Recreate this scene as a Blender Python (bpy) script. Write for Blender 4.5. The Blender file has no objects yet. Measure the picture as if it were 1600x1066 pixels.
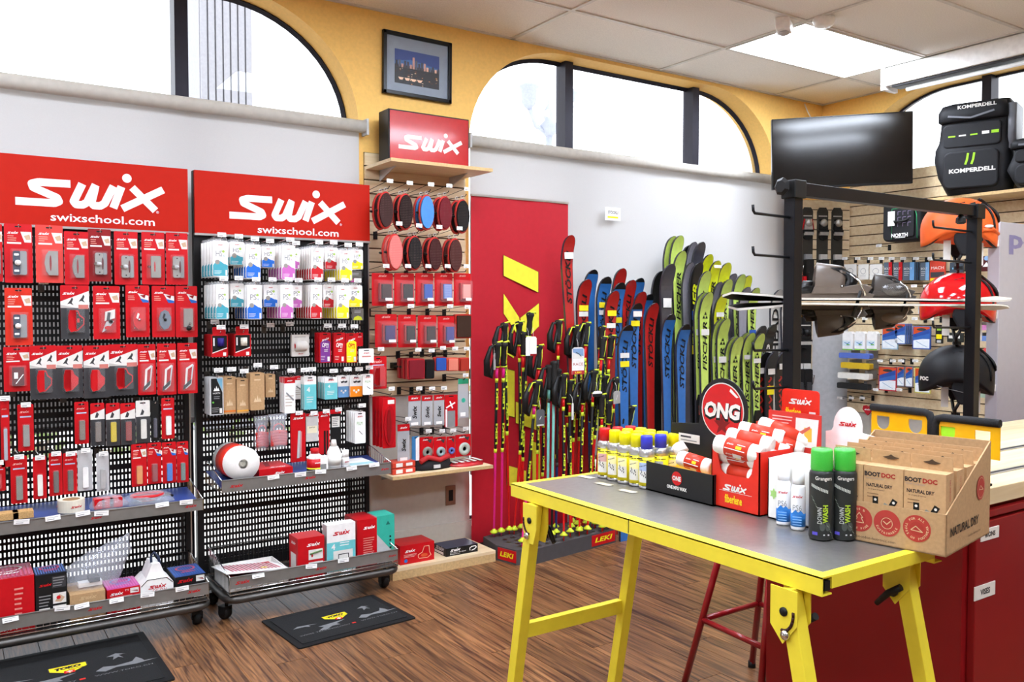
import bpy, math, random
from mathutils import Vector, Matrix
random.seed(7)
R = math.radians
sc = bpy.context.scene
COL = sc.collection
# ---------------------------------------------------------------- camera
CAM_Z = 1.41
FPX, CX, CY = 1331.0, 800.0, 533.0
PITCH = math.atan(48 / FPX); YAW = R(33.8)
cd = bpy.data.cameras.new('camera'); cam = bpy.data.objects.new('camera', cd); COL.objects.link(cam)
cd.sensor_fit = 'HORIZONTAL'; cd.sensor_width = 36; cd.lens = FPX * 36 / 1600; cd.clip_start = .05; cd.clip_end = 200
cam.location = (0, 0, CAM_Z); cam.rotation_euler = (R(90) - PITCH, 0, -YAW)
sc.camera = cam
# ---------------------------------------------------------------- sky and exposure
wd = bpy.data.worlds.new('sky'); sc.world = wd; wd.use_nodes = True
nt = wd.node_tree; nt.nodes.clear()
wo = nt.nodes.new('ShaderNodeOutputWorld'); bg = nt.nodes.new('ShaderNodeBackground')
tc = nt.nodes.new('ShaderNodeTexCoord'); sp = nt.nodes.new('ShaderNodeSeparateXYZ'); mr = nt.nodes.new('ShaderNodeMapRange')
cr = nt.nodes.new('ShaderNodeValToRGB')
nt.links.new(tc.outputs['Generated'], sp.inputs[0]); nt.links.new(sp.outputs['Z'], mr.inputs['Value'])
mr.inputs['From Min'].default_value = -.2; mr.inputs['From Max'].default_value = 1
nt.links.new(mr.outputs[0], cr.inputs[0]); nt.links.new(cr.outputs[0], bg.inputs[0]); nt.links.new(bg.outputs[0], wo.inputs[0])
cr.color_ramp.elements[0].color = (.93, .95, 1, 1); cr.color_ramp.elements[1].color = (.8, .89, 1, 1)
bg.inputs[1].default_value = 3.2
sc.view_settings.view_transform = 'Standard'; sc.view_settings.look = 'None'
sc.view_settings.gamma = 1; sc.view_settings.use_curve_mapping = False
sc.view_settings.exposure = 0.4
PANEL_E = 22.0
sc.cycles.use_denoising = True
sc.cycles.max_bounces = 8; sc.cycles.transparent_max_bounces = 24; sc.cycles.diffuse_bounces = 5
sc.cycles.sample_clamp_indirect = 6

# ---------------------------------------------------------------- pixel -> point on a real plane
_F = Vector((math.sin(YAW) * math.cos(PITCH), math.cos(YAW) * math.cos(PITCH), -math.sin(PITCH)))
_R = Vector((math.cos(YAW), -math.sin(YAW), 0)); _U = _R.cross(_F)
def W(px, py, ax, v):
    d = _F + _R * ((px - CX) / FPX) - _U * ((py - CY) / FPX)
    c = Vector((0, 0, CAM_Z)); i = 'xyz'.index(ax)
    return c + d * ((v - c[i]) / d[i])
# ---------------------------------------------------------------- materials
def lin(h):
    if isinstance(h, str):
        h = [int(h[i:i + 2], 16) / 255 for i in (0, 2, 4)]
    return tuple((c / 12.92 if c <= .04045 else ((c + .055) / 1.055) ** 2.4) for c in h) + (1,)
MATS = {}
def mat(name, col, rough=.5, metal=0, var=.06, scale=30, bump=0, trans=0, emit=0, coat=0, alpha=1, spec=.3):
    if name in MATS: return MATS[name]
    m = bpy.data.materials.new(name); m.use_nodes = True; t = m.node_tree; b = t.nodes['Principled BSDF']
    c = lin(col)
    b.inputs['Roughness'].default_value = rough; b.inputs['Metallic'].default_value = metal
    b.inputs['Specular IOR Level'].default_value = spec
    if coat: b.inputs['Coat Weight'].default_value = coat; b.inputs['Coat Roughness'].default_value = .08
    tcn = t.nodes.new('ShaderNodeTexCoord'); nz = t.nodes.new('ShaderNodeTexNoise'); nz.inputs['Scale'].default_value = scale
    nz.inputs['Detail'].default_value = 2
    t.links.new(tcn.outputs['Object'], nz.inputs['Vector'])
    rp = t.nodes.new('ShaderNodeValToRGB')
    rp.color_ramp.elements[0].position = .3; rp.color_ramp.elements[1].position = .7
    rp.color_ramp.elements[0].color = tuple(x * (1 - var) for x in c[:3]) + (1,)
    rp.color_ramp.elements[1].color = tuple(min(1, x * (1 + var)) for x in c[:3]) + (1,)
    t.links.new(nz.outputs['Fac'], rp.inputs[0]); t.links.new(rp.outputs[0], b.inputs['Base Color'])
    if bump:
        bp = t.nodes.new('ShaderNodeBump'); bp.inputs['Strength'].default_value = bump; bp.inputs['Distance'].default_value = .002
        t.links.new(nz.outputs['Fac'], bp.inputs['Height']); t.links.new(bp.outputs[0], b.inputs['Normal'])
    if emit:
        b.inputs['Emission Color'].default_value = c; b.inputs['Emission Strength'].default_value = emit
    if alpha < 1:
        tr = t.nodes.new('ShaderNodeBsdfTransparent'); mx = t.nodes.new('ShaderNodeMixShader'); mx.inputs[0].default_value = alpha
        t.links.new(tr.outputs[0], mx.inputs[1]); t.links.new(b.outputs[0], mx.inputs[2])
        t.links.new(mx.outputs[0], t.nodes['Material Output'].inputs[0])
    if trans:
        tl = t.nodes.new('ShaderNodeBsdfTranslucent'); mx = t.nodes.new('ShaderNodeMixShader'); mx.inputs[0].default_value = trans
        t.links.new(rp.outputs[0], tl.inputs[0]); t.links.new(b.outputs[0], mx.inputs[1]); t.links.new(tl.outputs[0], mx.inputs[2])
        t.links.new(mx.outputs[0], t.nodes['Material Output'].inputs[0])
    MATS[name] = m; return m
def C(h, rough=.45, **k): return mat('col_%s_%d' % (h, int(rough * 100)), h, rough, **k)
SW = C('c4101a', .38); RED = C('c8141c', .4); DRED = C('8a0f14', .45); WHT = C('f2f0ec', .5); OFW = C('e2dfd8', .55)
BLK = C('141414', .5); BLK2 = C('0c0c0d', .3); DGR = C('3a3a3c', .5); GRY = C('8a8a8a', .5); LGR = C('bdbdbd', .45)
SIL = mat('silver_metal', 'b9b7b2', .32, .85); STEEL = mat('dark_steel', '55524f', .38, .8); CHROME = mat('chrome', 'd8d8d8', .15, 1)
KRAFT = mat('kraft_card', 'b8946a', .75, var=.08, scale=120); KRAFTD = C('9c7b55', .8)
YEL = C('f2e31c', .4); LIME = C('cfe63a', .45); ORG = C('f08a1c', .45); BLU = C('2466b8', .4); TEAL = C('3a9fae', .45)
PEG = mat('rack_black', '1d1b1b', .5, .3); TRAYG = mat('tray_grey', '8b8985', .42, .5)
WOODL = None
def clear(name, tint='f4f6f8', a=.16, rough=.08):
    if name in MATS: return MATS[name]
    m = bpy.data.materials.new(name); m.use_nodes = True; t = m.node_tree; b = t.nodes['Principled BSDF']
    b.inputs['Base Color'].default_value = lin(tint); b.inputs['Roughness'].default_value = rough
    b.inputs['Specular IOR Level'].default_value = .8
    nz = t.nodes.new('ShaderNodeTexNoise'); nz.inputs['Scale'].default_value = 25
    bp = t.nodes.new('ShaderNodeBump'); bp.inputs['Strength'].default_value = .25; bp.inputs['Distance'].default_value = .004
    t.links.new(nz.outputs['Fac'], bp.inputs['Height']); t.links.new(bp.outputs[0], b.inputs['Normal'])
    tr = t.nodes.new('ShaderNodeBsdfTransparent'); mx = t.nodes.new('ShaderNodeMixShader'); mx.inputs[0].default_value = a
    t.links.new(tr.outputs[0], mx.inputs[1]); t.links.new(b.outputs[0], mx.inputs[2])
    t.links.new(mx.outputs[0], t.nodes['Material Output'].inputs[0])
    MATS[name] = m; return m
CLR = clear('clear_blister', 'f4f6f8', .08); BAG = clear('clear_bag', 'dfe4ee', .26, .15)
def glass():
    m = bpy.data.materials.new('window_glass'); m.use_nodes = True; t = m.node_tree; t.nodes.remove(t.nodes['Principled BSDF'])
    tr = t.nodes.new('ShaderNodeBsdfTransparent'); gl = t.nodes.new('ShaderNodeBsdfGlossy'); gl.inputs['Roughness'].default_value = .02
    fr = t.nodes.new('ShaderNodeFresnel'); fr.inputs[0].default_value = 1.3; mx = t.nodes.new('ShaderNodeMixShader')
    t.links.new(fr.outputs[0], mx.inputs[0]); t.links.new(tr.outputs[0], mx.inputs[1]); t.links.new(gl.outputs[0], mx.inputs[2])
    t.links.new(mx.outputs[0], t.nodes['Material Output'].inputs[0]); return m
GLASS = glass()
def wood(name, dark, light, sx=40, sy=1.6, rough=.42, rnd=0.25, axis=1):
    m = bpy.data.materials.new(name); m.use_nodes = True; t = m.node_tree; b = t.nodes['Principled BSDF']; b.inputs['Roughness'].default_value = rough
    tcn = t.nodes.new('ShaderNodeTexCoord'); mp = t.nodes.new('ShaderNodeMapping'); oi = t.nodes.new('ShaderNodeObjectInfo')
    mp.inputs['Scale'].default_value = (sx, sy, sx) if axis == 1 else (sy, sx, sx)
    cb = t.nodes.new('ShaderNodeCombineXYZ'); ml = t.nodes.new('ShaderNodeMath'); ml.operation = 'MULTIPLY'; ml.inputs[1].default_value = 37
    t.links.new(oi.outputs['Random'], ml.inputs[0])
    for i in range(3): t.links.new(ml.outputs[0], cb.inputs[i])
    t.links.new(cb.outputs[0], mp.inputs['Location']); t.links.new(tcn.outputs['Object'], mp.inputs['Vector'])
    nz = t.nodes.new('ShaderNodeTexNoise'); nz.inputs['Scale'].default_value = 1; nz.inputs['Detail'].default_value = 6; nz.inputs['Distortion'].default_value = .8
    t.links.new(mp.outputs[0], nz.inputs['Vector'])
    rp = t.nodes.new('ShaderNodeValToRGB'); rp.color_ramp.elements[0].position = .34; rp.color_ramp.elements[1].position = .68
    rp.color_ramp.elements[0].color = lin(dark); rp.color_ramp.elements[1].color = lin(light)
    t.links.new(nz.outputs['Fac'], rp.inputs[0])
    hs = t.nodes.new('ShaderNodeHueSaturation'); mr2 = t.nodes.new('ShaderNodeMapRange')
    mr2.inputs['To Min'].default_value = 1 - rnd; mr2.inputs['To Max'].default_value = 1 + rnd
    t.links.new(oi.outputs['Random'], mr2.inputs['Value']); t.links.new(mr2.outputs[0], hs.inputs['Value'])
    t.links.new(rp.outputs[0], hs.inputs['Color']); t.links.new(hs.outputs[0], b.inputs['Base Color'])
    bp = t.nodes.new('ShaderNodeBump'); bp.inputs['Strength'].default_value = .15; bp.inputs['Distance'].default_value = .001
    t.links.new(nz.outputs['Fac'], bp.inputs['Height']); t.links.new(bp.outputs[0], b.inputs['Normal'])
    return m
FLOORW = wood('walnut_plank', '3f2416', '9c6c44', 75, 3.2, .4, .2)
MAPLE = wood('maple_board', 'cdb085', 'dcc49c', 3, 40, .5, .05, 0)
MAPLEX = wood('maple_laminate', 'dfc69c', 'ecd9b4', 40, 2.5, .45, .04, 0)
BUTCH = wood('butcher_block', 'd9bd8d', 'ecd9b0', 30, 1.2, .4, .03, 0)
# ---------------------------------------------------------------- mesh builder
_tc = {}
def glyphs(txt, shear=0, bold=0, sp=1):
    k = (txt, shear, bold, sp)
    if k in _tc: return _tc[k]
    cu = bpy.data.curves.new('t', 'FONT'); cu.body = txt; cu.size = 1; cu.shear = shear; cu.offset = bold; cu.resolution_u = 2; cu.space_character = sp
    o = bpy.data.objects.new('t', cu); COL.objects.link(o)
    dg = bpy.context.evaluated_depsgraph_get(); me = o.evaluated_get(dg).to_mesh()
    vs = [(v.co.x, v.co.y) for v in me.vertices]; fs = [tuple(p.vertices) for p in me.polygons]
    o.evaluated_get(dg).to_mesh_clear(); bpy.data.objects.remove(o); bpy.data.curves.remove(cu)
    x0 = min([v[0] for v in vs] or [0]); x1 = max([v[0] for v in vs] or [1]); y0 = min([v[1] for v in vs] or [0]); y1 = max([v[1] for v in vs] or [1])
    _tc[k] = (vs, fs, x0, x1, y0, y1); return _tc[k]
def rrect(x0, z0, x1, z1, r, n=4):
    r = min(r, abs(x1 - x0) / 2 - 1e-5, abs(z1 - z0) / 2 - 1e-5); out = []
    for cx, cz, a in ((x1 - r, z1 - r, 0), (x0 + r, z1 - r, 90), (x0 + r, z0 + r, 180), (x1 - r, z0 + r, 270)):
        for i in range(n + 1):
            t = R(a + 90 * i / n); out.append((cx + r * math.cos(t), cz + r * math.sin(t)))
    return out
def ell(cx, cz, rx, rz=None, n=20, a0=0, a1=360):
    rz = rz or rx; full = abs(a1 - a0) >= 360
    k = n if full else n + 1
    return [(cx + rx * math.cos(R(a0 + (a1 - a0) * i / n)), cz + rz * math.sin(R(a0 + (a1 - a0) * i / n))) for i in range(k)]
class MB:
    def __init__(s): s.v = []; s.f = []; s.m = []; s.s = []; s.mats = []; s.T = Matrix.Identity(4)
    def mi(s, m):
        if m not in s.mats: s.mats.append(m)
        return s.mats.index(m)
    def add(s, vs, fs, m, smooth=False):
        b = len(s.v); T = s.T; s.v += [tuple(T @ Vector(v)) for v in vs]; k = s.mi(m)
        for f in fs: s.f.append(tuple(b + i for i in f)); s.m.append(k); s.s.append(smooth)
        return s
    def box(s, x0, x1, y0, y1, z0, z1, m):
        v = [(x, y, z) for x in (x0, x1) for y in (y0, y1) for z in (z0, z1)]
        return s.add(v, [(0, 1, 3, 2), (4, 6, 7, 5), (0, 4, 5, 1), (2, 3, 7, 6), (0, 2, 6, 4), (1, 5, 7, 3)], m)
    def prism(s, p, d0, d1, m, ax='y', smooth=False):
        f = {'y': lambda u, w, d: (u, d, w), 'z': lambda u, w, d: (u, w, d), 'x': lambda u, w, d: (d, u, w)}[ax]
        n = len(p); vs = [f(u, w, d0) for u, w in p] + [f(u, w, d1) for u, w in p]
        s.add(vs, [tuple(range(n)), tuple(range(2 * n - 1, n - 1, -1))], m)
        b = len(s.v) - 2 * n; k = s.mi(m)
        for i in range(n):
            j = (i + 1) % n; s.f.append((b + i, b + n + i, b + n + j, b + j)); s.m.append(k); s.s.append(smooth)
        return s
    def flat(s, p, y, m):
        return s.add([(u, y, w) for u, w in p], [tuple(range(len(p)))], m)
    def rect(s, x0, z0, x1, z1, y, m): return s.flat([(x0, z0), (x1, z0), (x1, z1), (x0, z1)], y, m)
    def tube(s, pts, r, m, n=8, smooth=True, close=False, caps=True):
        pts = [Vector(p) for p in pts]; N = len(pts); rr = r if isinstance(r, (list, tuple)) else [r] * N; rings = []
        up = Vector((0, 0, 1)); prev = None
        for i, p in enumerate(pts):
            if close: d = pts[(i + 1) % N] - pts[i - 1]
            else: d = pts[min(i + 1, N - 1)] - pts[max(i - 1, 0)]
            d.normalize()
            if prev is None: a = d.orthogonal().normalized()
            else:
                a = prev - d * prev.dot(d)
                a = a.normalized() if a.length > 1e-6 else d.orthogonal().normalized()
            prev = a; b = d.cross(a)
            rings.append([p + (a * math.cos(2 * math.pi * j / n + math.pi / n) + b * math.sin(2 * math.pi * j / n + math.pi / n)) * rr[i] for j in range(n)])
        return s.loft(rings, m, smooth, close, caps)
    def loft(s, rings, m, smooth=True, close=False, caps=True):
        n = len(rings[0]); vs = [tuple(p) for r in rings for p in r]; fs = []; N = len(rings)
        for i in range(N if close else N - 1):
            k = (i + 1) % N
            for j in range(n): fs.append((i * n + j, i * n + (j + 1) % n, k * n + (j + 1) % n, k * n + j))
        s.add(vs, fs, m, smooth)
        if caps and not close:
            b = len(s.v) - len(vs); k = s.mi(m)
            s.f += [tuple(b + j for j in range(n - 1, -1, -1)), tuple(b + (N - 1) * n + j for j in range(n))]; s.m += [k, k]; s.s += [False, False]
        return s
    def lathe(s, prof, m, n=16, c=(0, 0, 0), ax='z', smooth=True, sq=1):
        f = {'z': lambda a, b, h: (c[0] + a, c[1] + b * sq, c[2] + h), 'y': lambda a, b, h: (c[0] + a, c[1] + h, c[2] + b * sq), 'x': lambda a, b, h: (c[0] + h, c[1] + a, c[2] + b * sq)}[ax]
        rings = [[f(r * math.cos(2 * math.pi * j / n), r * math.sin(2 * math.pi * j / n), h) for j in range(n)] for r, h in prof]
        return s.loft(rings, m, smooth)
    def ball(s, c, rx, ry, rz, m, nu=16, nv=8):
        rings = []
        for i in range(nv + 1):
            t = math.pi * (i + .02) / (nv + .04); rings.append([(c[0] + rx * math.sin(t) * math.cos(2 * math.pi * j / nu), c[1] + ry * math.sin(t) * math.sin(2 * math.pi * j / nu), c[2] + rz * math.cos(t)) for j in range(nu)])
        return s.loft(rings, m)
    def text(s, txt, cx, cz, h, y, m, w=None, shear=0, bold=0, al='c', ang=0, sp=1, cap=True):
        vs, fs, x0, x1, y0, y1 = glyphs(txt, shear, bold, sp)
        k = h / (.73 if cap else (y1 - y0)); kx = k if w is None else w / (x1 - x0)
        ox = {'c': (x0 + x1) / 2, 'l': x0, 'r': x1}[al]; oy = .35 if cap else (y0 + y1) / 2; ca, sa = math.cos(R(ang)), math.sin(R(ang)); o = []
        for a, b in vs:
            u = (a - ox) * kx; v = (b - oy) * k; o.append((cx + u * ca - v * sa, y, cz + u * sa + v * ca))
        return s.add(o, fs, m)
    def stroke(s, pts, w, y, m, k=1, ox=0, oz=0, jn=True, ang=0):
        ca, sa = math.cos(R(ang)), math.sin(R(ang)); s.e = getattr(s, 'e', 0)
        f = lambda u, v: (ox + (u * ca - v * sa) * k, oz + (u * sa + v * ca) * k)
        for a, b in zip(pts, pts[1:]):
            s.e = (s.e + 1) % 9; y -= 0
            d = Vector((b[0] - a[0], b[1] - a[1])); L = d.length
            if L < 1e-9: continue
            nx, nz = -d.y / L * w / 2, d.x / L * w / 2
            s.flat([f(a[0] + nx, a[1] + nz), f(a[0] - nx, a[1] - nz), f(b[0] - nx, b[1] - nz), f(b[0] + nx, b[1] + nz)], y - s.e * 2.5e-5, m)
        if jn:
            for p in pts[1:-1]: s.e = (s.e + 1) % 9; s.flat([f(*q) for q in ell(p[0], p[1], w / 2, n=10)], y - s.e * 2.5e-5, m)
        return s
    def swix(s, cx, cz, w, y, m, ang=0, hi=False):
        k = w / 520; ox = cx; oz = cz
        ca, sa = math.cos(R(ang)), math.sin(R(ang))
        S = lambda P: [(p[0] - 258, p[1] - 62) for p in P]; n = 6 if hi else 3
        def cv(P, closed=False):  # round the joints a little
            return P
        L = [[(188, 88), (84, 87), (62, 80), (66, 66), (142, 34), (148, 20), (134, 13), (8, 13)],
             [(228, 92), (198, 24), (206, 13), (228, 13), (244, 24), (274, 92)], [(272, 84), (258, 24), (266, 13), (288, 13), (304, 24), (336, 92)],
             [(364, 92), (334, 8)], [(402, 92), (486, 8)], [(516, 92), (366, 8)]]
        for P in L: s.stroke(S(P), 28, y, m, k, ox, oz, hi, ang)
        q = ell(384 - 258, 126 - 62, 17, n=16 if hi else 8)
        s.flat([(ox + (u * ca - v * sa) * k, oz + (u * sa + v * ca) * k) for u, v in q], y - .0001, m)
        return s
def obj(name, mb, parent=None, loc=None, rz=0, rot=None, bevel=0, kind=None):
    me = bpy.data.meshes.new(name); me.from_pydata(mb.v, [], mb.f)
    for m in mb.mats: me.materials.append(m)
    me.polygons.foreach_set('material_index', mb.m); me.polygons.foreach_set('use_smooth', mb.s); me.update()
    o = bpy.data.objects.new(name, me); COL.objects.link(o)
    if parent: o.parent = parent
    if loc is not None: o.location = loc
    o.rotation_euler = rot if rot else (0, 0, rz)
    if bevel:
        b = o.modifiers.new('bevel', 'BEVEL'); b.width = bevel; b.segments = 2; b.limit_method = 'ANGLE'
    if kind: o['kind'] = kind
    return o
def tag(o, label, cat, group=None):
    o['label'] = label; o['category'] = cat
    if group: o['group'] = group
    return o
def emp(name, label, cat, loc=(0, 0, 0), rz=0, group=None, rot=None):
    o = bpy.data.objects.new(name, None); o.empty_display_size = .05; COL.objects.link(o); o.location = loc
    o.rotation_euler = rot if rot else (0, 0, rz)
    return tag(o, label, cat, group)
def copy_tree(o, parent=None):
    c = o.copy(); COL.objects.link(c); c.parent = parent
    for ch in o.children: copy_tree(ch, c)
    return c
def struct(name, mb, parent=None, **k):
    o = obj(name, mb, parent, **k)
    if not parent: o['kind'] = 'structure'
    return o
# ---------------------------------------------------------------- room
CEIL, YA, XB = 3.055, 4.34, 5.90
ORANGE = mat('wall_orange', 'f8c870', .7, var=.04, scale=60, bump=.08); WALLW = mat('wall_white', 'c9c4ba', .75, var=.03, scale=40, bump=.05)
FRAMEB = mat('window_frame_bronze', '2c2a33', .45, .4); BLIND = mat('blind_fabric', 'c6c4c2', .9, var=.02, scale=300, trans=.2)
TILE = mat('ceiling_tile', 'efeae2', .9, var=.07, scale=150, bump=.3); TBAR = C('d6d2ca', .5); VENTM = C('6f6255', .6)
LAMP = mat('light_diffuser', 'e6f0ff', .5, emit=PANEL_E, var=0)

b = MB(); b.box(-3.5, XB + .3, -4.5, YA + .3, -.1, -.004, C('3a2a20', .8)); floor = struct('floor', b)
pw, pl = .128, 1.22
pb = MB(); e = .0015
pb.add([(e, e, 0), (pw - e, e, 0), (pw - e, pl - e, 0), (e, pl - e, 0), (0, 0, -.004), (pw, 0, -.004), (pw, pl, -.004), (0, pl, -.004)],
       [(0, 1, 2, 3), (0, 4, 5, 1), (1, 5, 6, 2), (2, 6, 7, 3), (3, 7, 4, 0)], FLOORW)
first = None
i = 0
x = -.2
while x < XB - .1:
    y = YA - pl - random.choice((0, .41, .8, .2, .6)) + .0
    ys = [YA - pl] if False else []
    off = (i * .47) % pl
    y = YA - off
    if off > .02 and first is not None: o = first.copy(); COL.objects.link(o); o.location = (x, y, 0); o.scale = (1, off / pl, 1)
    while y > (.55 if x < 4 else 2.2):
        y -= pl
        if first is None: first = obj('plank', pb, floor, (x, y, 0)); o = first
        else: o = first.copy(); COL.objects.link(o); o.location = (x, y, 0)
    i += 1; x += pw
b = MB(); b.box(-3.5, XB, -4.5, -.7, -.004, -.001, FLOORW); b.box(-3.5, -.2, -.7, YA, -.004, -.001, FLOORW); obj('far_boards', b, floor)

def wall_with_windows(name, L0, L1, wins, T, z_low, m_up, m_low, zsplit):
    """wall along local x, inner face at y=0, thickness to +y; wins: (x0,x1,sill,a_left,a_right) rounded tops"""
    b = MB(); th = .22; b.T = T
    def zt(x, w):
        x0, x1, zs, al, ar = w; d = 0
        if x < x0 + al: d = (x0 + al - x) / al
        elif x > x1 - ar: d = (x - x1 + ar) / ar
        return 2.4 + .625 * math.sqrt(max(0, 1 - d * d))
    xs = L0
    for w in wins + [None]:
        xe = w[0] if w else L1
        if xe > xs:
            b.box(xs, xe, 0, th, zsplit, CEIL + .05, m_up); b.box(xs, xe, 0, th, 0, zsplit, m_low)
        if not w: break
        x0, x1, zs, al, ar = w; n = 14
        b.box(x0, x1, 0, th, 0, zs, m_low)
        cs = [x0 + al * (1 - math.cos(math.pi / 2 * k / n)) for k in range(n + 1)] + [x1 - ar + ar * math.sin(math.pi / 2 * k / n) for k in range(n + 1)]
        for a, c in zip(cs, cs[1:]):
            if c - a < 1e-6: continue
            za, zc = zt(a, w), zt(c, w); T0 = CEIL + .05
            b.add([(a, 0, za), (c, 0, zc), (c, 0, T0), (a, 0, T0), (a, th, za), (c, th, zc), (c, th, T0), (a, th, T0)],
                  [(0, 1, 2, 3), (5, 4, 7, 6), (4, 5, 1, 0), (3, 2, 6, 7), (0, 3, 7, 4), (1, 5, 6, 2)], m_up)
        xs = x1
    return struct(name, b), zt
WA = [(-2.3, 1.905, .12, .7, .7), (2.6, 5.345, .12, .7, .71)]
wallA, zt = wall_with_windows('wall_back', -3.5, XB + .22, WA, Matrix.Translation((0, YA, 0)), 0, ORANGE, WALLW, .93)
TB = Matrix.Translation((XB, 0, 0)) @ Matrix.Rotation(R(-90), 4, 'Z')
WB = [(-4.08, -1.3, 2.42, .7, .7)]
wallB, _ = wall_with_windows('wall_right', -YA, 4.5, WB, TB, 0, ORANGE, WALLW, .93)
b = MB(); b.box(-3.7, -3.5, -4.5, YA, 0, CEIL, WALLW); struct('wall_left', b)
b = MB(); b.box(-3.5, XB, -4.7, -4.5, 0, CEIL, WALLW); struct('wall_front', b)
# windows: dark frames, mullions, glass
def window(n, T, w, mull, rails=()):
    x0, x1, zs, al, ar = w; f = MB(); f.T = T; g = MB(); g.T = T; k = 14
    yy = .17
    cs = [x0 + al * (1 - math.cos(math.pi / 2 * q / k)) for q in range(k + 1)] + [x1 - ar + ar * math.sin(math.pi / 2 * q / k) for q in range(k + 1)]
    path = [(x0, yy, zs)] + [(c, yy, zt(c, w)) for c in cs] + [(x1, yy, zs)]
    f.tube(path, .022, FRAMEB, 4, smooth=False, close=True)
    for mx in mull: f.box(mx - .032, mx + .032, .1, .2, zs, zt(mx, w), FRAMEB)
    for rz in rails: f.box(x0, x1, .12, .2, rz - .03, rz + .03, FRAMEB)
    g.add([(p[0], yy + .012, p[2]) for p in path], [tuple(range(len(path)))], GLASS)
    o = struct('window_%d' % n, f); obj('pane', g, o); return o
window(1, Matrix.Translation((0, YA, 0)), WA[0], [-1.0, 1.01], [1.02])
window(2, Matrix.Translation((0, YA, 0)), WA[1], [3.42, 4.58], [1.02])
window(3, TB, WB[0], [-3.1, -2.2])
# ceiling: tiles and grid
b = MB(); b.box(-3.5, XB, -4.5, YA, CEIL + .03, CEIL + .1, C('8b867d', .9)); ceil = struct('ceiling', b)
gx = [5.32 - 1.21 * k for k in range(0, 8)]; gy = [3.745 - .605 * k for k in range(0, 13)]
g = MB()
for x in gx: g.box(x - .012, x + .012, -4.5, YA, CEIL - .008, CEIL + .004, TBAR)
for y in gy: g.box(-3.5, XB, y - .012, y + .012, CEIL - .0075, CEIL + .004, TBAR)
g.box(-3.5, XB, YA - .02, YA, CEIL - .008, CEIL + .003, TBAR); g.box(XB - .02, XB, -4.5, YA, CEIL - .008, CEIL + .003, TBAR)
obj('grid', g, ceil)
t0 = MB(); t0.add([(.012, .012, 0), (1.198, .012, 0), (1.198, .593, 0), (.012, .593, 0), (.012, .012, .01), (1.198, .012, .01), (1.198, .593, .01), (.012, .593, .01)],
                  [(3, 2, 1, 0), (4, 5, 6, 7), (0, 1, 5, 4), (1, 2, 6, 5), (2, 3, 7, 6), (3, 0, 4, 7)], TILE)
tile0 = None; te = MB(); lights = {(0, 1), (0, 5), (2, 3), (2, 7), (4, 1), (4, 5), (0, 9), (4, 9), (3, 1)}
lights = {(0, 1), (2, 2), (4, 2), (1, 5), (3, 5), (5, 5), (2, 8), (4, 8)}  # first is the real panel; the others are unseen, added to brighten the shop
for ix, x in enumerate(gx):
    for iy, y in enumerate([YA] + gy):
        x1 = x; xl = x - 1.21; yl = (gy[iy] if iy < len(gy) else -4.5)
        if ix == 0:  # strip against the right wall
            te.add([(x + .012, yl + .012, CEIL), (XB, yl + .012, CEIL), (XB, y - .01, CEIL), (x + .012, y - .01, CEIL)], [(3, 2, 1, 0)], TILE if not (iy == 4) else VENTM)
        if (ix, iy) in lights: continue
        if iy == 0 or iy == len(gy): te.add([(xl + .012, yl + .01, CEIL), (x1 - .012, yl + .01, CEIL), (x1 - .012, y, CEIL), (xl + .012, y, CEIL)], [(3, 2, 1, 0)], TILE); continue
        if xl < -.3 or y < .3: te.add([(xl + .012, yl + .01, CEIL), (x1 - .012, yl + .01, CEIL), (x1 - .012, y - .01, CEIL), (xl + .012, y - .01, CEIL)], [(3, 2, 1, 0)], TILE); continue
        if tile0 is None: tile0 = obj('ceiling_tile', t0, ceil, (xl, yl, CEIL)); o = tile0
        else: o = tile0.copy(); COL.objects.link(o); o.location = (xl, yl, CEIL)
obj('edge_tiles', te, ceil)
for n, (ix, iy) in enumerate(sorted(lights)):
    y = ([YA] + gy)[iy]; yl = gy[iy]; x = gx[ix]
    lo = emp('ceiling_light', 'bright flat white ceiling light panel above the television' if n == 0 else 'unseen white ceiling light panel added to brighten the shop, %s' % ('', 'near the television end', 'second by the slatwall', 'above the slatwall', 'centre of the shop', 'farthest back', 'left by the racks', 'left rear', 'far left rear')[n], 'light', (x - .605, (y + yl) / 2, CEIL))
    f = MB(); f.box(-.6, .6, -.297, -.28, -.012, .01, TBAR); f.box(-.6, .6, .28, .297, -.012, .01, TBAR); f.box(-.6, -.583, -.28, .28, -.012, .01, TBAR); f.box(.583, .6, -.28, .28, -.012, .01, TBAR)
    obj('frame', f, lo); d = MB(); d.box(-.583, .583, -.28, .28, -.006, .004, LAMP); obj('diffuser', d, lo)
# sensors beside the light
b = MB(); b.lathe([(.06, 0), (.06, -.02), (.05, -.045), (.02, -.05)], WHT, 20); s1 = obj('smoke_detector', b, None, W(1287, 28, 'z', CEIL - .002)); tag(s1, 'round white smoke detector beside the bright ceiling panel', 'detector')
b = MB(); b.prism([(-.08, 0), (.08, 0), (.07, -.05), (.02, -.075), (-.05, -.06)], -.04, .04, WHT, 'y'); b.lathe([(.035, 0), (.03, -.015), (.01, -.02)], LGR, 12, (0, 0, -.065)); s2 = obj('motion_sensor', b, None, W(1225, 32, 'z', CEIL - .002), R(30), bevel=.01); tag(s2, 'white wedge shaped motion sensor left of the smoke detector', 'sensor')
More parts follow.
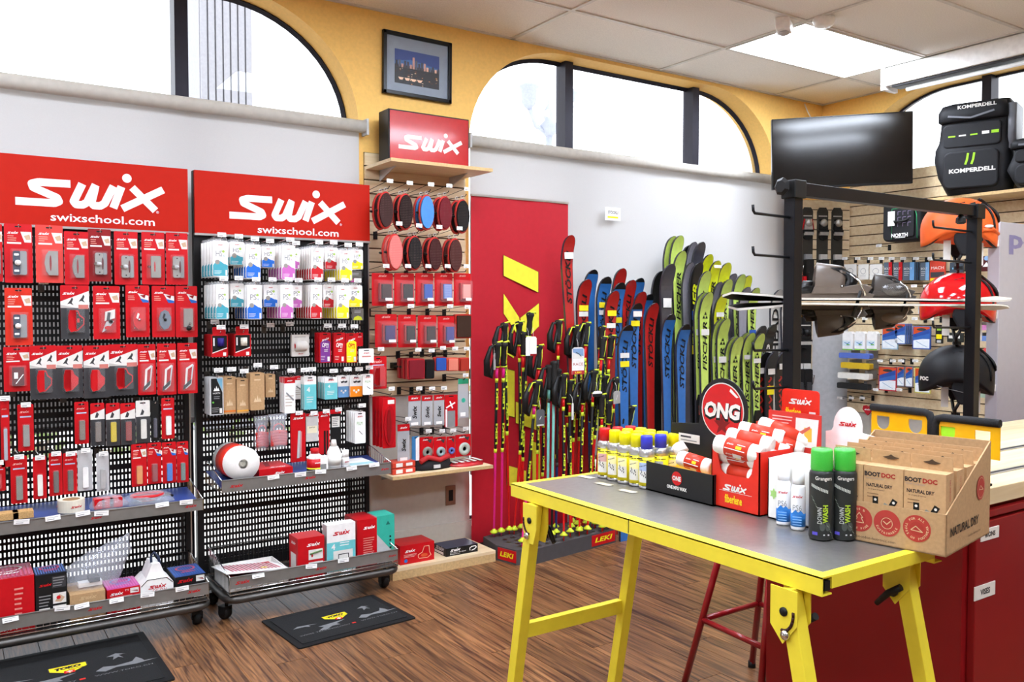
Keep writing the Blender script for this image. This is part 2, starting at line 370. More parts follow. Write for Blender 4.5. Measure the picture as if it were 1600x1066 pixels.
# roller blinds
def blind(x0, x1, z0, nm, label):
    o = emp(nm, label, 'blind', (0, YA - .04, 2.40))
    b = MB(); b.tube([(x0, 0, 0), (x1, 0, 0)], .034, BLIND if False else mat('blind_roll', 'c3beb4', .7), 14); b.box(x0 - .012, x0, -.03, .04, -.045, .04, LGR); b.box(x1, x1 + .012, -.03, .04, -.045, .04, LGR); obj('roller', b, o)
    b = MB(); N = 24
    vs = []
    for i in range(N + 1):
        x = x0 + .02 + (x1 - x0 - .04) * i / N; vs += [(x, .03 + .003 * math.sin(i * 1.7), 0), (x, .03 + .003 * math.sin(i * 1.7 + .6), z0 - 2.4)]
    b.add(vs, [(2 * i, 2 * i + 1, 2 * i + 3, 2 * i + 2) for i in range(N)], BLIND, True); obj('fabric', b, o)
    b = MB(); b.box(x0 + .02, x1 - .02, .02, .035, z0 - 2.42, z0 - 2.395, LGR); obj('bottom_rail', b, o)
    return o
blind(-2.3, 1.92, W(200, 662, 'y', 4.3).z, 'roller_blind', 'grey white roller blind behind the two black wax racks')
blind(2.58, 5.52, .45, 'roller_blind', 'long off white roller blind behind the skis and the red banner')
# baseboard, outlet
b = MB(); b.box(1.9, 2.6, YA - .018, YA, 0, .16, WALLW); struct('baseboard_back', b)
# ---------------------------------------------------------------- outside
b = MB(); b.box(-30, 40, 4.6, 45, -.12, -.02, mat('pavement', 'e2ded6', .9, var=.15, scale=2)); b.box(6.3, 40, -20, 4.6, -.12, -.02, MATS['pavement']); o = struct('ground_outside', b)
def column(x, y, w, lab):
    b = MB(); FL = mat('pale_stone', '908f94', .8)
    for k in range(7): b.box(x - w / 2 + k * w / 7 + .01, x - w / 2 + (k + 1) * w / 7 - .01, y - .04, y, 2.2, 9, FL)
    b.box(x - w / 2, x + w / 2, y, y + w, 0, 9, FL); b.box(x - w / 2 - .12, x + w / 2 + .12, y - .12, y + w + .1, 0, 2.2, FL)
    tag(obj('stone_column', b), lab, 'column')
p = W(354, 165, 'y', 10.5); column(p.x, 10.5, .62, 'pale fluted stone column outside the left arched window')
b = MB(); q = W(858, 200, 'y', 12); LP = C('9a9eac', .6)
b.tube([(q.x, 12, 0), (q.x, 12, q.z)], .06, LP, 10); b.lathe([(.06, -.2), (.2, -.05), (.08, .08), (.12, .2), (.03, .35), (.01, .45)], LP, 14, (q.x, 12, q.z + .05))
for sx in (-1, 1):
    b.tube([(q.x, 12, q.z - .1), (q.x + sx * .28, 12, q.z), (q.x + sx * .42, 12, q.z + .3)], .04, LP, 8); b.lathe([(.04, .25), (.12, .34), (.14, .58), (.18, .62), (.04, .75)], LP, 14, (q.x + sx * .43, 12, q.z + .02))
tag(obj('street_lamp', b), 'ornate twin armed street lamp faintly seen through the middle window', 'lamp')
b = MB()
random.seed(3)
GRN = [mat('leaf_a', '6d7f4a', .8), mat('leaf_b', '95a070', .8), mat('leaf_c', '7a6a5a', .8)]
for k in range(9):
    tb = MB(); x = -3 + k * 1.15; h = random.uniform(.7, 1.3)
    tb.tube([(x, 8.6, -.03), (x, 8.6, h)], .03, GRN[2], 6)
    for j in range(70):
        a = random.uniform(0, 6.28); r = random.uniform(.1, .55); z = random.uniform(.1, h); c = Vector((x + r * math.cos(a), 8.6 + r * math.sin(a), z)); s_ = .1
        d1 = Vector((random.uniform(-1, 1), random.uniform(-1, 1), random.uniform(-1, 1))).normalized() * s_; d2 = d1.orthogonal().normalized() * s_ * .6
        tb.add([c - d1, c + d2, c + d1, c - d2], [(0, 1, 2, 3)], GRN[(k + j) % 3])
    tag(obj('street_shrub', tb), 'low green shrub outside glimpsed through the rack perforations, %s along the kerb' % ['first', 'second', 'third', 'fourth', 'fifth', 'sixth', 'seventh', 'eighth', 'ninth'][k], 'shrub')
# ================================================================ racks on the left
ORD = ['first', 'second', 'third', 'fourth', 'fifth', 'sixth', 'seventh']
NTH = ['first', 'second', 'third', 'fourth', 'fifth', 'sixth', 'seventh', 'eighth', 'ninth', 'tenth', 'eleventh', 'twelfth', 'thirteenth', 'fourteenth', 'fifteenth', 'sixteenth']
YR = 4.20
SWR = mat('header_red', 'b81f0f', .5, var=.02, spec=.12)
def lines(b, x0, z0, x1, n, dz, y, m, hh=.35, seed=0):
    rr = random.Random(seed)
    for i in range(n): b.rect(x0, z0 - i * dz - dz * hh, x0 + (x1 - x0) * rr.uniform(.6, 1), z0 - i * dz, y, m)
def lattice(x0, x1, z0, z1, y, px=.0155, pz=.0315, th=.0015):
    b = MB(); n = int((x1 - x0) / px); m = int((z1 - z0) / pz); px = (x1 - x0) / n; pz = (z1 - z0) / m
    for i in range(n + 1): b.box(x0 + i * px - .0048, x0 + i * px + .0048, y, y + th, z0, z1, PEG)
    for j in range(m + 1):
        hh = .013 if j % 8 == 0 else .0064
        b.box(x0, x1, y - .0004, y + th + .0004, z0 + j * pz - hh, z0 + j * pz + hh, PEG)
    return b
def tag_box(b, cx, cz, w, y, tilt=0):
    b.box(cx - w / 2, cx + w / 2, y - .001, y, cz - .010, cz + .010, WHT); b.rect(cx - w * .38, cz - .006, cx + w * .1, cz - .003, y - .0014, GRY); b.rect(cx - w * .38, cz + .002, cx + w * .38, cz + .004, y - .0014, LGR)
def basket(root, name, x0, x1, yf, zt, ph, zb, yb=YR - .01, wires=True, logos=(), tags=(), floorcol=None, back_up=.0):
    """zt: top of front plate, ph plate height, zb: bottom of basket"""
    t = MB(); t.box(x0, x1, yf, yf + .003, zt - ph, zt, TRAYG); t.tube([(x0, yf, zt), (x1, yf, zt)], .003, TRAYG, 6)
    o = obj(name, t, root)
    w = MB(); r = .0016
    for (ax, bx) in ((x0, x0), (x1, x1)):
        w.tube([(ax, yf, zt), (ax, yf + (yb - yf) * .8, zt + .05), (ax, yb, zt + .055)], .0025, CHROME, 5)
        w.tube([(ax, yf, zb), (ax, yb, zb)], .0025, STEEL, 5)
        k = int((yb - yf) / .022)
        for i in range(k + 1):
            y = yf + (yb - yf) * i / k; w.box(ax - r / 2, ax + r / 2, y - r / 2, y + r / 2, zb, zt + min(.055, .062 * (y - yf) / (yb - yf)), CHROME)
    if wires:
        k = int((x1 - x0) / .024)
        for i in range(k + 1):
            x = x0 + (x1 - x0) * i / k; w.box(x - r / 2, x + r / 2, yf, yf + r, zb, zt - ph, CHROME); w.box(x - r / 2, x + r / 2, yb - r, yb, zb, zt + .05, STEEL)
        for z in (zb + .002, zb + (zt - ph - zb) * .62): w.tube([(x0, yf - .002, z), (x1, yf - .002, z)], .0026, CHROME, 6)
        w.tube([(x0, yb, zt + .05), (x1, yb, zt + .05)], .003, STEEL, 6)
    obj('wire_mesh', w, o, kind='stuff')
    f = MB(); zr = zb + (.055 if not wires else 0); zf_ = zb + (.02 if not wires else 0); f.add([(x0 + .003, yf + .004, zf_), (x1 - .003, yf + .004, zf_), (x1 - .003, yb - .004, zr), (x0 + .003, yb - .004, zr), (x0 + .003, yf + .004, zf_ - .003), (x1 - .003, yf + .004, zf_ - .003), (x1 - .003, yb - .004, zr - .003), (x0 + .003, yb - .004, zr - .003)], [(0, 1, 2, 3), (7, 6, 5, 4), (0, 4, 5, 1), (2, 6, 7, 3), (1, 5, 6, 2), (3, 7, 4, 0)], floorcol or STEEL); obj('bottom', f, o)
    l = MB()
    for (x, wd) in logos: l.swix(x, zt - ph * .52, wd, yf - .0006, SW)
    obj('logo', l, o)
    for x in tags:
        g = MB(); tag_box(g, 0, 0, .055, 0); obj('price_tag', g, o, (x, yf - .004, zt - .004 + random.uniform(-.006, .004)), rot=(R(random.uniform(-25, 0)), R(random.uniform(-5, 5)), 0))
    return o
def caster(root, x, y):
    b = MB(); b.lathe([(.001, -.018), (.027, -.018), (.031, -.008), (.031, .008), (.027, .018), (.001, .018)], BLK, 16, (0, .01, .031), 'x'); b.box(-.022, .022, -.012, .03, .045, .062, BLK); b.lathe([(.008, .06), (.008, .105)], STEEL, 8)
    b.box(-.024, -.02, -.01, .025, .028, .06, BLK); b.box(.02, .024, -.01, .025, .028, .06, BLK)
    return obj('caster', b, root, (x, y, 0), random.uniform(-.6, .6))
def rack(x0, x1, label, hz, tz, lz, tx, lgx, lgw):
    r = emp('display_rack', label, 'rack', (0, 0, 0))
    for x in (x0, x1 - .028):
        b = MB(); b.box(x, x + .028, YR - .006, YR + .03, .09, 2.07, PEG)
        if x > x0: b.box(x1 - .006, x1, YR - .008, YR + .02, .1, 1.76, SIL)
        obj('upright', b, r)
    b = MB(); b.box(x0 + .026, x1 - .026, YR, YR + .01, 1.73, 1.77, PEG); obj('crossbar', b, r); b = MB(); b.box(x0, x1, YR - .004, YR + .02, .14, .19, PEG); obj('crossbar', b, r)
    obj('perforated_panel', lattice(x0 + .028, x1 - .028, .19, 1.745, YR), r, kind='stuff')
    b = MB(); b.box(x0 + .002, x1 - .002, YR - .024, YR - .008, 1.775, 2.07, SWR); b.box(x0, x1, YR - .026, YR - .006, 1.765, 1.775, SIL)
    hd = obj('header_sign', b, r)
    b = MB(); y = YR - .0246; a, c = W(lgx[0], 300, 'y', YR).x, W(lgx[1], 300, 'y', YR).x
    b.swix((a + c) / 2, hz[0], c - a, y, WHT, hi=True); a, c = W(lgw[0], 340, 'y', YR).x, W(lgw[1], 340, 'y', YR).x
    b.text('swixschool.com', (a + c) / 2, hz[1], .036, y, WHT, w=c - a, bold=.012); b.text('\u00ae', (a + c) / 2 + (c - a) * .53, hz[1] + .045, .012, y, WHT); obj('lettering', b, hd)
    # base
    yf = 3.82; a, c = tx; b = MB(); rr = .06; pts = [(a, YR, .112)]
    pts += [(a, yf + rr, .112)] + [(a + rr - rr * math.cos(R(t)), yf + rr - rr * math.sin(R(t)), .112) for t in (20, 45, 70)] + [(a + rr, yf, .112), (c - rr, yf, .112)] + [(c - rr + rr * math.sin(R(t)), yf + rr - rr * math.cos(R(t)), .112) for t in (20, 45, 70)] + [(c, yf + rr, .112), (c, YR, .112)]
    b.tube(pts, .017, STEEL, 10); obj('base_frame', b, r)
    for x in (a + .02, c - .03):
        caster(r, x, yf + .1); caster(r, x, YR - .05)
    return r
r1 = rack(.075, .972, 'left black perforated display rack with red header, grey trays and casters', (1.93, 1.815), 0, 0, (.085, .955), (18, 254), (78, 240))
r2 = rack(.998, 1.893, 'right black perforated display rack on casters, beside the wooden slatwall', (1.925, 1.808), 0, 0, (1.035, 1.875), (352, 536), (400, 526))
def zpl(px, py, y): return W(px, py, 'y', y).z
z11 = zpl(313, 780, 3.90); basket(r1, 'upper_tray', .09, .952, 3.90, z11, .05, z11 - .05, wires=False, logos=[(.9, .05), (.52, .045), (.14, .04)], tags=[.25, .36, .47, .54, .78, .88], floorcol=C('2a3f86', .4))
z12 = zpl(321, 911, 3.82); basket(r1, 'lower_basket', .09, .952, 3.82, z12, .052, .135, logos=[(.89, .055), (.5, .055), (.12, .05)], tags=[.2, .38, .45, .58, .7, .84])
z21 = zpl(345, 752, 3.90); basket(r2, 'upper_tray', 1.035, 1.875, 3.90, z21, .056, z21 - .056, wires=False, logos=[(1.1, .06), (1.45, .055), (1.84, .045)], tags=[1.27, 1.4, 1.5, 1.66, 1.78], floorcol=C('2a3f86', .4))
z22 = zpl(357, 904, 3.82); basket(r2, 'lower_basket', 1.045, 1.87, 3.82, z22, .052, .135, logos=[(1.1, .065), (1.47, .055), (1.84, .045)], tags=[1.17, 1.42, 1.58])
# ---------------------------------------------------------------- hooks
def peg_hook(x, z, y, L, label, twin=False, tagw=.042, black=False, face='y', tagz=.012):
    h = emp('peg_hook', label, 'hook', (x, y, z), 0 if face == 'y' else R(-90))
    b = MB(); m = BLK if black else CHROME
    b.box(-.012, .012, -.004, 0, -.03, .012, BLK if black else STEEL)
    b.tube([(0, -.002, 0), (0, -L + .012, -.004), (0, -L, .006)], .0022, m, 6)
    if tagw: b.tube([(0, -.002, .012), (0, -L - .004, tagz + .006)], .0015, m, 6)
    obj('wire', b, h)
    if tagw:
        g = MB(); tag_box(g, 0, 0, tagw, -L - .006); obj('price_tag', g, h, (0, 0, tagz))
    return h
# ---------------------------------------------------------------- packaged goods
SKIN = C('caa888', .6); NAVY = C('1b2540', .5); PNK = C('e0509a', .4); MAR = C('5c1a1c', .8)
def geo(x0, y0, x1, y1, Y, ax='y'):
    c = (x0 + x1) / 2
    if ax == 'y':
        a, d = W(x0, y0, 'y', Y), W(x1, y0, 'y', Y); t, u = W(c, y0, 'y', Y), W(c, y1, 'y', Y)
        return t, abs(d.x - a.x), t.z - u.z
    a, d = W(x0, y0, 'x', Y), W(x1, y0, 'x', Y); t, u = W(c, y0, 'x', Y), W(c, y1, 'x', Y)
    return t, abs(d.y - a.y), t.z - u.z
def tool(kind, w, h, parent):
    """the piece seen inside a blister; centred at bubble centre; w,h size of bubble"""
    b = MB(); y = -.004
    if kind == 'blackguide':
        b.prism(rrect(-w * .38, -h * .44, w * .02, h * .44, .006), y, y - .012, NAVY); b.prism(rrect(0, -h * .44, w * .4, h * .44, .006), y, y - .008, GRY)
        b.lathe([(.001, 0), (w * .18, 0), (w * .18, -.014), (.001, -.016)], WHT, 12, (-w * .12, y - .008, 0), 'y'); b.lathe([(w * .11, 0), (w * .1, -.008)], BLK, 12, (-w * .3, y - .01, 0), 'y')
        for s_ in (-1, 1): b.prism(rrect(-w * .32, s_ * h * .3 - .004, -w * .05, s_ * h * .3 + .004, .002), y - .01, y - .015, WHT)
    elif kind in ('silverarc', 'silverarc2'):
        m = SIL if kind == 'silverarc' else C('9a9994', .35, metal=.7)
        b.prism([(-w * .1, -h * .46), (w * .42, -h * .46), (w * .42, h * .46), (-w * .1, h * .46), (-w * .28, h * .3), (-w * .36, 0), (-w * .28, -h * .3)], y, y - .012, m)
        b.prism(ell(-w * .02, 0, w * .06, h * .3), y - .012, y - .0135, DRED)
    elif kind == 'silverguide':
        b.prism(rrect(-w * .4, -h * .45, w * .15, h * .45, .008), y, y - .01, SIL); b.prism(rrect(w * .1, -h * .45, w * .42, h * .45, .006), y, y - .006, GRY)
        b.prism(ell(w * .12, 0, w * .07, h * .26), y - .01, y - .011, MAR); b.lathe([(.001, 0), (w * .17, 0), (w * .16, -.016), (.001, -.018)], LGR, 12, (-w * .15, y - .01, -h * .02), 'y')
        b.lathe([(w * .14, 0), (w * .13, -.01)], CHROME, 12, (-w * .36, y - .008, -h * .02), 'y')
        for s_ in (-1, 1): b.lathe([(.001, 0), (.003, 0), (.003, -.003)], BLK, 6, (-w * .1, y - .01, s_ * h * .36), 'y')
    elif kind == 'plate':
        b.prism(rrect(-w * .25, -h * .45, w * .42, h * .45, .005), y, y - .01, C('9c9a92', .4, metal=.5)); b.prism(ell(0, 0, w * .05, h * .22), y - .01, y - .011, SW); b.lathe([(.001, 0), (w * .12, 0), (.001, -.012)], CHROME, 10, (-w * .38, y - .004, 0), 'y')
    elif kind in ('redguide', 'redguide2', 'redguide3', 'redguide4'):
        m2 = {'redguide': BLK, 'redguide2': BLK, 'redguide3': RED, 'redguide4': DGR}[kind]
        b.prism([(-w * .45, -h * .3), (-w * .32, -h * .46), (-w * .02, -h * .4), (-w * .02, h * .44), (-w * .36, h * .44), (-w * .45, h * .2)], y, y - .016, RED)
        b.prism([(-w * .06, -h * .44), (w * .08, -h * .4), (w * .42, -h * .16), (w * .44, h * .1), (w * .2, h * .24), (w * .1, h * .42), (-w * .06, h * .44)], y, y - .012, RED)
        b.prism([(-w * .04, -h * .38), (w * .06, -h * .34), (w * .36, -h * .13), (w * .38, h * .08), (w * .15, h * .2), (w * .06, h * .37), (-w * .04, h * .38)], y - .012, y - .014, m2)
        if kind == 'redguide':
            for q in (-.3, 0, .3): b.lathe([(.001, 0), (.003, 0), (.001, -.003)], CHROME, 8, (w * (.05 if q else .28), y - .014, h * q), 'y')
            b.rect(w * .02, -h * .07, w * .16, h * .1, y - .0145, SW)
    elif kind == 'diag':
        b.prism([(-w * .35, -h * .46), (w * .05, -h * .3), (w * .35, 0), (-w * .1, -h * .02)], y, y - .01, LGR); b.prism([(-w * .2, 0), (w * .4, h * .12), (w * .42, h * .48), (-w * .15, h * .38)], y, y - .01, OFW)
        b.prism([(-w * .1, h * .02), (w * .08, h * .02), (w * .15, h * .36), (-w * .02, h * .36)], y - .01, y - .014, DGR); b.lathe([(.001, 0), (w * .14, 0), (.001, -.012)], BLK, 12, (w * .16, y - .01, -h * .02), 'y'); b.prism(ell(0, -h * .28, w * .22, h * .08), y - .01, y - .014, RED)
    elif kind in ('reddisc', 'greydisc'):
        m = RED if kind == 'reddisc' else C('6b7480', .4)
        b.prism([(w * .42 * math.cos(R(t)), h * .42 * math.sin(R(t))) for t in (15, 55, 90, 130, 175, 215, 260, 300, 340)], y, y - .014, m)
        b.lathe([(.001, 0), (w * .12, 0), (w * .08, -.008), (.001, -.01)], CHROME if kind == 'reddisc' else BLK, 12, (0, y - .014, 0), 'y'); b.prism([(-w * .2, h * .08), (-w * .1, h * .02), (w * .02, h * .24), (-w * .1, h * .28)], y - .014, y - .016, WHT if kind == 'reddisc' else DGR)
        b.lathe([(.001, 0), (.004, 0), (.001, -.004)], CHROME, 8, (-w * .3, y - .01, -h * .36), 'y')
    elif kind == 'silverbar':
        b.prism(rrect(-w * .3, -h * .3, w * .35, h * .48, .004), y, y - .012, SIL); b.lathe([(.001, 0), (w * .2, 0), (w * .18, -.012), (.001, -.014)], BLK, 12, (w * .05, y - .01, -h * .36), 'y')
        for q in (-.16, -.24): b.lathe([(.001, 0), (w * .1, 0), (.001, -.01)], CHROME, 8, (w * (q + .3), y - .012, h * q), 'y')
    elif kind == 'smallbox':
        b.prism(rrect(-w * .35, -h * .45, w * .35, h * .45, .003), y, y - .012, MAR); b.rect(-w * .25, -h * .1, -w * .02, h * .2, y - .0125, WHT); b.stroke([(-w * .15, -h * .35), (w * .3, h * .1)], .003, y - .013, WHT)
    elif kind == 'openguide':
        b.stroke([(-w * .2, -h * .4), (-w * .1, h * .3), (w * .32, h * .44)], .009, y - .008, OFW); b.stroke([(-w * .2, -h * .4), (w * .15, -h * .25), (w * .32, h * .44)], .006, y - .01, LGR)
        b.prism([(-w * .35, -h * .45), (w * .15, -h * .22), (w * .2, -h * .08), (-w * .3, -h * .3)], y, y - .012, DGR)
    else:  # files: kind is a material or colour string
        m = C(kind, .7); b.prism(rrect(-w * .4, -h * .48, w * .4, h * .48, .004), y, y - .008, m)
    return obj('tool', b, parent)
def blister(x0, y0, x1, y1, Y, tk, label, base=SW, style='photo', name='blister_pack', cat='tool pack', group=None, bub=None, n=0):
    p, w, h = geo(x0, y0, x1, y1, Y); t = .0015
    b = MB(); b.prism(rrect(-w / 2, -h, w / 2, 0, .004, 2), 0, t, base)
    b.prism(rrect(-.012, -.014, .012, -.008, .003, 2), -.0006, 0, BLK)
    X = lambda u: (u - .5) * w; Z = lambda v: -v * h
    y = -.0006
    if style == 'photo':
        b.swix(X(.3), Z(.15), w * .4, y, WHT); b.flat([(X(.58), Z(.13)), (X(.97), Z(.13)), (X(.97), Z(.31)), (X(.72), Z(.31))], y, OFW)
        b.flat([(X(.7), Z(.2)), (X(.9), Z(.17)), (X(.95), Z(.26)), (X(.78), Z(.27))], y - .0003, SKIN); lines(b, X(.12), Z(.2), X(.45), 3, h * .035, y, C('e8a090', .5), seed=n); b.rect(X(.1), Z(.34), X(.6), Z(.31), y, OFW)
    elif style == 'blue':
        b.swix(X(.3), Z(.13), w * .4, y, WHT); b.flat([(X(.5), Z(.15)), (X(.97), Z(.2)), (X(.97), Z(.31)), (X(.72), Z(.31))], y, OFW); b.flat([(X(.6), Z(.25)), (X(.97), Z(.29)), (X(.97), Z(.33)), (X(.72), Z(.33))], y - .0003, BLU)
        b.flat([(X(.6), Z(.19)), (X(.85), Z(.18)), (X(.8), Z(.25))], y - .0005, DRED); lines(b, X(.1), Z(.2), X(.42), 3, h * .035, y, C('e8a090', .5), seed=n)
    elif style == 'skier':   # red top with white diagonal band and skier figures, grey card below
        b.rect(X(0), Z(1), X(1), Z(.42), y, DGR); b.flat([(X(0), Z(.3)), (X(1), Z(.1)), (X(1), Z(.42)), (X(0), Z(.42))], y - .0002, OFW); b.flat([(X(0), Z(.42)), (X(0), Z(.36)), (X(.55), Z(.42))], y - .0003, C('b8b4ae', .5))
        for q, zz in ((.35, .32), (.75, .27)):
            b.flat([(X(q - .12), Z(zz + .03)), (X(q), Z(zz - .05)), (X(q + .05), Z(zz - .1)), (X(q + .09), Z(zz - .06)), (X(q + .04), Z(zz)), (X(q + .1), Z(zz + .05)), (X(q - .02), Z(zz + .02))], y - .0004, DGR)
        b.rect(X(.62), Z(.44), X(.97), Z(.36), y - .0005, C('c8746a', .5)); b.swix(X(.28), Z(.15), w * .42, y, WHT)
    elif style == 'narrow':
        b.swix(X(.42), Z(.16), w * .6, y, C('f0b0a8', .5)); b.rect(X(.15), Z(.28), X(.85), Z(.25), y, C('b9c6e0', .5))
    elif style == 'narrowskier':
        b.rect(X(0), Z(1), X(1), Z(.38), y, DGR); b.flat([(X(0), Z(.26)), (X(1), Z(.14)), (X(1), Z(.38)), (X(0), Z(.38))], y - .0002, OFW); b.flat([(X(.3), Z(.34)), (X(.45), Z(.2)), (X(.6), Z(.26)), (X(.5), Z(.34))], y - .0004, DGR)
    o = obj(name, b, None, (p.x, Y, p.z)); tag(o, label, cat, group)
    bx0, bz0, bx1, bz1 = bub or (.14, .42, .86, .94)
    bw, bh = (bx1 - bx0) * w, (bz1 - bz0) * h; d = .02
    if tk:
        tl = tool(tk, bw * .95, bh * .95, o); tl.location = (X((bx0 + bx1) / 2), 0, Z((bz0 + bz1) / 2))
    c = MB(); cx, cz = X((bx0 + bx1) / 2), Z((bz0 + bz1) / 2); i = .006
    A = rrect(cx - bw / 2, cz - bh / 2, cx + bw / 2, cz + bh / 2, .006, 2); B2 = rrect(cx - bw / 2 + i, cz - bh / 2 + i, cx + bw / 2 - i, cz + bh / 2 - i, .005, 2)
    c.loft([[(u, -.0012, v) for u, v in A], [(u, -d, v) for u, v in B2]], CLR, False, caps=False); c.add([(u, -d, v) for u, v in B2], [tuple(range(len(B2)))], CLR)
    obj('blister', c, o)
    return o
def stacked(o, n, dy, lab):
    """n more copies of o behind it, nearer the wall"""
    base = o['label']; o['group'] = lab
    for i in range(n):
        c = copy_tree(o); c.location.y += dy * (i + 1); c['label'] = base + ', ' + ORD[i + 1] + ' in its stack'
    if n: o['label'] = base + ', ' + ORD[0] + ' in its stack'
YC = 4.05
rows = [
 (0, 'top row', [(-14, 350, 3, 440, 'silverguide', 'red tool card cut by the left picture edge', 'photo', SW), (6, 350, 50, 442, 'blackguide', 'red tool card with black guide and white knob', 'photo', SW), (55, 352, 98, 442, 'silverarc', 'pale red card with bright silver curved scraper plate', 'photo', C('d9463f', .35)), (100, 362, 138, 445, 'silverarc2', 'red card with dull grey curved plate, hanging low', 'photo', SW), (137, 358, 173, 440, 'silverguide', 'red card with silver knobbed guide, tucked behind grey card', 'photo', DRED),
   (178, 362, 215, 445, 'silverguide', 'red card with round knobbed silver edge guide', 'photo', SW), (221, 363, 257, 445, 'plate', 'red card with flat metal plate guide and side screw', 'photo', SW), (259, 364, 293, 445, 'silverguide', 'red card with silver guide at the rack edge', 'photo', SW)]),
 (1, 'second row', [(7, 450, 50, 540, 'blackguide', 'red tool card with black guide, alone at left', 'photo', C('d2301f', .35)), (94, 446, 139, 530, 'redguide', 'grey and red card with red black edge guide with three screws', 'skier', SW), (145, 447, 187, 530, 'diag', 'red card with long diagonal white and grey tool', 'photo', SW), (196, 446, 233, 527, 'reddisc', 'red card with red octagonal disc tool', 'blue', SW), (237, 447, 273, 527, 'greydisc', 'red card with grey octagonal disc tool', 'blue', SW), (274, 447, 308, 527, 'silverbar', 'red card with silver bar tool and black wheel', 'blue', SW)]),
 (2, 'third row', [(5, 542, 47, 612, 'smallbox', 'red card with small maroon box and white stick', 'photo', SW), (46, 540, 88, 624, 'redguide4', 'grey card with red guide slotted dark', 'skier', SW), (88, 540, 129, 622, 'redguide3', 'grey card with all red twin hump guide', 'skier', SW), (130, 540, 170, 622, 'redguide3', 'grey card with small red tilted guide', 'skier', SW), (169, 538, 215, 618, 'redguide2', 'wider grey card with red and black curved guide', 'skier', SW), (215, 538, 243, 617, 'openguide', 'narrow red card with open frame guide, leftmost of three', 'photo', SW), (245, 537, 275, 617, 'openguide', 'red card with open frame guide, middle of three', 'photo', SW), (277, 536, 308, 615, 'openguide', 'red card with open frame guide, rightmost of three', 'photo', SW)])]
for ri, rn, items in rows:
    for i, (a, b_, c_, d_, tk, lab, st, bs) in enumerate(items):
        bub = None
        o = blister(a, b_, c_, d_, YC - .006 * (i % 2), tk, lab + ', left rack ' + rn, bs, st, bub=(.2, .42, .86, .9) if tk != 'openguide' else (.12, .38, .9, .96), n=i + ri * 9)
        peg_hook(o.location.x, o.location.z - .011, YR - .002, YR - o.location.y + .03, 'chrome hook holding the ' + lab.replace('red tool card with ', '').replace('red card with ', '') + ', ' + rn, tagw=0)
# one more behind some cards
files = [(0, 622, 14, 730, 'a9adb5', 'long red file card at the left picture edge', 'narrow', SW), (27, 632, 52, 705, '8c8a84', 'red stone card with grey white bordered stone', 'narrow', SW), (116, 628, 138, 694, '7d7064', 'red card with brown grey stone, left of four dark cards', 'narrow', SW),
 (141, 630, 163, 697, '7b7066', 'dark card with white bordered stone, second from the red one', 'narrowskier', SW), (165, 630, 187, 697, 'c9b21e', 'dark card with yellow bordered stone', 'narrowskier', SW), (188, 630, 211, 695, '8c3a34', 'dark card with red bordered stone', 'narrowskier', SW), (212, 626, 234, 692, 'd9d6cc', 'grey card with pale framed stone', 'narrowskier', OFW), (235, 626, 248, 690, '4a4652', 'slim black card beside the pale framed stone', 'plain', BLK), (252, 622, 272, 686, 'efece6', 'red card with white stone, right end', 'narrow', SW)]
for i, (a, b_, c_, d_, tk, lab, st, bs) in enumerate(files):
    o = blister(a, b_, c_, d_, YC, tk, lab + ', fourth row of left rack', bs, st, 'stone_pack', 'tool pack', bub=(.26, .42, .78, .92))
    if i in (3, 4, 5):
        m = MB(); w = .03; X = [0]
    peg_hook(o.location.x, o.location.z - .011, YR - .002, .17, 'chrome hook above the ' + lab, tagw=.036 if i in (0, 1) else 0)
files = [(-14, 722, 8, 768, 'b03030', 'red packet at the left picture edge', 'narrow', SW), (16, 713, 42, 787, '7f8076', 'red card with long grey green stone', 'narrow', SW), (51, 714, 72, 780, 'e8e4da', 'red packet with white barcode label', 'plain', SW), (76, 708, 97, 775, '5c5650', 'red card with black lettered file, left of the pair', 'narrow', SW), (98, 708, 120, 772, '5c5650', 'red card with black lettered file, right of the pair', 'narrow', SW), (121, 703, 144, 767, 'f2f0ec', 'clear packet with white barcode card', 'plain', LGR), (150, 708, 170, 768, 'a8a6a2', 'clear packet with plain grey strip', 'plain', LGR),
 (205, 694, 229, 760, 'd98f4a', 'red card with orange rubber block', 'photo', SW), (230, 692, 252, 756, '8c3a3c', 'red card with maroon rubber block', 'blue', SW), (253, 691, 275, 755, '3a78c8', 'red card with blue rubber block', 'blue', SW), (276, 690, 294, 754, '6c8078', 'red card with grey green rubber block', 'blue', SW)]
for i, (a, b_, c_, d_, tk, lab, st, bs) in enumerate(files):
    o = blister(a, b_, c_, d_, YC, tk, lab + ', fifth row of left rack', bs, st, 'file_pack', 'tool pack', bub=(.26, .5, .74, .96) if i > 6 else (.26, .4, .76, .94))
    peg_hook(o.location.x, o.location.z - .011, YR - .002, .17, 'chrome hook above the ' + lab, tagw=.036 if i < 7 else 0)
for px, py in ((68, 445), (70, 618), (103, 622), (175, 615), (22, 612)):
    p = W(px, py, 'y', 4.1); peg_hook(p.x, p.z, YR - .002, .1, 'bare chrome hook with grey tag holder, ' + {68: 'between the two black guide cards', 70: 'under the grey guide cards at left', 103: 'under the all red guide card', 175: 'under the wide grey card', 22: 'under the small maroon box card'}[px], tagw=.036)
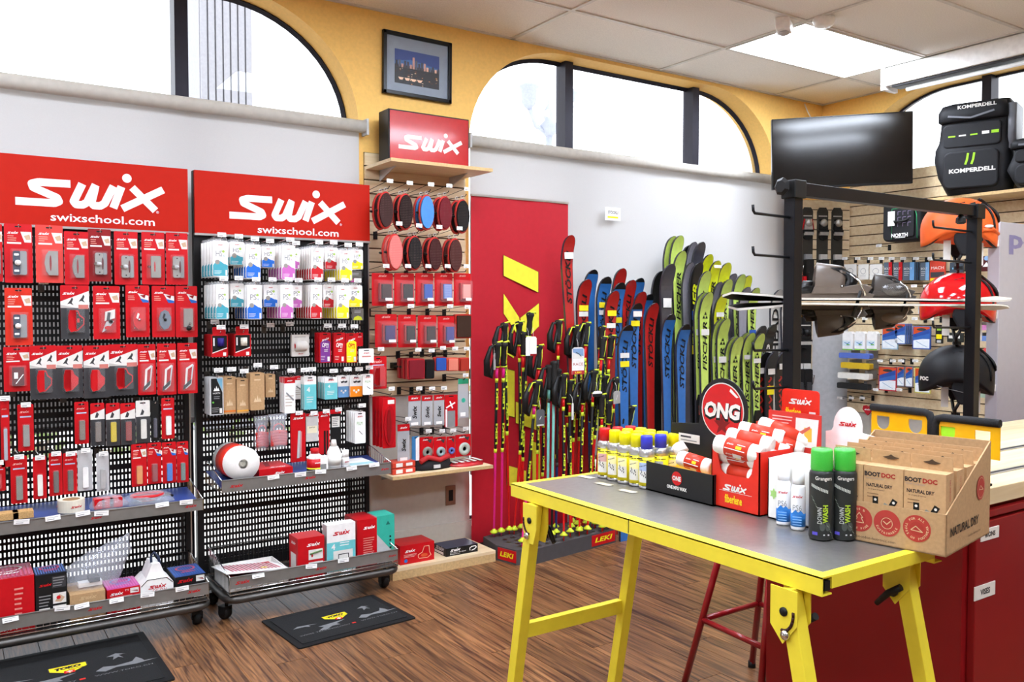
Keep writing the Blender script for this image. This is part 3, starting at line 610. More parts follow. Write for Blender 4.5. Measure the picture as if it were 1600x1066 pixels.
# ---- right rack: glide wax packets
def wax(x0, y0, x1, y1, Y, code, col, label, small=False, cat='wax packet'):
    p, w, h = geo(x0, y0, x1, y1, Y); m = C(col, .35); o_ = MB(); D = .007
    o_.prism(rrect(-w / 2, -h, w / 2, 0, .006, 2), 0, D, WHT)
    q = [(-.5, -1), (.5, -1), (.5, -.70), (.38, -.67), (.26, -.66), (.12, -.62), (-.02, -.58), (-.12, -.6), (-.22, -.57), (-.32, -.61), (-.42, -.66), (-.5, -.70)]
    o_.prism([(u * w * .96, v * h * .985) for u, v in q], -.0006, .0, m)
    if w > .02:
        o_.swix(0, -h * .12, w * .3, -.0006, SW); o_.text(code, -w * .08, -h * .36, h * .17 if not small else h * .2, -.0006, GRY, w=w * .42, sp=.9)
        o_.flat([(w * .2 + a * w * .09, -h * .3 + c * w * .09) for a, c in ell(0, 0, 1, n=8)], -.0006, C('a8c85a', .5)); o_.text(code[2:] or '6', w * .24, -h * .42, h * .06, -.0007, m)
        o_.flat([(a, c) for a, c in ell(-w * .2, -h * .6, w * .16, n=12)], -.0009, C('9a948c', .5)); o_.rect(w * .32, -h * .97, w * .44, -h * .82, -.0009, OFW)
        lines(o_, -w * .4, -h * .84, w * .1, 3, h * .04, -.0009, WHT, .25)
    o = obj('wax_packet', o_, None, (p.x, Y, p.z)); tag(o, label, cat)
    hgr = MB(); hgr.prism(rrect(-w * .46, -.002, w * .46, .013, .005, 2), .002, .003, CLR); hgr.stroke([(-.006, .007), (.006, .007)], .003, .0015, LGR); obj('hanger', hgr, o)
    return o
TL, BL, PU, RD, YL = '4aa4b4', '2a6fd0', 'c86ab8', 'c8222a', 'f0e020'
HS = [('HS6', TL, 332, 376, 356, 432, 4), ('HS6', TL, 359, 378, 382, 414, 1), ('HS6', BL, 384, 382, 407, 435, 5), ('HS6', BL, 409, 385, 429, 418, 1), ('HS7', PU, 440, 383, 461, 437, 5), ('HS7', PU, 451, 388, 468, 420, 1), ('HS8', RD, 486, 387, 505, 437, 6), ('HS8', RD, 508, 387, 528, 421, 1), ('HS10', YL, 531, 391, 550, 438, 6), ('HS10', YL, 549, 390, 567, 421, 1)]
PS = [('PS6', TL, 337, 444, 357, 499, 4), ('PS6', TL, 360, 443, 381, 480, 1), ('PS6', BL, 386, 445, 409, 499, 5), ('PS6', BL, 412, 445, 434, 480, 1), ('PS7', PU, 438, 445, 458, 498, 5), ('PS7', PU, 455, 446, 472, 481, 1), ('PS8', RD, 485, 445, 503, 498, 6), ('PS8', RD, 505, 445, 524, 481, 1), ('PS10', YL, 526, 446, 545, 498, 6), ('PS10', YL, 545, 446, 566, 480, 1)]
CN = {TL: 'teal', BL: 'blue', PU: 'purple', RD: 'red', YL: 'yellow'}
for row, L in (('top', HS), ('second', PS)):
    for k, (code, col, a, b_, c_, d_, n) in enumerate(L):
        small = k % 2 == 1; Y = 3.94 if not small else 3.985
        o = wax(a, b_, c_, d_, Y, code[:2], col, '%s white and %s wax packet, %s row of right rack' % ('short' if small else 'tall', CN[col], row), small)
        x, z = o.location.x, o.location.z
        stacked(o, n if not small else 2, .2 / n if not small else .04, 'white and %s wax packets in the %s row' % (CN[col], row))
        peg_hook(x, z + .006, YR - .002, YR - Y + .02, 'chrome hook holding the %s %s wax packets of the %s row' % ('short' if small else 'tall', CN[col], row), tagw=.038, tagz=.018)
for (a, b_, c_, d_, col, lab) in ((546, 423, 565, 442, 'c04a90', 'grey and pink'), (550, 482, 568, 501, 'd0d830', 'grey and lime')):
    p, w, h = geo(a, b_, c_, d_, 4.1); m = MB(); m.prism(rrect(-w / 2, -h, w / 2, 0, .004, 2), 0, .006, C('6c6862', .4)); m.flat([(-w * .4, -h * .95), (w * .4, -h * .95), (w * .3, -h * .7), (0, -h * .6), (-w * .3, -h * .72)], -.0006, C(col, .4)); lines(m, -w * .3, -h * .2, w * .3, 2, h * .12, -.0006, LGR)
    tag(obj('wax_packet', m, None, (p.x, 4.1, p.z)), 'small %s wax packet under the yellow ones' % lab, 'wax packet')
# generic flat packet
def packet(x0, y0, x1, y1, Y, name, label, base, art=None, D=.006, cat='packet', ax='y', rz=None, r=.004, hang=True):
    p, w, h = geo(x0, y0, x1, y1, Y, ax); b = MB(); b.prism(rrect(-w / 2, -h, w / 2, 0, r, 2), 0, D, base)
    if hang: b.prism(rrect(-w * .18, -.011, w * .18, -.006, .002, 2), -.0005, 0, BLK)
    if art: art(b, w, h)
    o = obj(name, b, None, (p.x, p.y, p.z), rz if rz is not None else (0 if ax == 'y' else R(-90))); return tag(o, label, cat)
def art_box(colr):
    def f(b, w, h):
        b.rect(-w * .44, -h * .95, w * .44, -h * .05, -.0006, BLK); b.flat([(-w * .44, -h * .98), (w * .44, -h * .98), (w * .44, -h * .62), (-w * .44, -h * .84)], -.0008, SW)
        b.lathe([(.001, 0), (w * .2, 0), (w * .2, h * .36), (.001, h * .36)], C(colr, .6), 12, (w * .06, -.004, -h * .52)); b.rect(-w * .38, -h * .5, -w * .3, -h * .15, -.0009, WHT); b.rect(w * .2, -h * .95, w * .38, -h * .8, -.001, WHT)
        b.flat([(-w * .44, -h * .8), (w * .44, -h * .58), (w * .44, -h * .62), (-w * .44, -h * .84)], -.001, WHT)
    return f
for a, b_, c_, d_, col, lab in ((330, 523, 356, 558, '2a1c78', 'black and red box with purple cylinder'), (366, 522, 392, 557, 'ece8d8', 'black and red box with cream cylinder')):
    o = packet(a, b_, c_, d_, 4.03, 'tool_box_pack', lab + ', third row of right rack', SW, art_box(col), .03, 'packet'); stacked(o, 3, .033, lab + ' stack'); peg_hook(o.location.x, o.location.z + .01, YR - .002, .19, 'chrome hook through the ' + lab, tagw=.04, tagz=.025)
    b = MB(); b.prism(rrect(-.03, 0, .03, .035, .004, 2), .006, .008, SW); obj('hanger', b, o)
def art_roll(b, w, h):
    b.lathe([(.001, -w * .34), (h * .2, -w * .34), (h * .22, -w * .28), (h * .22, w * .3), (h * .18, w * .34), (.001, w * .34)], OFW, 16, (0, -.004, -h * .52), 'x'); b.lathe([(h * .07, -w * .36), (h * .13, -w * .345)], SW, 12, (0, -.004, -h * .52), 'x'); lines(b, -w * .35, -h * .1, w * .35, 1, h * .06, -.0006, GRY); b.swix(0, -h * .88, w * .3, -.0006, SW)
o = packet(456, 523, 483, 557, 4.08, 'roller_pack', 'white card with a thick white roller sleeve, third row', OFW, art_roll, .02, hang=False)
def art_opti(col, t1):
    def f(b, w, h):
        b.flat([(-w * .42, -h * .98), (w * .42, -h * .98), (w * .42, -h * .3), (0, -h * .2), (-w * .42, -h * .34)], -.0005, col); b.swix(0, -h * .22, w * .7, -.0009, WHT, ang=18); b.text(t1, .0, -h * .42, h * .15, -.0009, WHT if col is not YEL else SW, w=w * .55, ang=-12, bold=.03)
        lines(b, -w * .1, -h * .56, w * .25, 2, h * .05, -.0009, OFW); b.rect(w * .18, -h * .95, w * .38, -h * .8, -.0009, OFW); lines(b, -w * .38, -h * .78, 0, 3, h * .05, -.0009, OFW, .25)
    return f
for k, (a, b_, c_, d_, col, lab, n) in enumerate(((499, 520, 517, 567, C('7a3a8c', .4), 'red and purple wax pack', 3), (521, 520, 539, 567, SW, 'red and white wax pack', 1), (540, 521, 558, 567, YEL, 'red and yellow wax pack', 1))):
    o = packet(a, b_, c_, d_, 4.03, 'wax_pack', lab + ' printed at a slant, third row', SW, art_opti(col, 'OPTI'), .006, 'wax packet'); stacked(o, n, .02, lab + 's'); peg_hook(o.location.x, o.location.z + .006, YR - .002, .2, 'chrome hook holding the ' + lab, tagw=.04, tagz=.03)
packet(557, 520, 567, 541, 4.12, 'red_packet', 'small red packet tucked behind the yellow wax pack', SW, lambda b, w, h: b.swix(0, -h * .3, w * .6, -.0006, WHT))
packet(561, 545, 584, 567, 3.96, 'white_packet', 'white sachet with red lettering at the rack edge', WHT, lambda b, w, h: (b.swix(0, -h * .3, w * .4, -.0006, SW), b.rect(-w * .3, -h * .6, w * .3, -h * .5, -.0006, C('d08a80', .5))))
# fourth row
def art_north(b, w, h):
    b.flat([(-w * .38, -h * .97), (w * .42, -h * .97), (w * .42, -h * .4), (0, -h * .03), (-w * .38, -h * .03)], -.0005, BLK); b.flat([(w * .02, -h * .03), (w * .42, -h * .03), (w * .42, -h * .36)], -.0006, C('7ab4d0', .4))
    for s_ in (-1, 0, 1): b.flat([(s_ * w * .12 - w * .1, -h * .36), (s_ * w * .12 + w * .1, -h * .36), (s_ * w * .12, -h * (.22 if s_ == 0 else .27))], -.0009, WHT)
    b.text('NORTH', 0, -h * .42, h * .045, -.0009, WHT, w=w * .5); lines(b, -w * .2, -h * .5, w * .25, 2, h * .05, -.0009, GRY); b.flat(ell(-w * .25, -h * .66, w * .07, n=10), -.0009, C('60b040', .5)); lines(b, -w * .34, -h * .8, w * .2, 3, h * .05, -.0009, GRY); b.rect(w * .2, -h * .95, w * .38, -h * .82, -.0009, OFW)
def art_kraft(accent):
    def f(b, w, h):
        for s_ in (-1, 0, 1): b.flat([(s_ * w * .16 - w * .12, -h * .78), (s_ * w * .16 + w * .12, -h * .78), (s_ * w * .16, -h * (.6 if s_ == 0 else .66))], -.0006, C('d8bc96', .7))
        b.rect(-w * .22, -h * .2, w * .22, -h * .17, -.0006, C('d8bc96', .7))
        if accent: b.rect(-w / 2, -h * .95, w / 2, -h * .9, -.0006, C(accent, .6))
    return f
o = packet(327, 590, 349, 649, 4.03, 'wax_packet', 'black and blue mountain logo packet in clear sleeve, fourth row', CLR if False else LGR, art_north, .006, 'wax packet'); stacked(o, 4, .022, 'black and blue mountain packets'); peg_hook(o.location.x, o.location.z + .006, YR - .002, .2, 'chrome hook holding the black and blue mountain packets', tagw=.04, tagz=.03)
for a, b_, c_, d_, ac, lab, n, Y in ((349, 589, 368, 647, 'd8762a', 'kraft carton with orange foot', 2, 4.04), (370, 592, 388, 646, 'e8a83a', 'kraft carton with yellow foot', 2, 4.03), (391, 583, 413, 641, None, 'larger plain kraft carton', 1, 4.01), (415, 585, 430, 621, None, 'short plain kraft carton', 1, 4.06)):
    o = packet(a, b_, c_, d_, Y, 'kraft_carton', lab + ', fourth row of right rack', KRAFT, art_kraft(ac), .03, 'carton'); stacked(o, n, .034, 'kraft cartons on the fourth row'); peg_hook(o.location.x, o.location.z + .008, YR - .002, .19, 'chrome hook above the ' + lab, tagw=.04, tagz=.03)
def art_wr(b, w, h):
    b.rect(-w / 2, -h * .16, w / 2, 0, -.0005, SW); b.swix(0, -h * .09, w * .5, -.0008, WHT); lines(b, -w * .4, -h * .5, w * .4, 4, h * .09, -.0006, C('c8bcae', .5)); b.flat([(-w * .3, -h * .4), (w * .4, -h * .62), (w * .3, -h * .66), (-w * .35, -h * .45)], -.0008, GRY)
def art_t(tc, band=.25):
    def f(b, w, h):
        b.rect(-w / 2, -h, w / 2, -h * band, -.0005, tc); b.swix(0, -h * .12, w * .5, -.0006, SW); b.text('4', -w * .15, -h * .4, h * .14, -.0009, OFW, bold=.04); lines(b, -w * .3, -h * .62, w * .3, 3, h * .07, -.0009, OFW, .3)
    return f
def art_dog(tc):
    def f(b, w, h):
        b.rect(-w / 2, -h, w / 2, -h * .5, -.0005, tc); b.swix(0, -h * .12, w * .5, -.0006, SW)
        for s_ in (-.2, .1): b.flat([(s_ * w, -h * .35), (s_ * w + w * .22, -h * .33), (s_ * w + w * .28, -h * .26), (s_ * w + w * .2, -h * .24), (s_ * w, -h * .27), (s_ * w - w * .06, -h * .22)], -.0008, DGR)
        for s_ in (-.18, 0, .18): b.flat(ell(s_ * w, -h * (.7 if s_ else .78), w * .09, n=10), -.0008, OFW)
    return f
TQ = C('6cc4c8', .4)
def art_green(b, w, h):
    b.swix(0, -h * .14, w * .5, -.0006, SW); b.text('PSLM', -w * .04, -h * .36, h * .11, -.0006, C('6aa84a', .5), w=w * .5); b.stroke([(-w * .1, -h * .6), (w * .2, -h * .72)], .003, -.0006, DGR)
L = [(444, 590, 461, 646, 4.03, art_wr, 'white packet with red top band', 3, WHT), (460, 588, 475, 624, 4.08, art_wr, 'short white packet with red top band', 1, WHT), (475, 588, 494, 640, 4.03, art_t(TQ), 'turquoise and white packet numbered 4', 2, WHT), (507, 590, 527, 624, 4.04, art_t(TQ), 'short turquoise packet of a deep stack', 4, WHT), (528, 587, 545, 621, 4.06, art_dog(C('6ca0d0', .4)), 'white and blue sled dog packet', 1, WHT), (547, 587, 566, 620, 4.04, art_dog(ORG), 'white and orange sled dog packet', 2, WHT), (567, 585, 583, 617, 4.02, art_green, 'small white packet with green lettering', 1, WHT)]
for a, b_, c_, d_, Y, art, lab, n, bs in L:
    o = packet(a, b_, c_, d_, Y, 'wax_packet', lab + ', fourth row of right rack', bs, art, .006, 'wax packet'); stacked(o, n, .022, lab + ' group'); peg_hook(o.location.x, o.location.z + .006, YR - .002, .19, 'chrome hook holding the ' + lab, tagw=.04, tagz=.03)
# fifth row
def bagthing(x0, y0, x1, y1, Y, label, n=1):
    p, w, h = geo(x0, y0, x1, y1, Y); g = MB(); rr = random.Random(n); N = 7
    rings = []
    for j in range(N + 1):
        t = j / N; d = .012 + .03 * t; ww = w / 2 * (.85 + .15 * math.sin(t * 9 + n)); rings.append([(ww * math.cos(2 * math.pi * k / 12), -d * math.sin(2 * math.pi * k / 12) * (1 + .2 * math.sin(k * 2.3 + j)), -h * t) for k in range(12)])
    g.loft(rings, BAG); o = obj('clear_bag', g, None, (p.x, Y, p.z)); tag(o, label, 'bag')
    c = MB(); m = C('c23a34', .6)
    for k in range(5): c.tube([(-w * .38, -.006 - .002 * k, -h * (.55 + .08 * k)), (0, -.014, -h * (.52 + .08 * k)), (w * .38, -.006, -h * (.56 + .08 * k))], .011, m, 6)
    c.tube([(w * .25 * math.cos(R(t)), -.012, -h * .42 + h * .14 * math.sin(R(t))) for t in range(0, 360, 30)], .003, m, 6, close=True); obj('cord', c, o); return o
bagthing(396, 650, 420, 702, 4.06, 'clear plastic bag of red cord, left of two', 1); bagthing(418, 647, 450, 700, 4.0, 'clear plastic bag with a red loop, right of two', 2)
def art_rl(b, w, h):
    b.swix(0, -h * .1, w * .7, -.0008, WHT); b.prism([(-w * .1, -h * .92), (w * .06, -h * .92), (w * .16, -h * .36), (0, -h * .36)], -.003, 0, LGR); b.prism([(w * .1, -h * .9), (w * .2, -h * .9), (w * .24, -h * .38), (w * .16, -h * .38)], -.003, 0, C('d08a88', .5))
def art_rk(b, w, h):
    b.swix(0, -h * .1, w * .7, -.0008, WHT); b.rect(-w * .05, -h, w * .12, -h * .45, -.0006, BLK); b.rect(w * .2, -h, w * .34, -h * .45, -.0006, BLK)
def art_cw(b, w, h):
    b.rect(-w / 2, -h * .1, w / 2, 0, -.0006, SW); b.swix(0, -h * .05, w * .6, -.0009, WHT); b.rect(-w * .4, -h * .7, w * .4, -h * .45, -.0006, C('e8e0c0', .5)); b.text('SWIX', 0, -h * .5, h * .06, -.0009, BLK, w=w * .5)
def art_bk(b, w, h):
    b.rect(-w / 2, -h * .12, w / 2, 0, -.0006, SW); b.rect(-w * .36, -h * .5, w * .36, -h * .2, -.0006, OFW); lines(b, -w * .3, -h * .24, w * .3, 5, h * .05, -.0009, DGR)
for a, b_, c_, d_, Y, art, lab, bs in ((454, 646, 477, 722, 4.04, art_rl, 'long red sleeve with two pale files', SW), (478, 646, 497, 690, 4.05, art_cw, 'clear white packet with cream label', C('c9c6c0', .4)), (498, 643, 515, 710, 4.05, art_rk, 'narrow red sleeve with black stripes', SW), (516, 640, 533, 695, 4.06, art_bk, 'black sleeve with white barcode label', BLK)):
    o = packet(a, b_, c_, d_, Y, 'file_sleeve', lab + ', fifth row of right rack', bs, art, .005, 'tool pack'); peg_hook(o.location.x, o.location.z - .008, YR - .002, .17, 'chrome hook of the ' + lab, tagw=.036)
o = packet(554, 644, 571, 693, 4.02, 'wax_packet', 'tall white packet with green lettering, fifth row', WHT, art_green, .006, 'wax packet'); stacked(o, 4, .026, 'tall white and green packets'); peg_hook(o.location.x, o.location.z + .006, YR - .002, .2, 'chrome hook holding the tall white green packets', tagw=.04, tagz=.03)
for px, py in ((422, 512), (452, 510), (335, 507), (405, 640), (520, 555)):
    p = W(px, py, 'y', 4.1); peg_hook(p.x, p.z, YR - .002, .1, 'bare chrome hook on the right rack, ' + {422: 'left of the white roller card', 452: 'above the white roller card', 335: 'above the black and red boxes', 405: 'above the bags of red cord', 520: 'below the red and white wax pack'}[px], tagw=.038)
# ================================================================ goods lying in the trays
def place(o, x, y, z, rz=0): o.location = (x, y, z); o.rotation_euler = (0, 0, rz); return o
def carton(name, label, x, y, z, w, d, h, front, side=None, top=None, rz=0, art=None, topart=None, cat='box', sideart=None, lid=True, bevel=.002):
    """box with its front face at y=0 of its own frame, depth towards +y"""
    b = MB(); side = side or front; top = top or front
    v = [(-w / 2, 0, 0), (w / 2, 0, 0), (w / 2, d, 0), (-w / 2, d, 0), (-w / 2, 0, h), (w / 2, 0, h), (w / 2, d, h), (-w / 2, d, h)]
    b.add(v, [(0, 1, 5, 4)], front); b.add(v, [(1, 2, 6, 5), (3, 0, 4, 7), (2, 3, 7, 6), (0, 3, 2, 1)], side); b.add(v, [(4, 5, 6, 7)], top)
    o = obj(name, b, None, (x, y, z), rz); tag(o, label, cat)
    if art or topart or sideart:
        b = MB()
        if art: art(b, w, h)
        if topart: b.T = Matrix.Translation((0, 0, h)) @ Matrix.Rotation(R(-90), 4, 'X'); topart(b, w, d)
        if sideart: b.T = Matrix.Translation((-w / 2, d / 2, 0)) @ Matrix.Rotation(R(-90), 4, 'Z'); sideart(b, d, h)
        obj('print', b, o)
    return o
# coordinates in art: x -w/2..w/2, z 0..h, y slightly negative. On the top: z 0..d runs backwards
def tx(px, y): return W(px, 500, 'y', y).x
zt = z11 - .048 + .042
b = MB(); b.lathe([(.034, 0), (.052, 0), (.052, .05), (.034, .05), (.034, 0)], mat('masking_tape', 'e4dcc6', .7), 28, smooth=False)
o = obj('tape_roll', b, None, (tx(106, 4.0), 4.0, zt)); tag(o, 'roll of cream tape with red lettering in the left rack tray', 'tape'); b = MB(); b.lathe([(.0335, .001), (.0335, .049)], KRAFTD, 24); obj('core', b, o)
b = MB()
for k in range(3):
    for dx, tx_ in enumerate('swix'):
        pass
    b.T = Matrix.Rotation(R(k * 120 + 14), 4, 'Z') @ Matrix.Translation((0, -.0524, 0)); b.swix(0, .025, .045, 0, SW)
obj('lettering', b, o)
for k, (px, lab) in enumerate(((6, 'left of two'), (29, 'right of two'))):
    b = MB(); b.box(-.038, .038, -.03, .03, 0, .03, mat('cork', 'c49a62', .85, var=.25, scale=200)); tag(obj('cork_block', b, None, (tx(px, 3.98), 3.98, zt), bevel=.003), 'cork block in the left rack tray, ' + lab, 'block')
def lump(name, label, cat, x, y, z, rx, ry, rz_, m, seed=0, parts=None, loc=None, n=14):
    b = MB(); rr = random.Random(seed); rings = []
    for i in range(6):
        t = i / 5; s_ = math.sqrt(max(.001, 1 - t ** 2.5)); rings.append([(rx * s_ * math.cos(2 * math.pi * k / n) * rr.uniform(.85, 1.1), ry * s_ * math.sin(2 * math.pi * k / n) * rr.uniform(.85, 1.1), rz_ * t * rr.uniform(.8, 1.1)) for k in range(n)])
    b.loft(rings, m); o = obj(name, b, None, (x, y, z)); return tag(o, label, cat)
o = lump('plastic_pack', 'clear pack of red pieces beside the tape roll', 'pack', tx(165, 3.98), 3.98, zt, .08, .05, .06, BAG, 3)
b = MB()
for k in range(3): b.prism(rrect(-.06 + .03 * k, .003, -.02 + .035 * k, .045, .004), -.03, .02, RED)
obj('contents', b, o)
o = lump('plastic_pack', 'clear pack with coiled red straps at the right of the tray', 'pack', tx(226, 4.0), 4.0, zt, .11, .07, .05, BAG, 5)
b = MB()
for k in range(4): b.tube([((.03 + .012 * k) * math.cos(R(t)), (.02 + .01 * k) * math.sin(R(t)), .012 + .006 * k) for t in range(0, 360, 30)], .007, RED if k != 2 else DRED, 6, close=True)
b.tube([(.05, 0, .02), (.09, .02, .02), (.1, -.02, .02)], .006, BLK, 6); obj('strap', b, o)
# lower basket of left rack
def a_redpink(b, w, h): b.rect(-w * .5, 0, w * .5, h, -.0004, SW); b.swix(-w * .1, h * .12, w * .6, -.0008, WHT); lines(b, w * .12, h * .8, w * .3, 6, h * .09, -.0008, C('e08a80', .5)); b.flat(ell(w * .08, h * .22, .008, n=10), -.0008, WHT)
def bubble_top(col, col2):
    def f(b, w, d):
        n = 12
        for k in range(n): b.rect(-w * .48 + w * .96 * k / n, d * .04, -w * .48 + w * .96 * (k + .55) / n, d * .96, -.003, col)
        b.swix(0, d * .3, w * .5, -.0042, col2); b.stroke([(w * .3 * math.cos(R(t)), d * .62 + d * .2 * math.sin(R(t))) for t in range(0, 361, 20)], .008, -.0042, col2)
    return f
def a_blk(b, w, h):
    b.swix(-w * .2, h * .8, w * .4, -.0008, SW); b.rect(w * .02, h * .72, w * .46, h * .94, -.0008, DGR); lines(b, w * .05, h * .92, w * .44, 4, h * .05, -.001, GRY)
    for q in (.42, .18): b.rect(w * .04, h * q, w * .46, h * (q + .2), -.0008, OFW); b.flat([(w * .1, h * (q + .04)), (w * .3, h * (q + .02)), (w * .42, h * (q + .1)), (w * .25, h * (q + .17))], -.001, SKIN); b.flat(ell(w * .22, h * (q + .11), w * .07, n=10), -.0012, RED)
    b.rect(-w * .4, h * .22, -w * .06, h * .36, -.0008, OFW)
    for k in range(9): b.rect(-w * .36 + k * w * .03, h * .25, -w * .35 + k * w * .03, h * .34, -.001, BLK)
    b.swix(-w * .22, h * .1, w * .4, -.0008, SW); lines(b, -w * .4, h * .6, 0, 4, h * .06, -.0008, GRY)
PINKT = C('b8466a', .35); BLUT = C('3a62a8', .35)
zb = .137
def boxw(px0, px1, y): return (tx(px0, y) + tx(px1, y)) / 2, tx(px1, y) - tx(px0, y)
def hz(px, py, y): return W(px, py, 'y', y).z
Y1 = 3.85
x, w = boxw(-40, 45, Y1); carton('boxed_iron', 'red box with pink ribbed lid at the left picture edge', x, Y1, zb, w, .2, hz(20, 903, Y1) - zb, SW, SW, C('c03a52', .35), art=a_redpink, topart=bubble_top(PINKT, OFW))
x, w = boxw(47, 97, Y1); carton('boxed_tool', 'tall black box with blue ribbed top and two hand photos', x, Y1, zb, w, .13, hz(72, 898, Y1) - zb, BLK, BLK, NAVY, art=a_blk, topart=bubble_top(BLUT, C('c8406a', .4)))
x, w = boxw(101, 157, Y1); carton('kraft_box', 'brown kraft box under a crumpled clear bag', x, Y1, zb, w, .18, hz(130, 928, Y1) - zb, KRAFT, KRAFT, KRAFT, art=lambda b, w, h: b.swix(0, h * .84, w * .5, -.0006, C('cfae84', .7)))
kt = hz(130, 928, Y1)
g = MB(); rr = random.Random(4); n = 12; rings = []
for i, (zz, rx_, ry_, cx_) in enumerate(((0, .10, .07, 0), (.05, .12, .07, .0), (.1, .12, .05, .03), (.14, .09, .03, .07), (.17, .04, .012, .11), (.2, .006, .004, .15))):
    rings.append([(cx_ + rx_ * math.cos(2 * math.pi * k / n) * rr.uniform(.85, 1.1), ry_ * math.sin(2 * math.pi * k / n) * rr.uniform(.7, 1.1), zz + rr.uniform(-.01, .01) * (i > 0)) for k in range(n)])
g.loft(rings, BAG, True, caps=False); o = tag(obj('clear_bag', g, None, (tx(135, 3.93), 3.93, kt + .004)), 'crumpled clear plastic bag lying on the kraft box', 'bag')
b = MB(); b.box(-.05, .04, -.02, .02, .004, .022, WHT); b.box(-.01, .03, -.03, .03, .022, .04, BLK); obj('contents', b, o)
def a_pnk(b, w, h): b.swix(-w * .22, h * .8, w * .4, -.0008, WHT); b.text('T77', w * .1, h * .88, h * .07, -.0008, WHT); b.rect(w * .2, h * .74, w * .46, h * .94, -.0008, OFW); b.flat([(w * .22, h * .85), (w * .44, h * .78), (w * .42, h * .84)], -.001, DRED); lines(b, -w * .4, h * .68, w * .3, 2, h * .05, -.0008, C('e89a90', .5)); b.swix(w * .1, h * .2, w * .6, -.0008, WHT)
x, w = boxw(160, 212, 3.86); carton('boxed_iron', 'red box with pink ribbed lid, right of the kraft box', x, 3.86, zb, w, .15, hz(185, 920, 3.86) - zb, SW, SW, C('c8489a', .35), art=a_pnk, topart=bubble_top(C('d86ab0', .35), C('8a9ad8', .4)))
# white house shaped box with blue handle
x, w = boxw(213, 265, 3.86); hh = hz(240, 905, 3.86) - zb; b = MB(); d = .15
b.prism([(-w / 2, 0), (w / 2, 0), (w / 2, hh * .8), (w * .3, hh), (-w * .3, hh), (-w / 2, hh * .8)], 0, d, WHT); b.prism([(-w * .3, hh), (w * .3, hh), (w * .12, hh + .06), (-w * .12, hh + .06)], .02, d - .02, WHT)
o = tag(obj('gable_box', b, None, (x, 3.86, zb)), 'white gable box with dark blue carrying handle', 'box'); b = MB(); b.swix(0, hh * .72, w * .55, -.0008, SW); b.text('DIGITAL', w * .1, hh * .58, .012, -.0008, SW); obj('lettering', b, o)
b = MB(); b.tube([(-.012, .05, hh + .03), (-.014, .05, hh + .085), (.0, .06, hh + .1), (.016, .05, hh + .08), (.022, .03, hh + .02)], .006, NAVY, 6); obj('handle', b, o)
b = MB(); b.stroke([(-w * .48, hh * .78), (-w * .29, hh * .985), (w * .29, hh * .985), (w * .48, hh * .78)], .003, -.0008, BLK); obj('edge_line', b, o)
def a_bb(b, w, h): b.swix(-w * .18, h * .82, w * .5, -.0008, SW); b.rect(w * .18, h * .72, w * .46, h * .95, -.0008, OFW); b.flat([(w * .2, h * .85), (w * .44, h * .76), (w * .4, h * .84)], -.001, DRED); b.rect(w * .1, h * .1, w * .44, h * .3, -.0008, OFW)
x, w = boxw(268, 316, 3.86); carton('boxed_iron', 'black box with blue ribbed lid at the right end of the left basket', x, 3.86, zb, w, .17, hz(292, 900, 3.86) - zb, BLK, BLK, C('2c4c90', .35), art=a_bb, topart=bubble_top(BLUT, C('d0506a', .4)))
# upper tray of right rack
zt = z21 - .054 + .036
p = W(352, 735, 'y', 3.96); b = MB(); r = .078; L = .19; b.T = Matrix.Rotation(R(90 + 4), 4, 'Z'); PAPER = mat('paper_white', 'f4f2ec', .9, var=.03, scale=200)
b.lathe([(.02, 0), (r, 0), (r, L), (.02, L), (.02, 0)], PAPER, 36, (0, 0, r), 'x'); o = tag(obj('paper_roll', b, None, (1.14, 3.925, zt + .003)), 'large white paper roll with red label lying in the right rack tray', 'paper roll')
b = MB(); b.T = Matrix.Rotation(R(94), 4, 'Z'); b.lathe([(r + .0012, L * .28), (r + .0012, L * .78)], C('d4301e', .5), 36, (0, 0, r), 'x')
for k in range(5):
    b.T = Matrix.Rotation(R(94), 4, 'Z') @ Matrix.Translation((0, 0, r)) @ Matrix.Rotation(R(-30 + k * 32), 4, 'X'); b.rect(L * .34, -.012, L * .52, .012, -r - .002, YEL if k % 2 == 0 else OFW); b.swix(L * .62, 0, L * .16, -r - .002, WHT, ang=90)
obj('label', b, o)
b = MB(); b.T = Matrix.Rotation(R(94), 4, 'Z'); b.lathe([(.0, -.0006), (.022, -.0006)], C('d8d2c2', .9), 16, (0, 0, r), 'x'); obj('core', b, o)
x0_, x1_ = 1.215, 1.375; o = carton('flat_box', 'flat red box leaning beside the paper roll', (x0_ + x1_) / 2, 3.93, zt, .16, .2, .045, SW, SW, SW, topart=lambda b, w, d: (b.swix(w * .1, d * .15, w * .5, -.0008, WHT), b.prism([(-w * .2, d * .3), (-w * .05, d * .3), (w * .1, d * .9), (-w * .05, d * .9)], -.0006, 0, DRED)), art=lambda b, w, h: b.swix(w * .1, h * .5, w * .3, -.0006, WHT))
def bottle(name, label, x, y, z, prof, cols, n=16, band=None, cat='bottle', group=None):
    b = MB(); b.lathe(prof, cols[0], n); o = obj(name, b, None, (x, y, z)); tag(o, label, cat, group)
    c = MB(); c.lathe(cols[2], cols[1], n); obj('cap', c, o)
    if band: c = MB(); band(c); obj('label', c, o)
    return o
x = tx(490, 3.94); zc = hz(490, 712, 3.94) - zt
def bd(c):
    c.lathe([(.0385, .012), (.0385, .072)], SW, 20); c.lathe([(.0388, .01), (.0388, .03)], YEL, 20); c.lathe([(.039, .016), (.039, .024)], BLK, 20); c.swix(0, .055, .03, -.0392, WHT)
o = bottle('squeeze_bottle', 'white bottle with red screw cap and red label', x, 3.94, zt, [(.038, 0), (.038, zc - .02), (.03, zc), (.018, zc + .012)], (WHT, RED, [(.02, zc + .01), (.02, zc + .035), (.001, zc + .036)]), 20, bd)
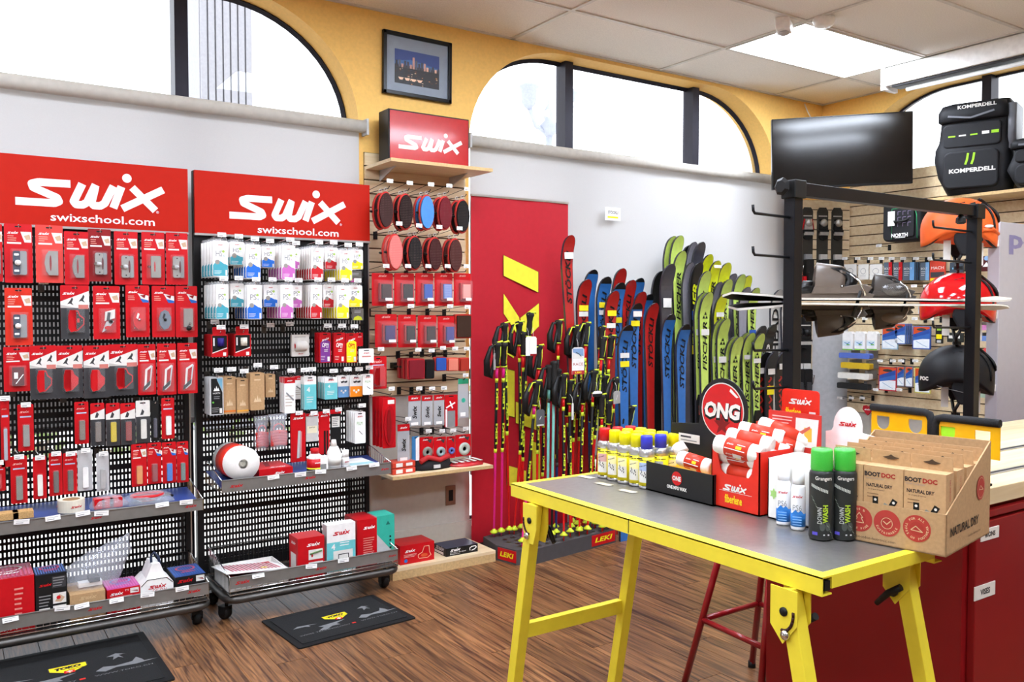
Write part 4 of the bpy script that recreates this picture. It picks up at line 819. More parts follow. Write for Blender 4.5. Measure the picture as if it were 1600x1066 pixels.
x = tx(520, 3.95); zc = hz(520, 707, 3.95) - zt
bottle('squeeze_bottle', 'plain white bottle with conical top', x, 3.95, zt, [(.034, 0), (.036, zc * .5), (.034, zc), (.02, zc + .03)], (WHT, OFW, [(.016, zc + .028), (.011, zc + .062), (.001, zc + .063)]), 20, lambda c: c.lathe([(.0365, .03), (.037, .075)], OFW, 20))
x = tx(538, 3.95); zc = hz(538, 716, 3.95) - zt; bottle('small_bottle', 'small slim white spray bottle with red print', x, 3.95, zt, [(.02, 0), (.02, zc), (.016, zc + .006)], (WHT, WHT, [(.017, zc + .006), (.017, zc + .04), (.001, zc + .04)]), 16, lambda c: (c.swix(0, .04, .025, -.0206, SW), c.lathe([(.0203, .005), (.0203, .025)], LGR, 16)))
x = tx(499, 3.92); carton('small_box', 'small white box with grey window in front of the bottles', x, 3.905, zt, .065, .03, hz(499, 714, 3.905) - zt, WHT, art=lambda b, w, h: b.rect(-w * .36, 0, w * .36, h * .55, -.0006, GRY))
x, w = boxw(545, 583, 3.93); carton('flat_packet', 'flat white and pale teal packet at the end of the tray', x + .01, 3.92, zt, .14, .2, .018, WHT, WHT, WHT, topart=lambda b, w, d: b.rect(-w * .48, d * .05, w * .48, d * .35, -.0006, C('9cc8cc', .5)))
# lower basket of right rack
Y2 = 3.85
x, w = boxw(352, 447, Y2); h0 = hz(400, 897, Y2) - zb; b = MB(); d = .24
for a, c, e, f in ((-w / 2, w / 2, 0, .004), (-w / 2, w / 2, d - .004, d), (-w / 2, -w / 2 + .004, 0, d), (w / 2 - .004, w / 2, 0, d)): b.box(a, c, e, f, 0, h0, WHT)
b.box(-w / 2, w / 2, 0, d, 0, .004, WHT); o = tag(obj('open_carton', b, None, (x, Y2, zb)), 'open white carton with a red photo print on its lid', 'box')
b = MB(); b.box(-w * .4, w * .4, .03, d - .03, .004, h0 * .8, RED); obj('contents', b, o)
b = MB(); b.T = Matrix.Translation((0, 0, h0 + .012)) @ Matrix.Rotation(R(-7), 4, 'X') @ Matrix.Rotation(R(4), 4, 'Y'); b.box(-w * .55, w * .48, -.02, d, 0, .004, WHT)
for i in range(14):
    b.rect  # stripes of the print
    b.box(-w * .42 + i * w * .06, -w * .42 + i * w * .06 + w * .035, .02, d - .03, .0045, .005, C('c8586a' if i % 2 else 'a83a4a', .5))
b.box(w * .1, w * .2, .05, .07, .005, .0055, YEL); obj('lid', b, o)
def a_r1(b, w, h):
    b.swix(w * .08, h * .82, w * .5, -.0008, WHT)
    for q in (.45, .15): b.rect(-w * .1, h * q, w * .44, h * (q + .24), -.0008, OFW); b.tube([(-w * .05, -.002, h * (q + .14)), (w * .4, -.002, h * (q + .19))], .004, C('5a7a4a', .5), 6); b.rect(0, h * (q + .06), w * .06, h * (q + .14), -.001, RED)
x, w = boxw(462, 504, 3.86); carton('boxed_tool', 'red box with two green and white product photos', x, 3.86, zb, w, .12, hz(484, 840, 3.86) - zb, SW, SW, SW, art=a_r1, sideart=lambda b, w, h: (b.rect(-w * .3, h * .2, w * .3, h * .6, -.0006, OFW), b.swix(0, h * .85, w * .5, -.0006, WHT)))
def a_t4(b, w, h): b.rect(-w / 2, h * .05, w / 2, h * .64, -.0005, TQ); b.swix(0, h * .82, w * .6, -.0008, SW); b.text('4', -w * .28, h * .55, h * .11, -.0008, WHT, bold=.04); lines(b, -w * .05, h * .62, w * .3, 2, h * .05, -.0008, WHT); b.rect(-w * .28, h * .2, w * .4, h * .46, -.0008, OFW); b.stroke([(-w * .1, h * .28), (-w * .1, h * .38), (w * .25, h * .38), (w * .25, h * .28)], .004, -.001, BLK); b.text('bbf', 0, h * .12, h * .05, -.0008, DGR)
x, w = boxw(508, 553, 3.86); carton('boxed_wax', 'white and turquoise box standing in the middle of the basket', x, 3.86, zb, w, .06, hz(530, 819, 3.86) - zb, WHT, LGR, WHT, art=a_t4)
def a_r2(b, w, h): b.swix(w * .1, h * .82, w * .6, -.0008, WHT); lines(b, -w * .2, h * .6, w * .4, 7, h * .05, -.0008, C('e08a80', .5)); b.rect(-w * .2, h * .12, w * .3, h * .26, -.0008, OFW)
x, w = boxw(556, 587, 3.9); carton('boxed_tool', 'tall plain red box behind the turquoise one', x, 3.9, zb, w, .16, hz(572, 812, 3.9) - zb, SW, SW, SW, art=a_r2, sideart=lambda b, w, h: (b.swix(0, h * .85, w * .5, -.0006, WHT), b.prism(ell(-w * .2, h * .4, w * .1, h * .1), -.0008, 0, BLK)))
GRN2 = C('35b09a', .4)
x, w = boxw(590, 612, 3.9); carton('boxed_wax', 'tall green and grey box at the right end of the basket', x, 3.9, zb, w + .02, .12, hz(600, 806, 3.9) - zb, GRN2, LGR, GRN2, art=lambda b, w, h: (b.flat([(-w / 2, 0), (w / 2, 0), (w / 2, h * .15), (-w / 2, h * .62)], -.0006, LGR), b.flat([(0, h * .8), (w * .25, h * .8), (w * .12, h * .88)], -.0006, C('1c6a60', .4)), [b.rect(w * .2, h * (.2 + .08 * k), w * .3, h * (.24 + .08 * k), -.0008, BLK) for k in range(5)]))
# ================================================================ wall slats, shelves, brushes
SLZ0, SLN, SLP = .985, 17, .0762
def slatwall(name, label, T, x0, x1, z0, z1, seg=None):
    o = emp(name, label, 'wall panel'); n = int(round((z1 - z0) / SLP)); p = (z1 - z0) / n
    b = MB(); b.T = T; b.box(x0, x1, -.006, 0, z0, z1, C('5a4632', .8)); obj('backing', b, o)
    s = MB(); s.T = T.to_3x3().to_4x4(); g = .004
    s.box(x0, x1, -.019, -.006, g, p - g, MAPLEX); s.box(x0, x1, -.0065, -.006, 0, p, C('5a4632', .8)); f = None
    for i in range(n):
        loc = T.translation + Vector((0, 0, z0 + i * p))
        if f is None: f = obj('slat', s, o, loc)
        else: q = f.copy(); COL.objects.link(q); q.location = loc; q.parent = o
    return o
TA = Matrix.Translation((0, YA, 0))
slatwall('slatwall', 'maple slatwall panel between the two window bays, holding brushes', TA, 1.93, 2.565, .93, 2.272)
YS = YA - .02
PLY = mat('plywood_edge', 'c9a977', .6, var=.12, scale=80)
def shelf(x0, x1, yf, z, label, th=.018, br=True):
    o = emp('shelf', label, 'shelf', (0, 0, 0)); b = MB(); b.box(x0, x1, yf, YS, z - th, z, MAPLEX); b.box(x0, x1, yf - .001, yf, z - th, z, PLY); obj('board', b, o, bevel=.001)
    if br:
        for x in (x0 + .08, x1 - .1): c = MB(); c.add([(x, YS, z - th), (x, YS - .2, z - th), (x, YS, z - th - .06), (x + .006, YS, z - th), (x + .006, YS - .2, z - th), (x + .006, YS, z - th - .06)], [(0, 1, 2), (3, 5, 4), (0, 3, 4, 1), (1, 4, 5, 2), (0, 2, 5, 3)], LGR); obj('bracket', c, o)
    return o
shelf(1.935, 2.555, 4.008, 2.195, 'upper maple shelf carrying the red light box sign')
zs2 = W(700, 738, 'y', 4.02).z + .012
shelf(1.935, 2.555, 4.008, zs2, 'lower maple shelf with folded red packs below the scrapers')
b = MB(); b.box(1.925, 2.56, 3.99, YA - .02, .0, .045, PLY); b.box(1.925, 2.56, 3.99, YA - .02, .045, .062, MAPLEX); tag(obj('floor_platform', b), 'low maple platform on the floor under the slatwall', 'platform')
zpf = .062
# red sign light box on the upper shelf
a, c = W(607, 240, 'y', 4.15).x, W(733, 240, 'y', 4.15).x; zt_ = W(670, 178, 'y', 4.15).z
o = emp('light_box_sign', 'red light box sign with white lettering on the upper shelf', 'sign', ((a + c) / 2, 4.15, 2.195)); w = c - a; h = zt_ - 2.195
b = MB(); b.box(-w / 2, w / 2, .0, .12, 0, h, BLK); obj('case', b, o, bevel=.003)
b = MB(); b.box(-w / 2 + .008, w / 2 - .008, -.003, .0, .008, h - .008, mat('sign_face', 'b0282a', .2, coat=.6)); f = obj('face', b, o); b = MB(); b.swix(0, h * .45, w * .8, -.0042, OFW, hi=True); obj('lettering', b, f)
# framed picture
a, c = W(598, 100, 'y', YA - .02).x, W(705, 100, 'y', YA - .02).x; z0_, z1_ = 2.603, 2.95; w = c - a; h = z1_ - z0_
o = emp('framed_picture', 'black framed night city photograph with grey mat', 'picture', ((a + c) / 2, YA - .003, z0_), rot=(0, R(.6), 0))
b = MB(); t = .022
for q in ((-w / 2, -w / 2 + t, 0, h), (w / 2 - t, w / 2, 0, h), (-w / 2, w / 2, 0, t), (-w / 2, w / 2, h - t, h)): b.box(q[0], q[1], -.024, 0, q[2], q[3], BLK2)
obj('frame', b, o, bevel=.003); b = MB(); b.box(-w / 2 + t, w / 2 - t, -.01, -.002, t, h - t, C('8e9aa8', .6)); obj('mat_board', b, o)
b = MB(); X0, X1, Z0, Z1 = -w * .33, w * .32, h * .2, h * .74
b.rect(X0, Z0, X1, Z1, -.011, C('15181f', .5)); b.rect(X0, h * .52, X1, Z1, -.0115, C('1f3f86', .5)); b.flat([(X0, h * .55), (-w * .1, h * .6), (X1, h * .53), (X1, h * .5), (X0, h * .5)], -.0118, C('3a6aa8', .5)); rr = random.Random(5)
for k in range(16):
    x = X0 + (X1 - X0) * (k + .3) / 16; hh = rr.uniform(.02, .11) * h * (1.5 if 5 < k < 10 else .8); b.rect(x, h * .46, x + w * .03, h * .5 + hh, -.012, C(rr.choice(('e8b8a0', '3a3a48', '1c2030', 'c89888', '50586a')), .5))
for k in range(60): x = rr.uniform(X0, X1 - .01); z = rr.uniform(Z0, h * .47); b.rect(x, z, x + rr.uniform(.003, .012), z + .003, -.0122, C(rr.choice(('f0a060', 'ffd8b0', '703018', '2a4060', '101418')), .5))
for k in range(4): x = X0 + w * (.05 + .09 * k); b.flat([(x, h * .3), (x + w * .08, h * .3), (x + w * .06, h * .26), (x + w * .02, h * .26)], -.0124, C('ffd0b0', .5))
obj('photograph', b, o); b = MB(); b.rect(-w / 2 + t, t, w / 2 - t, h - t, -.014, clear('picture_glass', 'ffffff', .05, .2)); obj('glass', b, o)
# oval brushes on hooks
def brush(x0, y0, x1, y1, Y, bris, label, n=1, pat=False):
    p, w, h = geo(x0, y0, x1, y1, Y); b = MB(); w = min(w, .085) if w > .085 else w; A = ell(0, -h / 2, w / 2, h / 2, n=24)
    b.prism(A, 0, .018, C('c8342c', .4)); o = obj('oval_brush', b, None, (p.x, Y, p.z), R(-8)); tag(o, label, 'brush')
    c = MB(); c.prism(ell(0, -h / 2, w * .43, h * .45, n=24), -.016, 0, bris)
    if True:
        dot = C('8a7068' if not pat else 'f0c8c0', .7)
        for i in range(-4, 5):
            for j in range(-9, 10):
                u, v = i * w * .095, j * h * .045
                if (u / (w * .4)) ** 2 + (v / (h * .42)) ** 2 < 1: c.add([(u - .0012, -.017, v - h / 2), (u + .0012, -.017, v - h / 2), (u, -.0165, v - h / 2 + .0026)], [(0, 1, 2)], dot)
    obj('bristles', c, o)
    s = MB(); s.tube([(-w * .5, .002, -h * .52), (-w * .58, .02, -h * .5), (-w * .3, .034, -h * .5), (w * .3, .034, -h * .5), (w * .52, .01, -h * .5)], .006, BLK, 6); obj('strap', s, o)
    l = MB(); l.tube([(0, .006, -.004), (-.008, .004, .012), (.0, .002, .02), (.01, .004, .014), (0, .006, 0)], .0022, WHT, 6); obj('hanging_loop', l, o)
    for k in range(n):
        q = copy_tree(o); q.location.y += .062 * (k + 1); q['label'] = label + ', behind the front one'
    return o
YB = 4.06
B1 = [(587, 299, 618, 358, 'brown bristled', '3a2220'), (618, 302, 649, 360, 'black brown bristled', '241614'), (652, 304, 681, 360, 'blue bristled', '4a8ad0'), (681, 306, 709, 360, 'dark red bristled', '6a1420'), (709, 311, 736, 365, 'black felt', '101010')]
B2 = [(601, 365, 633, 423, 'pink bristled', 'd8706a'), (635, 368, 661, 423, 'black haired', '1c1a1a'), (665, 370, 694, 424, 'maroon bristled', '3c1616'), (697, 372, 725, 426, 'blue rimmed brown bristled', '4a2420')]
for row, L in (('upper', B1), ('second', B2)):
    for i, (a, b_, c_, d_, lab, col) in enumerate(L):
        brush(a, b_, c_, d_, YB, C(col, .95), 'red oval ski brush, %s, %s row' % (lab, row), 1, lab.startswith('pink'))
        p = W((a + c_) / 2 + 2, b_ - 4, 'y', YB); peg_hook(p.x, p.z + .004, YS, YS - YB + .03, 'black hook with white tag above the %s brush, %s row' % (lab, row), tagw=.036, black=True, tagz=.032)
def brushpack(a, b_, c_, d_, colr, lab, Y=4.1, frame=SW):
    p, w, h = geo(a, b_, c_, d_, Y); b = MB(); b.prism(rrect(-w / 2, -h, w / 2, 0, .006, 2), 0, .002, frame); b.swix(0, -h * .08, w * .4, -.0006, C('e8b0a8', .5)); o = obj('brush_pack', b, None, (p.x, Y, p.z)); tag(o, lab, 'brush pack')
    c = MB(); c.prism(rrect(-w * .2, -h * .82, w * .32, -h * .3, .004), -.02, -.002, C('a81c22', .5)); c.prism(rrect(-w * .13, -h * .78, w * .3, -h * .34, .002), -.034, -.02, C(colr, .9))
    if colr in ('5a7ac0', 'e88a80'):
        for i in range(5):
            for j in range(8): c.rect(-w * .1 + i * w * .08, -h * .76 + j * h * .052, -w * .1 + i * w * .08 + w * .03, -h * .76 + j * h * .052 + h * .022, -.0345, OFW)
    obj('brush', c, o); c = MB(); A = rrect(-w * .4, -h * .92, w * .42, -h * .2, .008, 2); B_ = rrect(-w * .34, -h * .88, w * .38, -h * .24, .008, 2); c.loft([[(u, 0, v) for u, v in A], [(u, -.04, v) for u, v in B_]], CLR, False, caps=False); c.add([(u, -.04, v) for u, v in B_], [tuple(range(len(B_)))], CLR); obj('blister', c, o)
    c = MB(); c.rect(-w * .02, -h * .84, w * .3, -h * .76, -.0412, WHT); obj('price_sticker', c, o)
    return o
cols3 = ['3a2220', '241818', '2a50a0', '5a7ac0', 'e88a80']; nm3 = ['brown', 'black', 'dark blue', 'blue dotted', 'pink dotted']
for i, (a, c_) in enumerate(((581, 614), (616, 647), (649, 677), (679, 707), (709, 736))):
    brushpack(a, 427, c_, 478, cols3[i], 'red blister pack with %s square brush, third row' % nm3[i]); p = W((a + c_) / 2, 424, 'y', 4.1); peg_hook(p.x, p.z, YS, .26, 'black hook with white tag over the %s brush pack, third row' % nm3[i], tagw=.036, black=True, tagz=.026)
cols4 = ['3a2a60', '201818', '2c1414', '3a3a80']; nm4 = ['purple', 'black', 'dark brown', 'violet']
for i, (a, c_) in enumerate(((586, 620), (622, 650), (653, 682), (684, 710))):
    brushpack(a, 491 + i, c_, 543, cols4[i], 'red blister pack with %s square brush, fourth row' % nm4[i]); p = W((a + c_) / 2, 486, 'y', 4.1); peg_hook(p.x, p.z, YS, .26, 'black hook with white tag over the %s brush pack, fourth row' % nm4[i], tagw=.036, black=True, tagz=.026)
def block(a, b_, c_, d_, body, face, lab, Y=4.1, n=0, dots=None):
    p, w, h = geo(a, b_, c_, d_, Y); b = MB(); b.prism(rrect(-w / 2, -h, w / 2, 0, .008, 3), 0, .03, C(body, .4)); o = obj('hand_brush', b, None, (p.x, Y, p.z), R(-6)); tag(o, lab, 'brush'); c = MB(); c.prism(rrect(-w * .42, -h * .94, w * .42, -h * .06, .005), -.012, 0, C(face, .9))
    if dots:
        for i in range(6):
            for j in range(8): c.rect(-w * .38 + i * w * .13, -h * .9 + j * h * .105, -w * .38 + i * w * .13 + w * .06, -h * .9 + j * h * .105 + h * .05, -.0126, C(dots, .6))
    obj('bristles', c, o)
    for k in range(n): q = copy_tree(o); q.location.y += .05 * (k + 1); q['label'] = lab + ', ' + ('second', 'third')[k] + ' in its stack'
    return o
block(712, 491, 736, 529, 'b8281c', '3a2418', 'square brush with yellow edged brown bristles, end of the fourth row'); p = W(724, 487, 'y', 4.1); peg_hook(p.x, p.z, YS, .26, 'black hook with white tag over the yellow edged brush', tagw=.036, black=True, tagz=.026)
blister(578, 557, 604, 608, 4.06, 'redguide3', 'red pack with red twin guide left on the fifth row', SW, 'narrow', bub=(.15, .3, .9, .95)); p = W(592, 553, 'y', 4.1); peg_hook(p.x, p.z, YS, .24, 'black hook with white tag over the red twin guide pack', tagw=.036, black=True, tagz=.026)
for a, b_, c_, d_, bo, fa, lab, n, dt in ((637, 561, 663, 593, 'b8242a', '7a1420', 'dark red square brush on the fifth row', 2, None), (664, 562, 678, 592, '141414', '0c0c0c', 'black felt block on the fifth row', 0, None), (680, 558, 697, 580, 'c8342c', '2a50a0', 'small brush with blue bristles on the fifth row', 0, None), (699, 559, 716, 580, 'd8503c', 'd86a50', 'small pink dotted brush on the fifth row', 0, 'f0b0a0'), (718, 559, 733, 580, 'c8342c', 'a83020', 'small red brush ending the fifth row', 0, None)):
    block(a, b_, c_, d_, bo, fa, lab, 4.1, n, dt); p = W((a + c_) / 2, b_ - 6, 'y', 4.1); peg_hook(p.x, p.z, YS, .24, 'black hook with white tag over the ' + lab, tagw=.036, black=True, tagz=.03)
b = MB(); b.box(-.09, .06, -.05, 0, -.02, .012, BLK); b.box(-.09, -.07, -.14, 0, -.012, .0, BLK); b.box(.02, .05, -.12, -.02, -.03, .01, DGR); p = W(632, 569, 'y', YS); tag(obj('black_bracket', b, None, (p.x, YS, p.z), bevel=.002), 'black bracket arm left of the dark red brush', 'bracket')
# sixth row
p_, w, h = geo(600, 622, 621, 700, 4.02); b = MB(); w = .075; b.prism(rrect(-w / 2, -h, w / 2, 0, .005, 2), 0, .004, SW); b.prism(ell(0, -h * .55, w * .42, h * .4, n=20), -.012, 0, C('b01820', .25)); b.prism(ell(-w * .08, -h * .55, w * .16, h * .33, n=16), -.016, -.012, DRED); b.rect(-w * .1, -h * .12, w * .4, -h * .04, -.0008, OFW)
o = tag(obj('scraper_pack', b, None, (p_.x - .01, 4.02, p_.z)), 'long red oval sharpener pack at the left of the sixth row', 'tool pack'); stacked(o, 3, .04, 'long red sharpener packs')
p = W(610, 616, 'y', 4.05); peg_hook(p.x, p.z, YS, .28, 'black hook with white tag over the long red packs', tagw=.036, black=True, tagz=.03)
def scr(a, b_, c_, d_, lab, top=SW, Y=4.1, dark=True, logo=True):
    p, w, h = geo(a, b_, c_, d_, Y); b = MB(); b.prism(rrect(-w / 2, -h, w / 2, 0, .004, 2), 0, .004, clear('clear_scraper', 'c8ccd0', .55, .15)); b.rect(-w / 2, -h * .18, w / 2, 0, -.0006, top); b.swix(0, -h * .09, w * .6, -.001, WHT)
    b.text('Swix' if logo else '', 0, -h * .55, w * .35, -.001, BLK if dark else GRY, ang=90, shear=.2, bold=.03) if logo else None
    b.rect(-w * .3, -h * .97, w * .3, -h * .88, -.001, WHT); return tag(obj('plastic_scraper', b, None, (p.x, Y, p.z)), lab, 'scraper')
for i, (a, b_, c_, d_) in enumerate(((638, 618, 657, 666), (659, 618, 676, 665), (678, 617, 694, 664))): scr(a, b_, c_, d_, 'clear plastic scraper with red header, %s of three' % ('left', 'middle', 'right')[i]); p = W((a + c_) / 2 + 4, b_ - 5, 'y', 4.1); peg_hook(p.x, p.z, YS, .24, 'black hook with white tag over the %s clear scraper' % ('left', 'middle', 'right')[i], tagw=.036, black=True, tagz=.022)
packet(695, 617, 715, 667, 4.1, 'file_pack', 'red card with grey file and white cross', SW, lambda b, w, h: (b.rect(-w * .3, -h, w * .3, -h * .5, -.0006, GRY), b.rect(-w * .45, -h, -w * .32, -h * .45, -.0006, WHT), b.stroke([(-w * .4, -h * .4), (w * .3, -h * .25)], .008, -.0008, WHT), b.stroke([(-w * .1, -h * .2), (w * .1, -h * .42)], .008, -.0008, WHT)), .005, 'tool pack')
b_ = geo(716, 592, 732, 653, 4.1); p, w, h = b_; b = MB(); b.prism(rrect(-w / 2, -h, w / 2, 0, .004, 2), 0, .004, clear('clear_scraper')); b.rect(-w / 2, -h * .13, w / 2, 0, -.0006, C('2f9a70', .4)); b.flat(ell(0, -h * .55, w * .2, n=14), -.0008, C('3aa890', .4)); b.rect(-w * .3, -h * .96, w * .2, -h * .86, -.0008, WHT); tag(obj('plastic_scraper', b, None, (p.x, 4.1, p.z)), 'tall clear scraper with green header at the panel edge', 'scraper'); peg_hook(p.x, p.z, YS, .24, 'black hook with white tag over the green header scraper', tagw=.036, black=True, tagz=.022)
scr(621, 663, 640, 722, 'long clear scraper with red header, hanging lower left', Y=4.08); p = W(633, 660, 'y', 4.1); peg_hook(p.x, p.z, YS, .25, 'black hook with white tag over the long clear scraper', tagw=.036, black=True, tagz=.022)
packet(644, 682, 655, 720, 4.1, 'file_pack', 'blue and white card at the left of the wheel packs', C('3a7ab0', .4), lambda b, w, h: b.flat([(0, -h), (w / 2, -h), (w / 2, 0), (0, -h * .1)], -.0006, WHT), .006, 'tool pack')
for i, (a, b1, c_, d_, cc) in enumerate(((656, 683, 677, 719, '8a8a80'), (678, 683, 697, 718, '9ab0b0'), (698, 682, 711, 716, '5a6ab0'), (712, 679, 736, 713, 'b8c0b4'))):
    o = packet(a, b1, c_, d_, 4.1 - .004 * i, 'wheel_pack', 'red card with round %s sharpening wheel, seventh row' % ('grey', 'pale blue', 'blue', 'large green grey')[i], SW, lambda b, w, h, cc=cc: (b.lathe([(w * .12, 0), (w * .36, 0), (w * .36, -.006), (w * .14, -.008), (w * .12, 0)], C(cc, .5), 18, (w * .05, -.001, -h * .66), 'y'), b.lathe([(.001, -.001), (w * .12, -.001)], BLK, 10, (w * .05, -.001, -h * .66), 'y'), b.swix(-w * .1, -h * .12, w * .4, -.0008, WHT), b.flat([(0, -h * .12), (w * .4, -h * .12), (w * .3, -h * .3)], -.0008, DGR)), .005, 'tool pack')
    p = W((a + c_) / 2, b1 - 4, 'y', 4.1); peg_hook(p.x, p.z, YS, .24, 'black hook with white tag over the %s wheel card' % ('grey', 'pale blue', 'blue', 'large green grey')[i], tagw=.036, black=True, tagz=.022)
# things on the lower shelf
for k in range(2):
    b = MB(); b.box(-.08, .06, -.05, .05, 0, .032, C('c8402c', .4)); b.rect(-.06, .006, -.02, .026, -.0508, OFW); b.rect(0, .008, .04, .024, -.0508, OFW); tag(obj('strap_pack', b, None, (2.03, 4.1, zs2 + .034 * k), R(4), bevel=.004), 'red and white wrapped pack on the lower shelf, %s of two' % ('bottom', 'top')[k], 'pack')
o = lump('waist_belt', 'folded black and red padded belt lying on the lower shelf', 'belt', 2.22, 4.12, zs2, .13, .07, .075, C('1c1a1c', .8), 9); b = MB(); b.tube([(-.09, -.05, .05), (-.04, -.045, .07), (.03, -.05, .05), (.09, -.045, .07)], .014, C('b8282a', .7), 6); obj('red_strap', b, o); b = MB(); b.box(-.02, .02, -.075, -.07, .012, .03, C('cfcfcf', .4)); obj('patch', b, o)
o = lump('plastic_pack', 'flat shiny red and white plastic pack on the lower shelf', 'pack', 2.43, 4.12, zs2, .12, .08, .025, clear('red_film', 'd03038', .9, .15), 11); b = MB()
for k in range(5): b.box(-.09 + .04 * k, -.07 + .04 * k, -.06, .05, .0245, .026, OFW)
obj('print', b, o)
# outlet on the wall
a, c = W(696, 760, 'y', YA), W(711, 788, 'y', YA); b = MB(); b.box(a.x, c.x, YA - .006, YA - .001, c.z, a.z, C('9a7a68', .4, metal=.6)); b.box(a.x + .018, c.x - .018, YA - .009, YA - .006, c.z + .025, a.z - .025, BLK); tag(obj('wall_outlet', b), 'bronze outlet plate on the white wall under the shelf', 'outlet')
# boxes on the platform
x, w = boxw(625, 676, 4.03)
def a_sh(b, w, h): b.swix(-w * .22, h * .68, w * .3, -.0008, WHT); lines(b, -w * .4, h * .5, 0, 3, h * .06, -.0008, C('e8b0a8', .5)); b.stroke([(w * .02, h * .28), (w * .02, h * .4), (w * .14, h * .5), (w * .2, h * .8), (w * .34, h * .8), (w * .36, h * .45), (w * .4, h * .3), (w * .3, h * .18), (w * .05, h * .2), (w * .02, h * .28)], .003, -.0008, C('f0c0a0', .4)); b.flat(ell(w * .2, h * .34, w * .1, h * .09, n=14), -.0008, C('d85a30', .4)); b.flat(ell(-w * .34, h * .18, w * .05, n=12), -.0009, BLU)
carton('boxed_sharpener', 'red box with an electric sharpener drawn on it, on the platform', x, 4.03, zpf, w + .01, .15, hz(650, 850, 4.03) - zpf, SW, SW, C('b0141a', .4), art=a_sh, sideart=lambda b, w, h: (b.rect(-w * .4, h * .1, -w * .1, h * .35, -.0006, OFW), b.swix(w * .1, h * .8, w * .5, -.0006, WHT)))
x, w = boxw(696, 746, 4.03)
def a_sb(b, w, h): b.swix(-w * .22, h * .7, w * .32, -.0008, WHT); b.text('Electric Scraper', -w * .12, h * .4, h * .13, -.0008, WHT, w=w * .5); b.text('Sharpener', -w * .22, h * .22, h * .13, -.0008, WHT, w=w * .32); b.stroke([(w * .25, h * .3), (w * .24, h * .6), (w * .3, h * .75), (w * .42, h * .78), (w * .45, h * .6), (w * .4, h * .4), (w * .3, h * .28)], .005, -.0008, WHT)
carton('boxed_sharpener', 'black box with white lettering beside the red one on the platform', x, 4.03, zpf, w, .14, hz(720, 854, 4.03) - zpf, BLK, BLK, C('16203a', .3), art=a_sb, sideart=lambda b, w, h: (b.rect(-w * .42, h * .1, w * .3, h * .4, -.0006, OFW), b.swix(0, h * .78, w * .7, -.0006, LGR)))
# ================================================================ red banner, stand sticker
yb = 4.27; a, c = W(736, 310, 'y', yb).x, W(888, 322, 'y', yb).x; zt_ = W(736, 306, 'y', yb).z; zb_ = .03
o = emp('roll_up_banner', 'tall red banner with yellow lettering behind the ski poles', 'banner', ((a + c) / 2, yb, 0)); w = c - a; b = MB(); n = 16
BN = mat('banner_red', 'c2202e', .6, var=.03, trans=.15); vs = []
for i in range(n + 1): x = -w / 2 + w * i / n; vs += [(x, .004 * math.sin(i * .9), zb_), (x, .003 * math.sin(i * .9 + .5), zt_)]
b.add(vs, [(2 * i, 2 * i + 2, 2 * i + 3, 2 * i + 1) for i in range(n)], BN, True); obj('fabric', b, o)
b = MB(); b.box(-w / 2, w / 2, -.006, .008, zt_, zt_ + .012, SIL); obj('top_rail', b, o); b = MB(); b.box(-w / 2, w / 2, -.03, .03, .0, zb_, BLK); obj('base', b, o)
b = MB(); Yb = C('f0e23c', .5); O = C('3a3010', .6)
def bp(pts, yy=yb - .008):
    q = []
    for px, py in pts: v = W(px, py, 'y', yy); q.append((v.x - (a + c) / 2, v.z))
    cx = sum(u for u, _ in q) / len(q); cz = sum(v for _, v in q) / len(q)
    b.flat([(cx + (u - cx) * 1.03, cz + (v - cz) * 1.025) for u, v in q], -.0075, O); b.flat(q, -.0082, Yb)
bp([(787, 399), (841, 425), (841, 457), (787, 431)]); bp([(787, 459), (811, 496), (817, 536), (787, 490)]); bp([(813, 497), (842, 474), (842, 510), (818, 535)])
bp([(790, 528), (803, 540), (803, 560), (790, 552)]); bp([(789, 576), (804, 580), (804, 652), (789, 648)]); bp([(806, 628), (838, 640), (838, 672), (806, 661)]); bp([(832, 690), (844, 694), (844, 760), (832, 758)]); bp([(792, 727), (822, 736), (822, 768), (792, 758)])
obj('lettering', b, o)
p = W(957, 334, 'y', 4.3); b = MB(); b.box(-.065, .065, -.002, 0, -.045, .04, WHT); b.text('ST\u00d6CKLI', 0, .008, .018, -.0028, DGR, w=.085, bold=.02); b.box(-.045, .045, -.0028, -.002, -.03, -.018, YEL); tag(obj('paper_sign', b, None, (p.x, 4.298, p.z)), 'small white card sign taped to the blind above the skis', 'sign')
# ================================================================ pole stand and poles
zB = .085
P5 = [W(px, py, 'z', zB) for px, py in ((748, 836), (775, 852), (806, 860), (838, 858), (962, 826))]
P5 = [(p.x, min(p.y, 4.2)) for p in P5]; P5 += [(P5[4][0] - .02, P5[4][1] + .27), (P5[0][0] + .16, 4.24)]
RUB = mat('rubber_grey', '4a4748', .7)
b = MB(); b.prism(P5, 0, zB, RUB, 'z'); base = tag(obj('pole_stand', b, None), 'dark grey rubber pole stand with holes and two red and yellow badges', 'stand')
b = MB(); ex = Vector((P5[4][0] - P5[3][0], P5[4][1] - P5[3][1], 0)).normalized(); ey = Vector((-ex.y, ex.x, 0)); o0 = Vector((P5[3][0], P5[3][1], zB + .0005))
holes = []
for j in range(5):
    for i in range(-3, 10):
        c = o0 + ex * (.06 + .064 * i - (.02 * (j % 2))) + ey * (.04 + .055 * j)
        inside = c.x > P5[0][0] + .04 + max(0, (4.0 - c.y)) * .25 and c.x < P5[4][0] - .03 and c.y < 4.18
        if inside: holes.append(c); b.add([(c.x + .014 * math.cos(R(t)), c.y + .014 * math.sin(R(t)), c.z) for t in range(0, 360, 36)], [tuple(range(10))], BLK2)
obj('hole', b, base, kind='stuff')
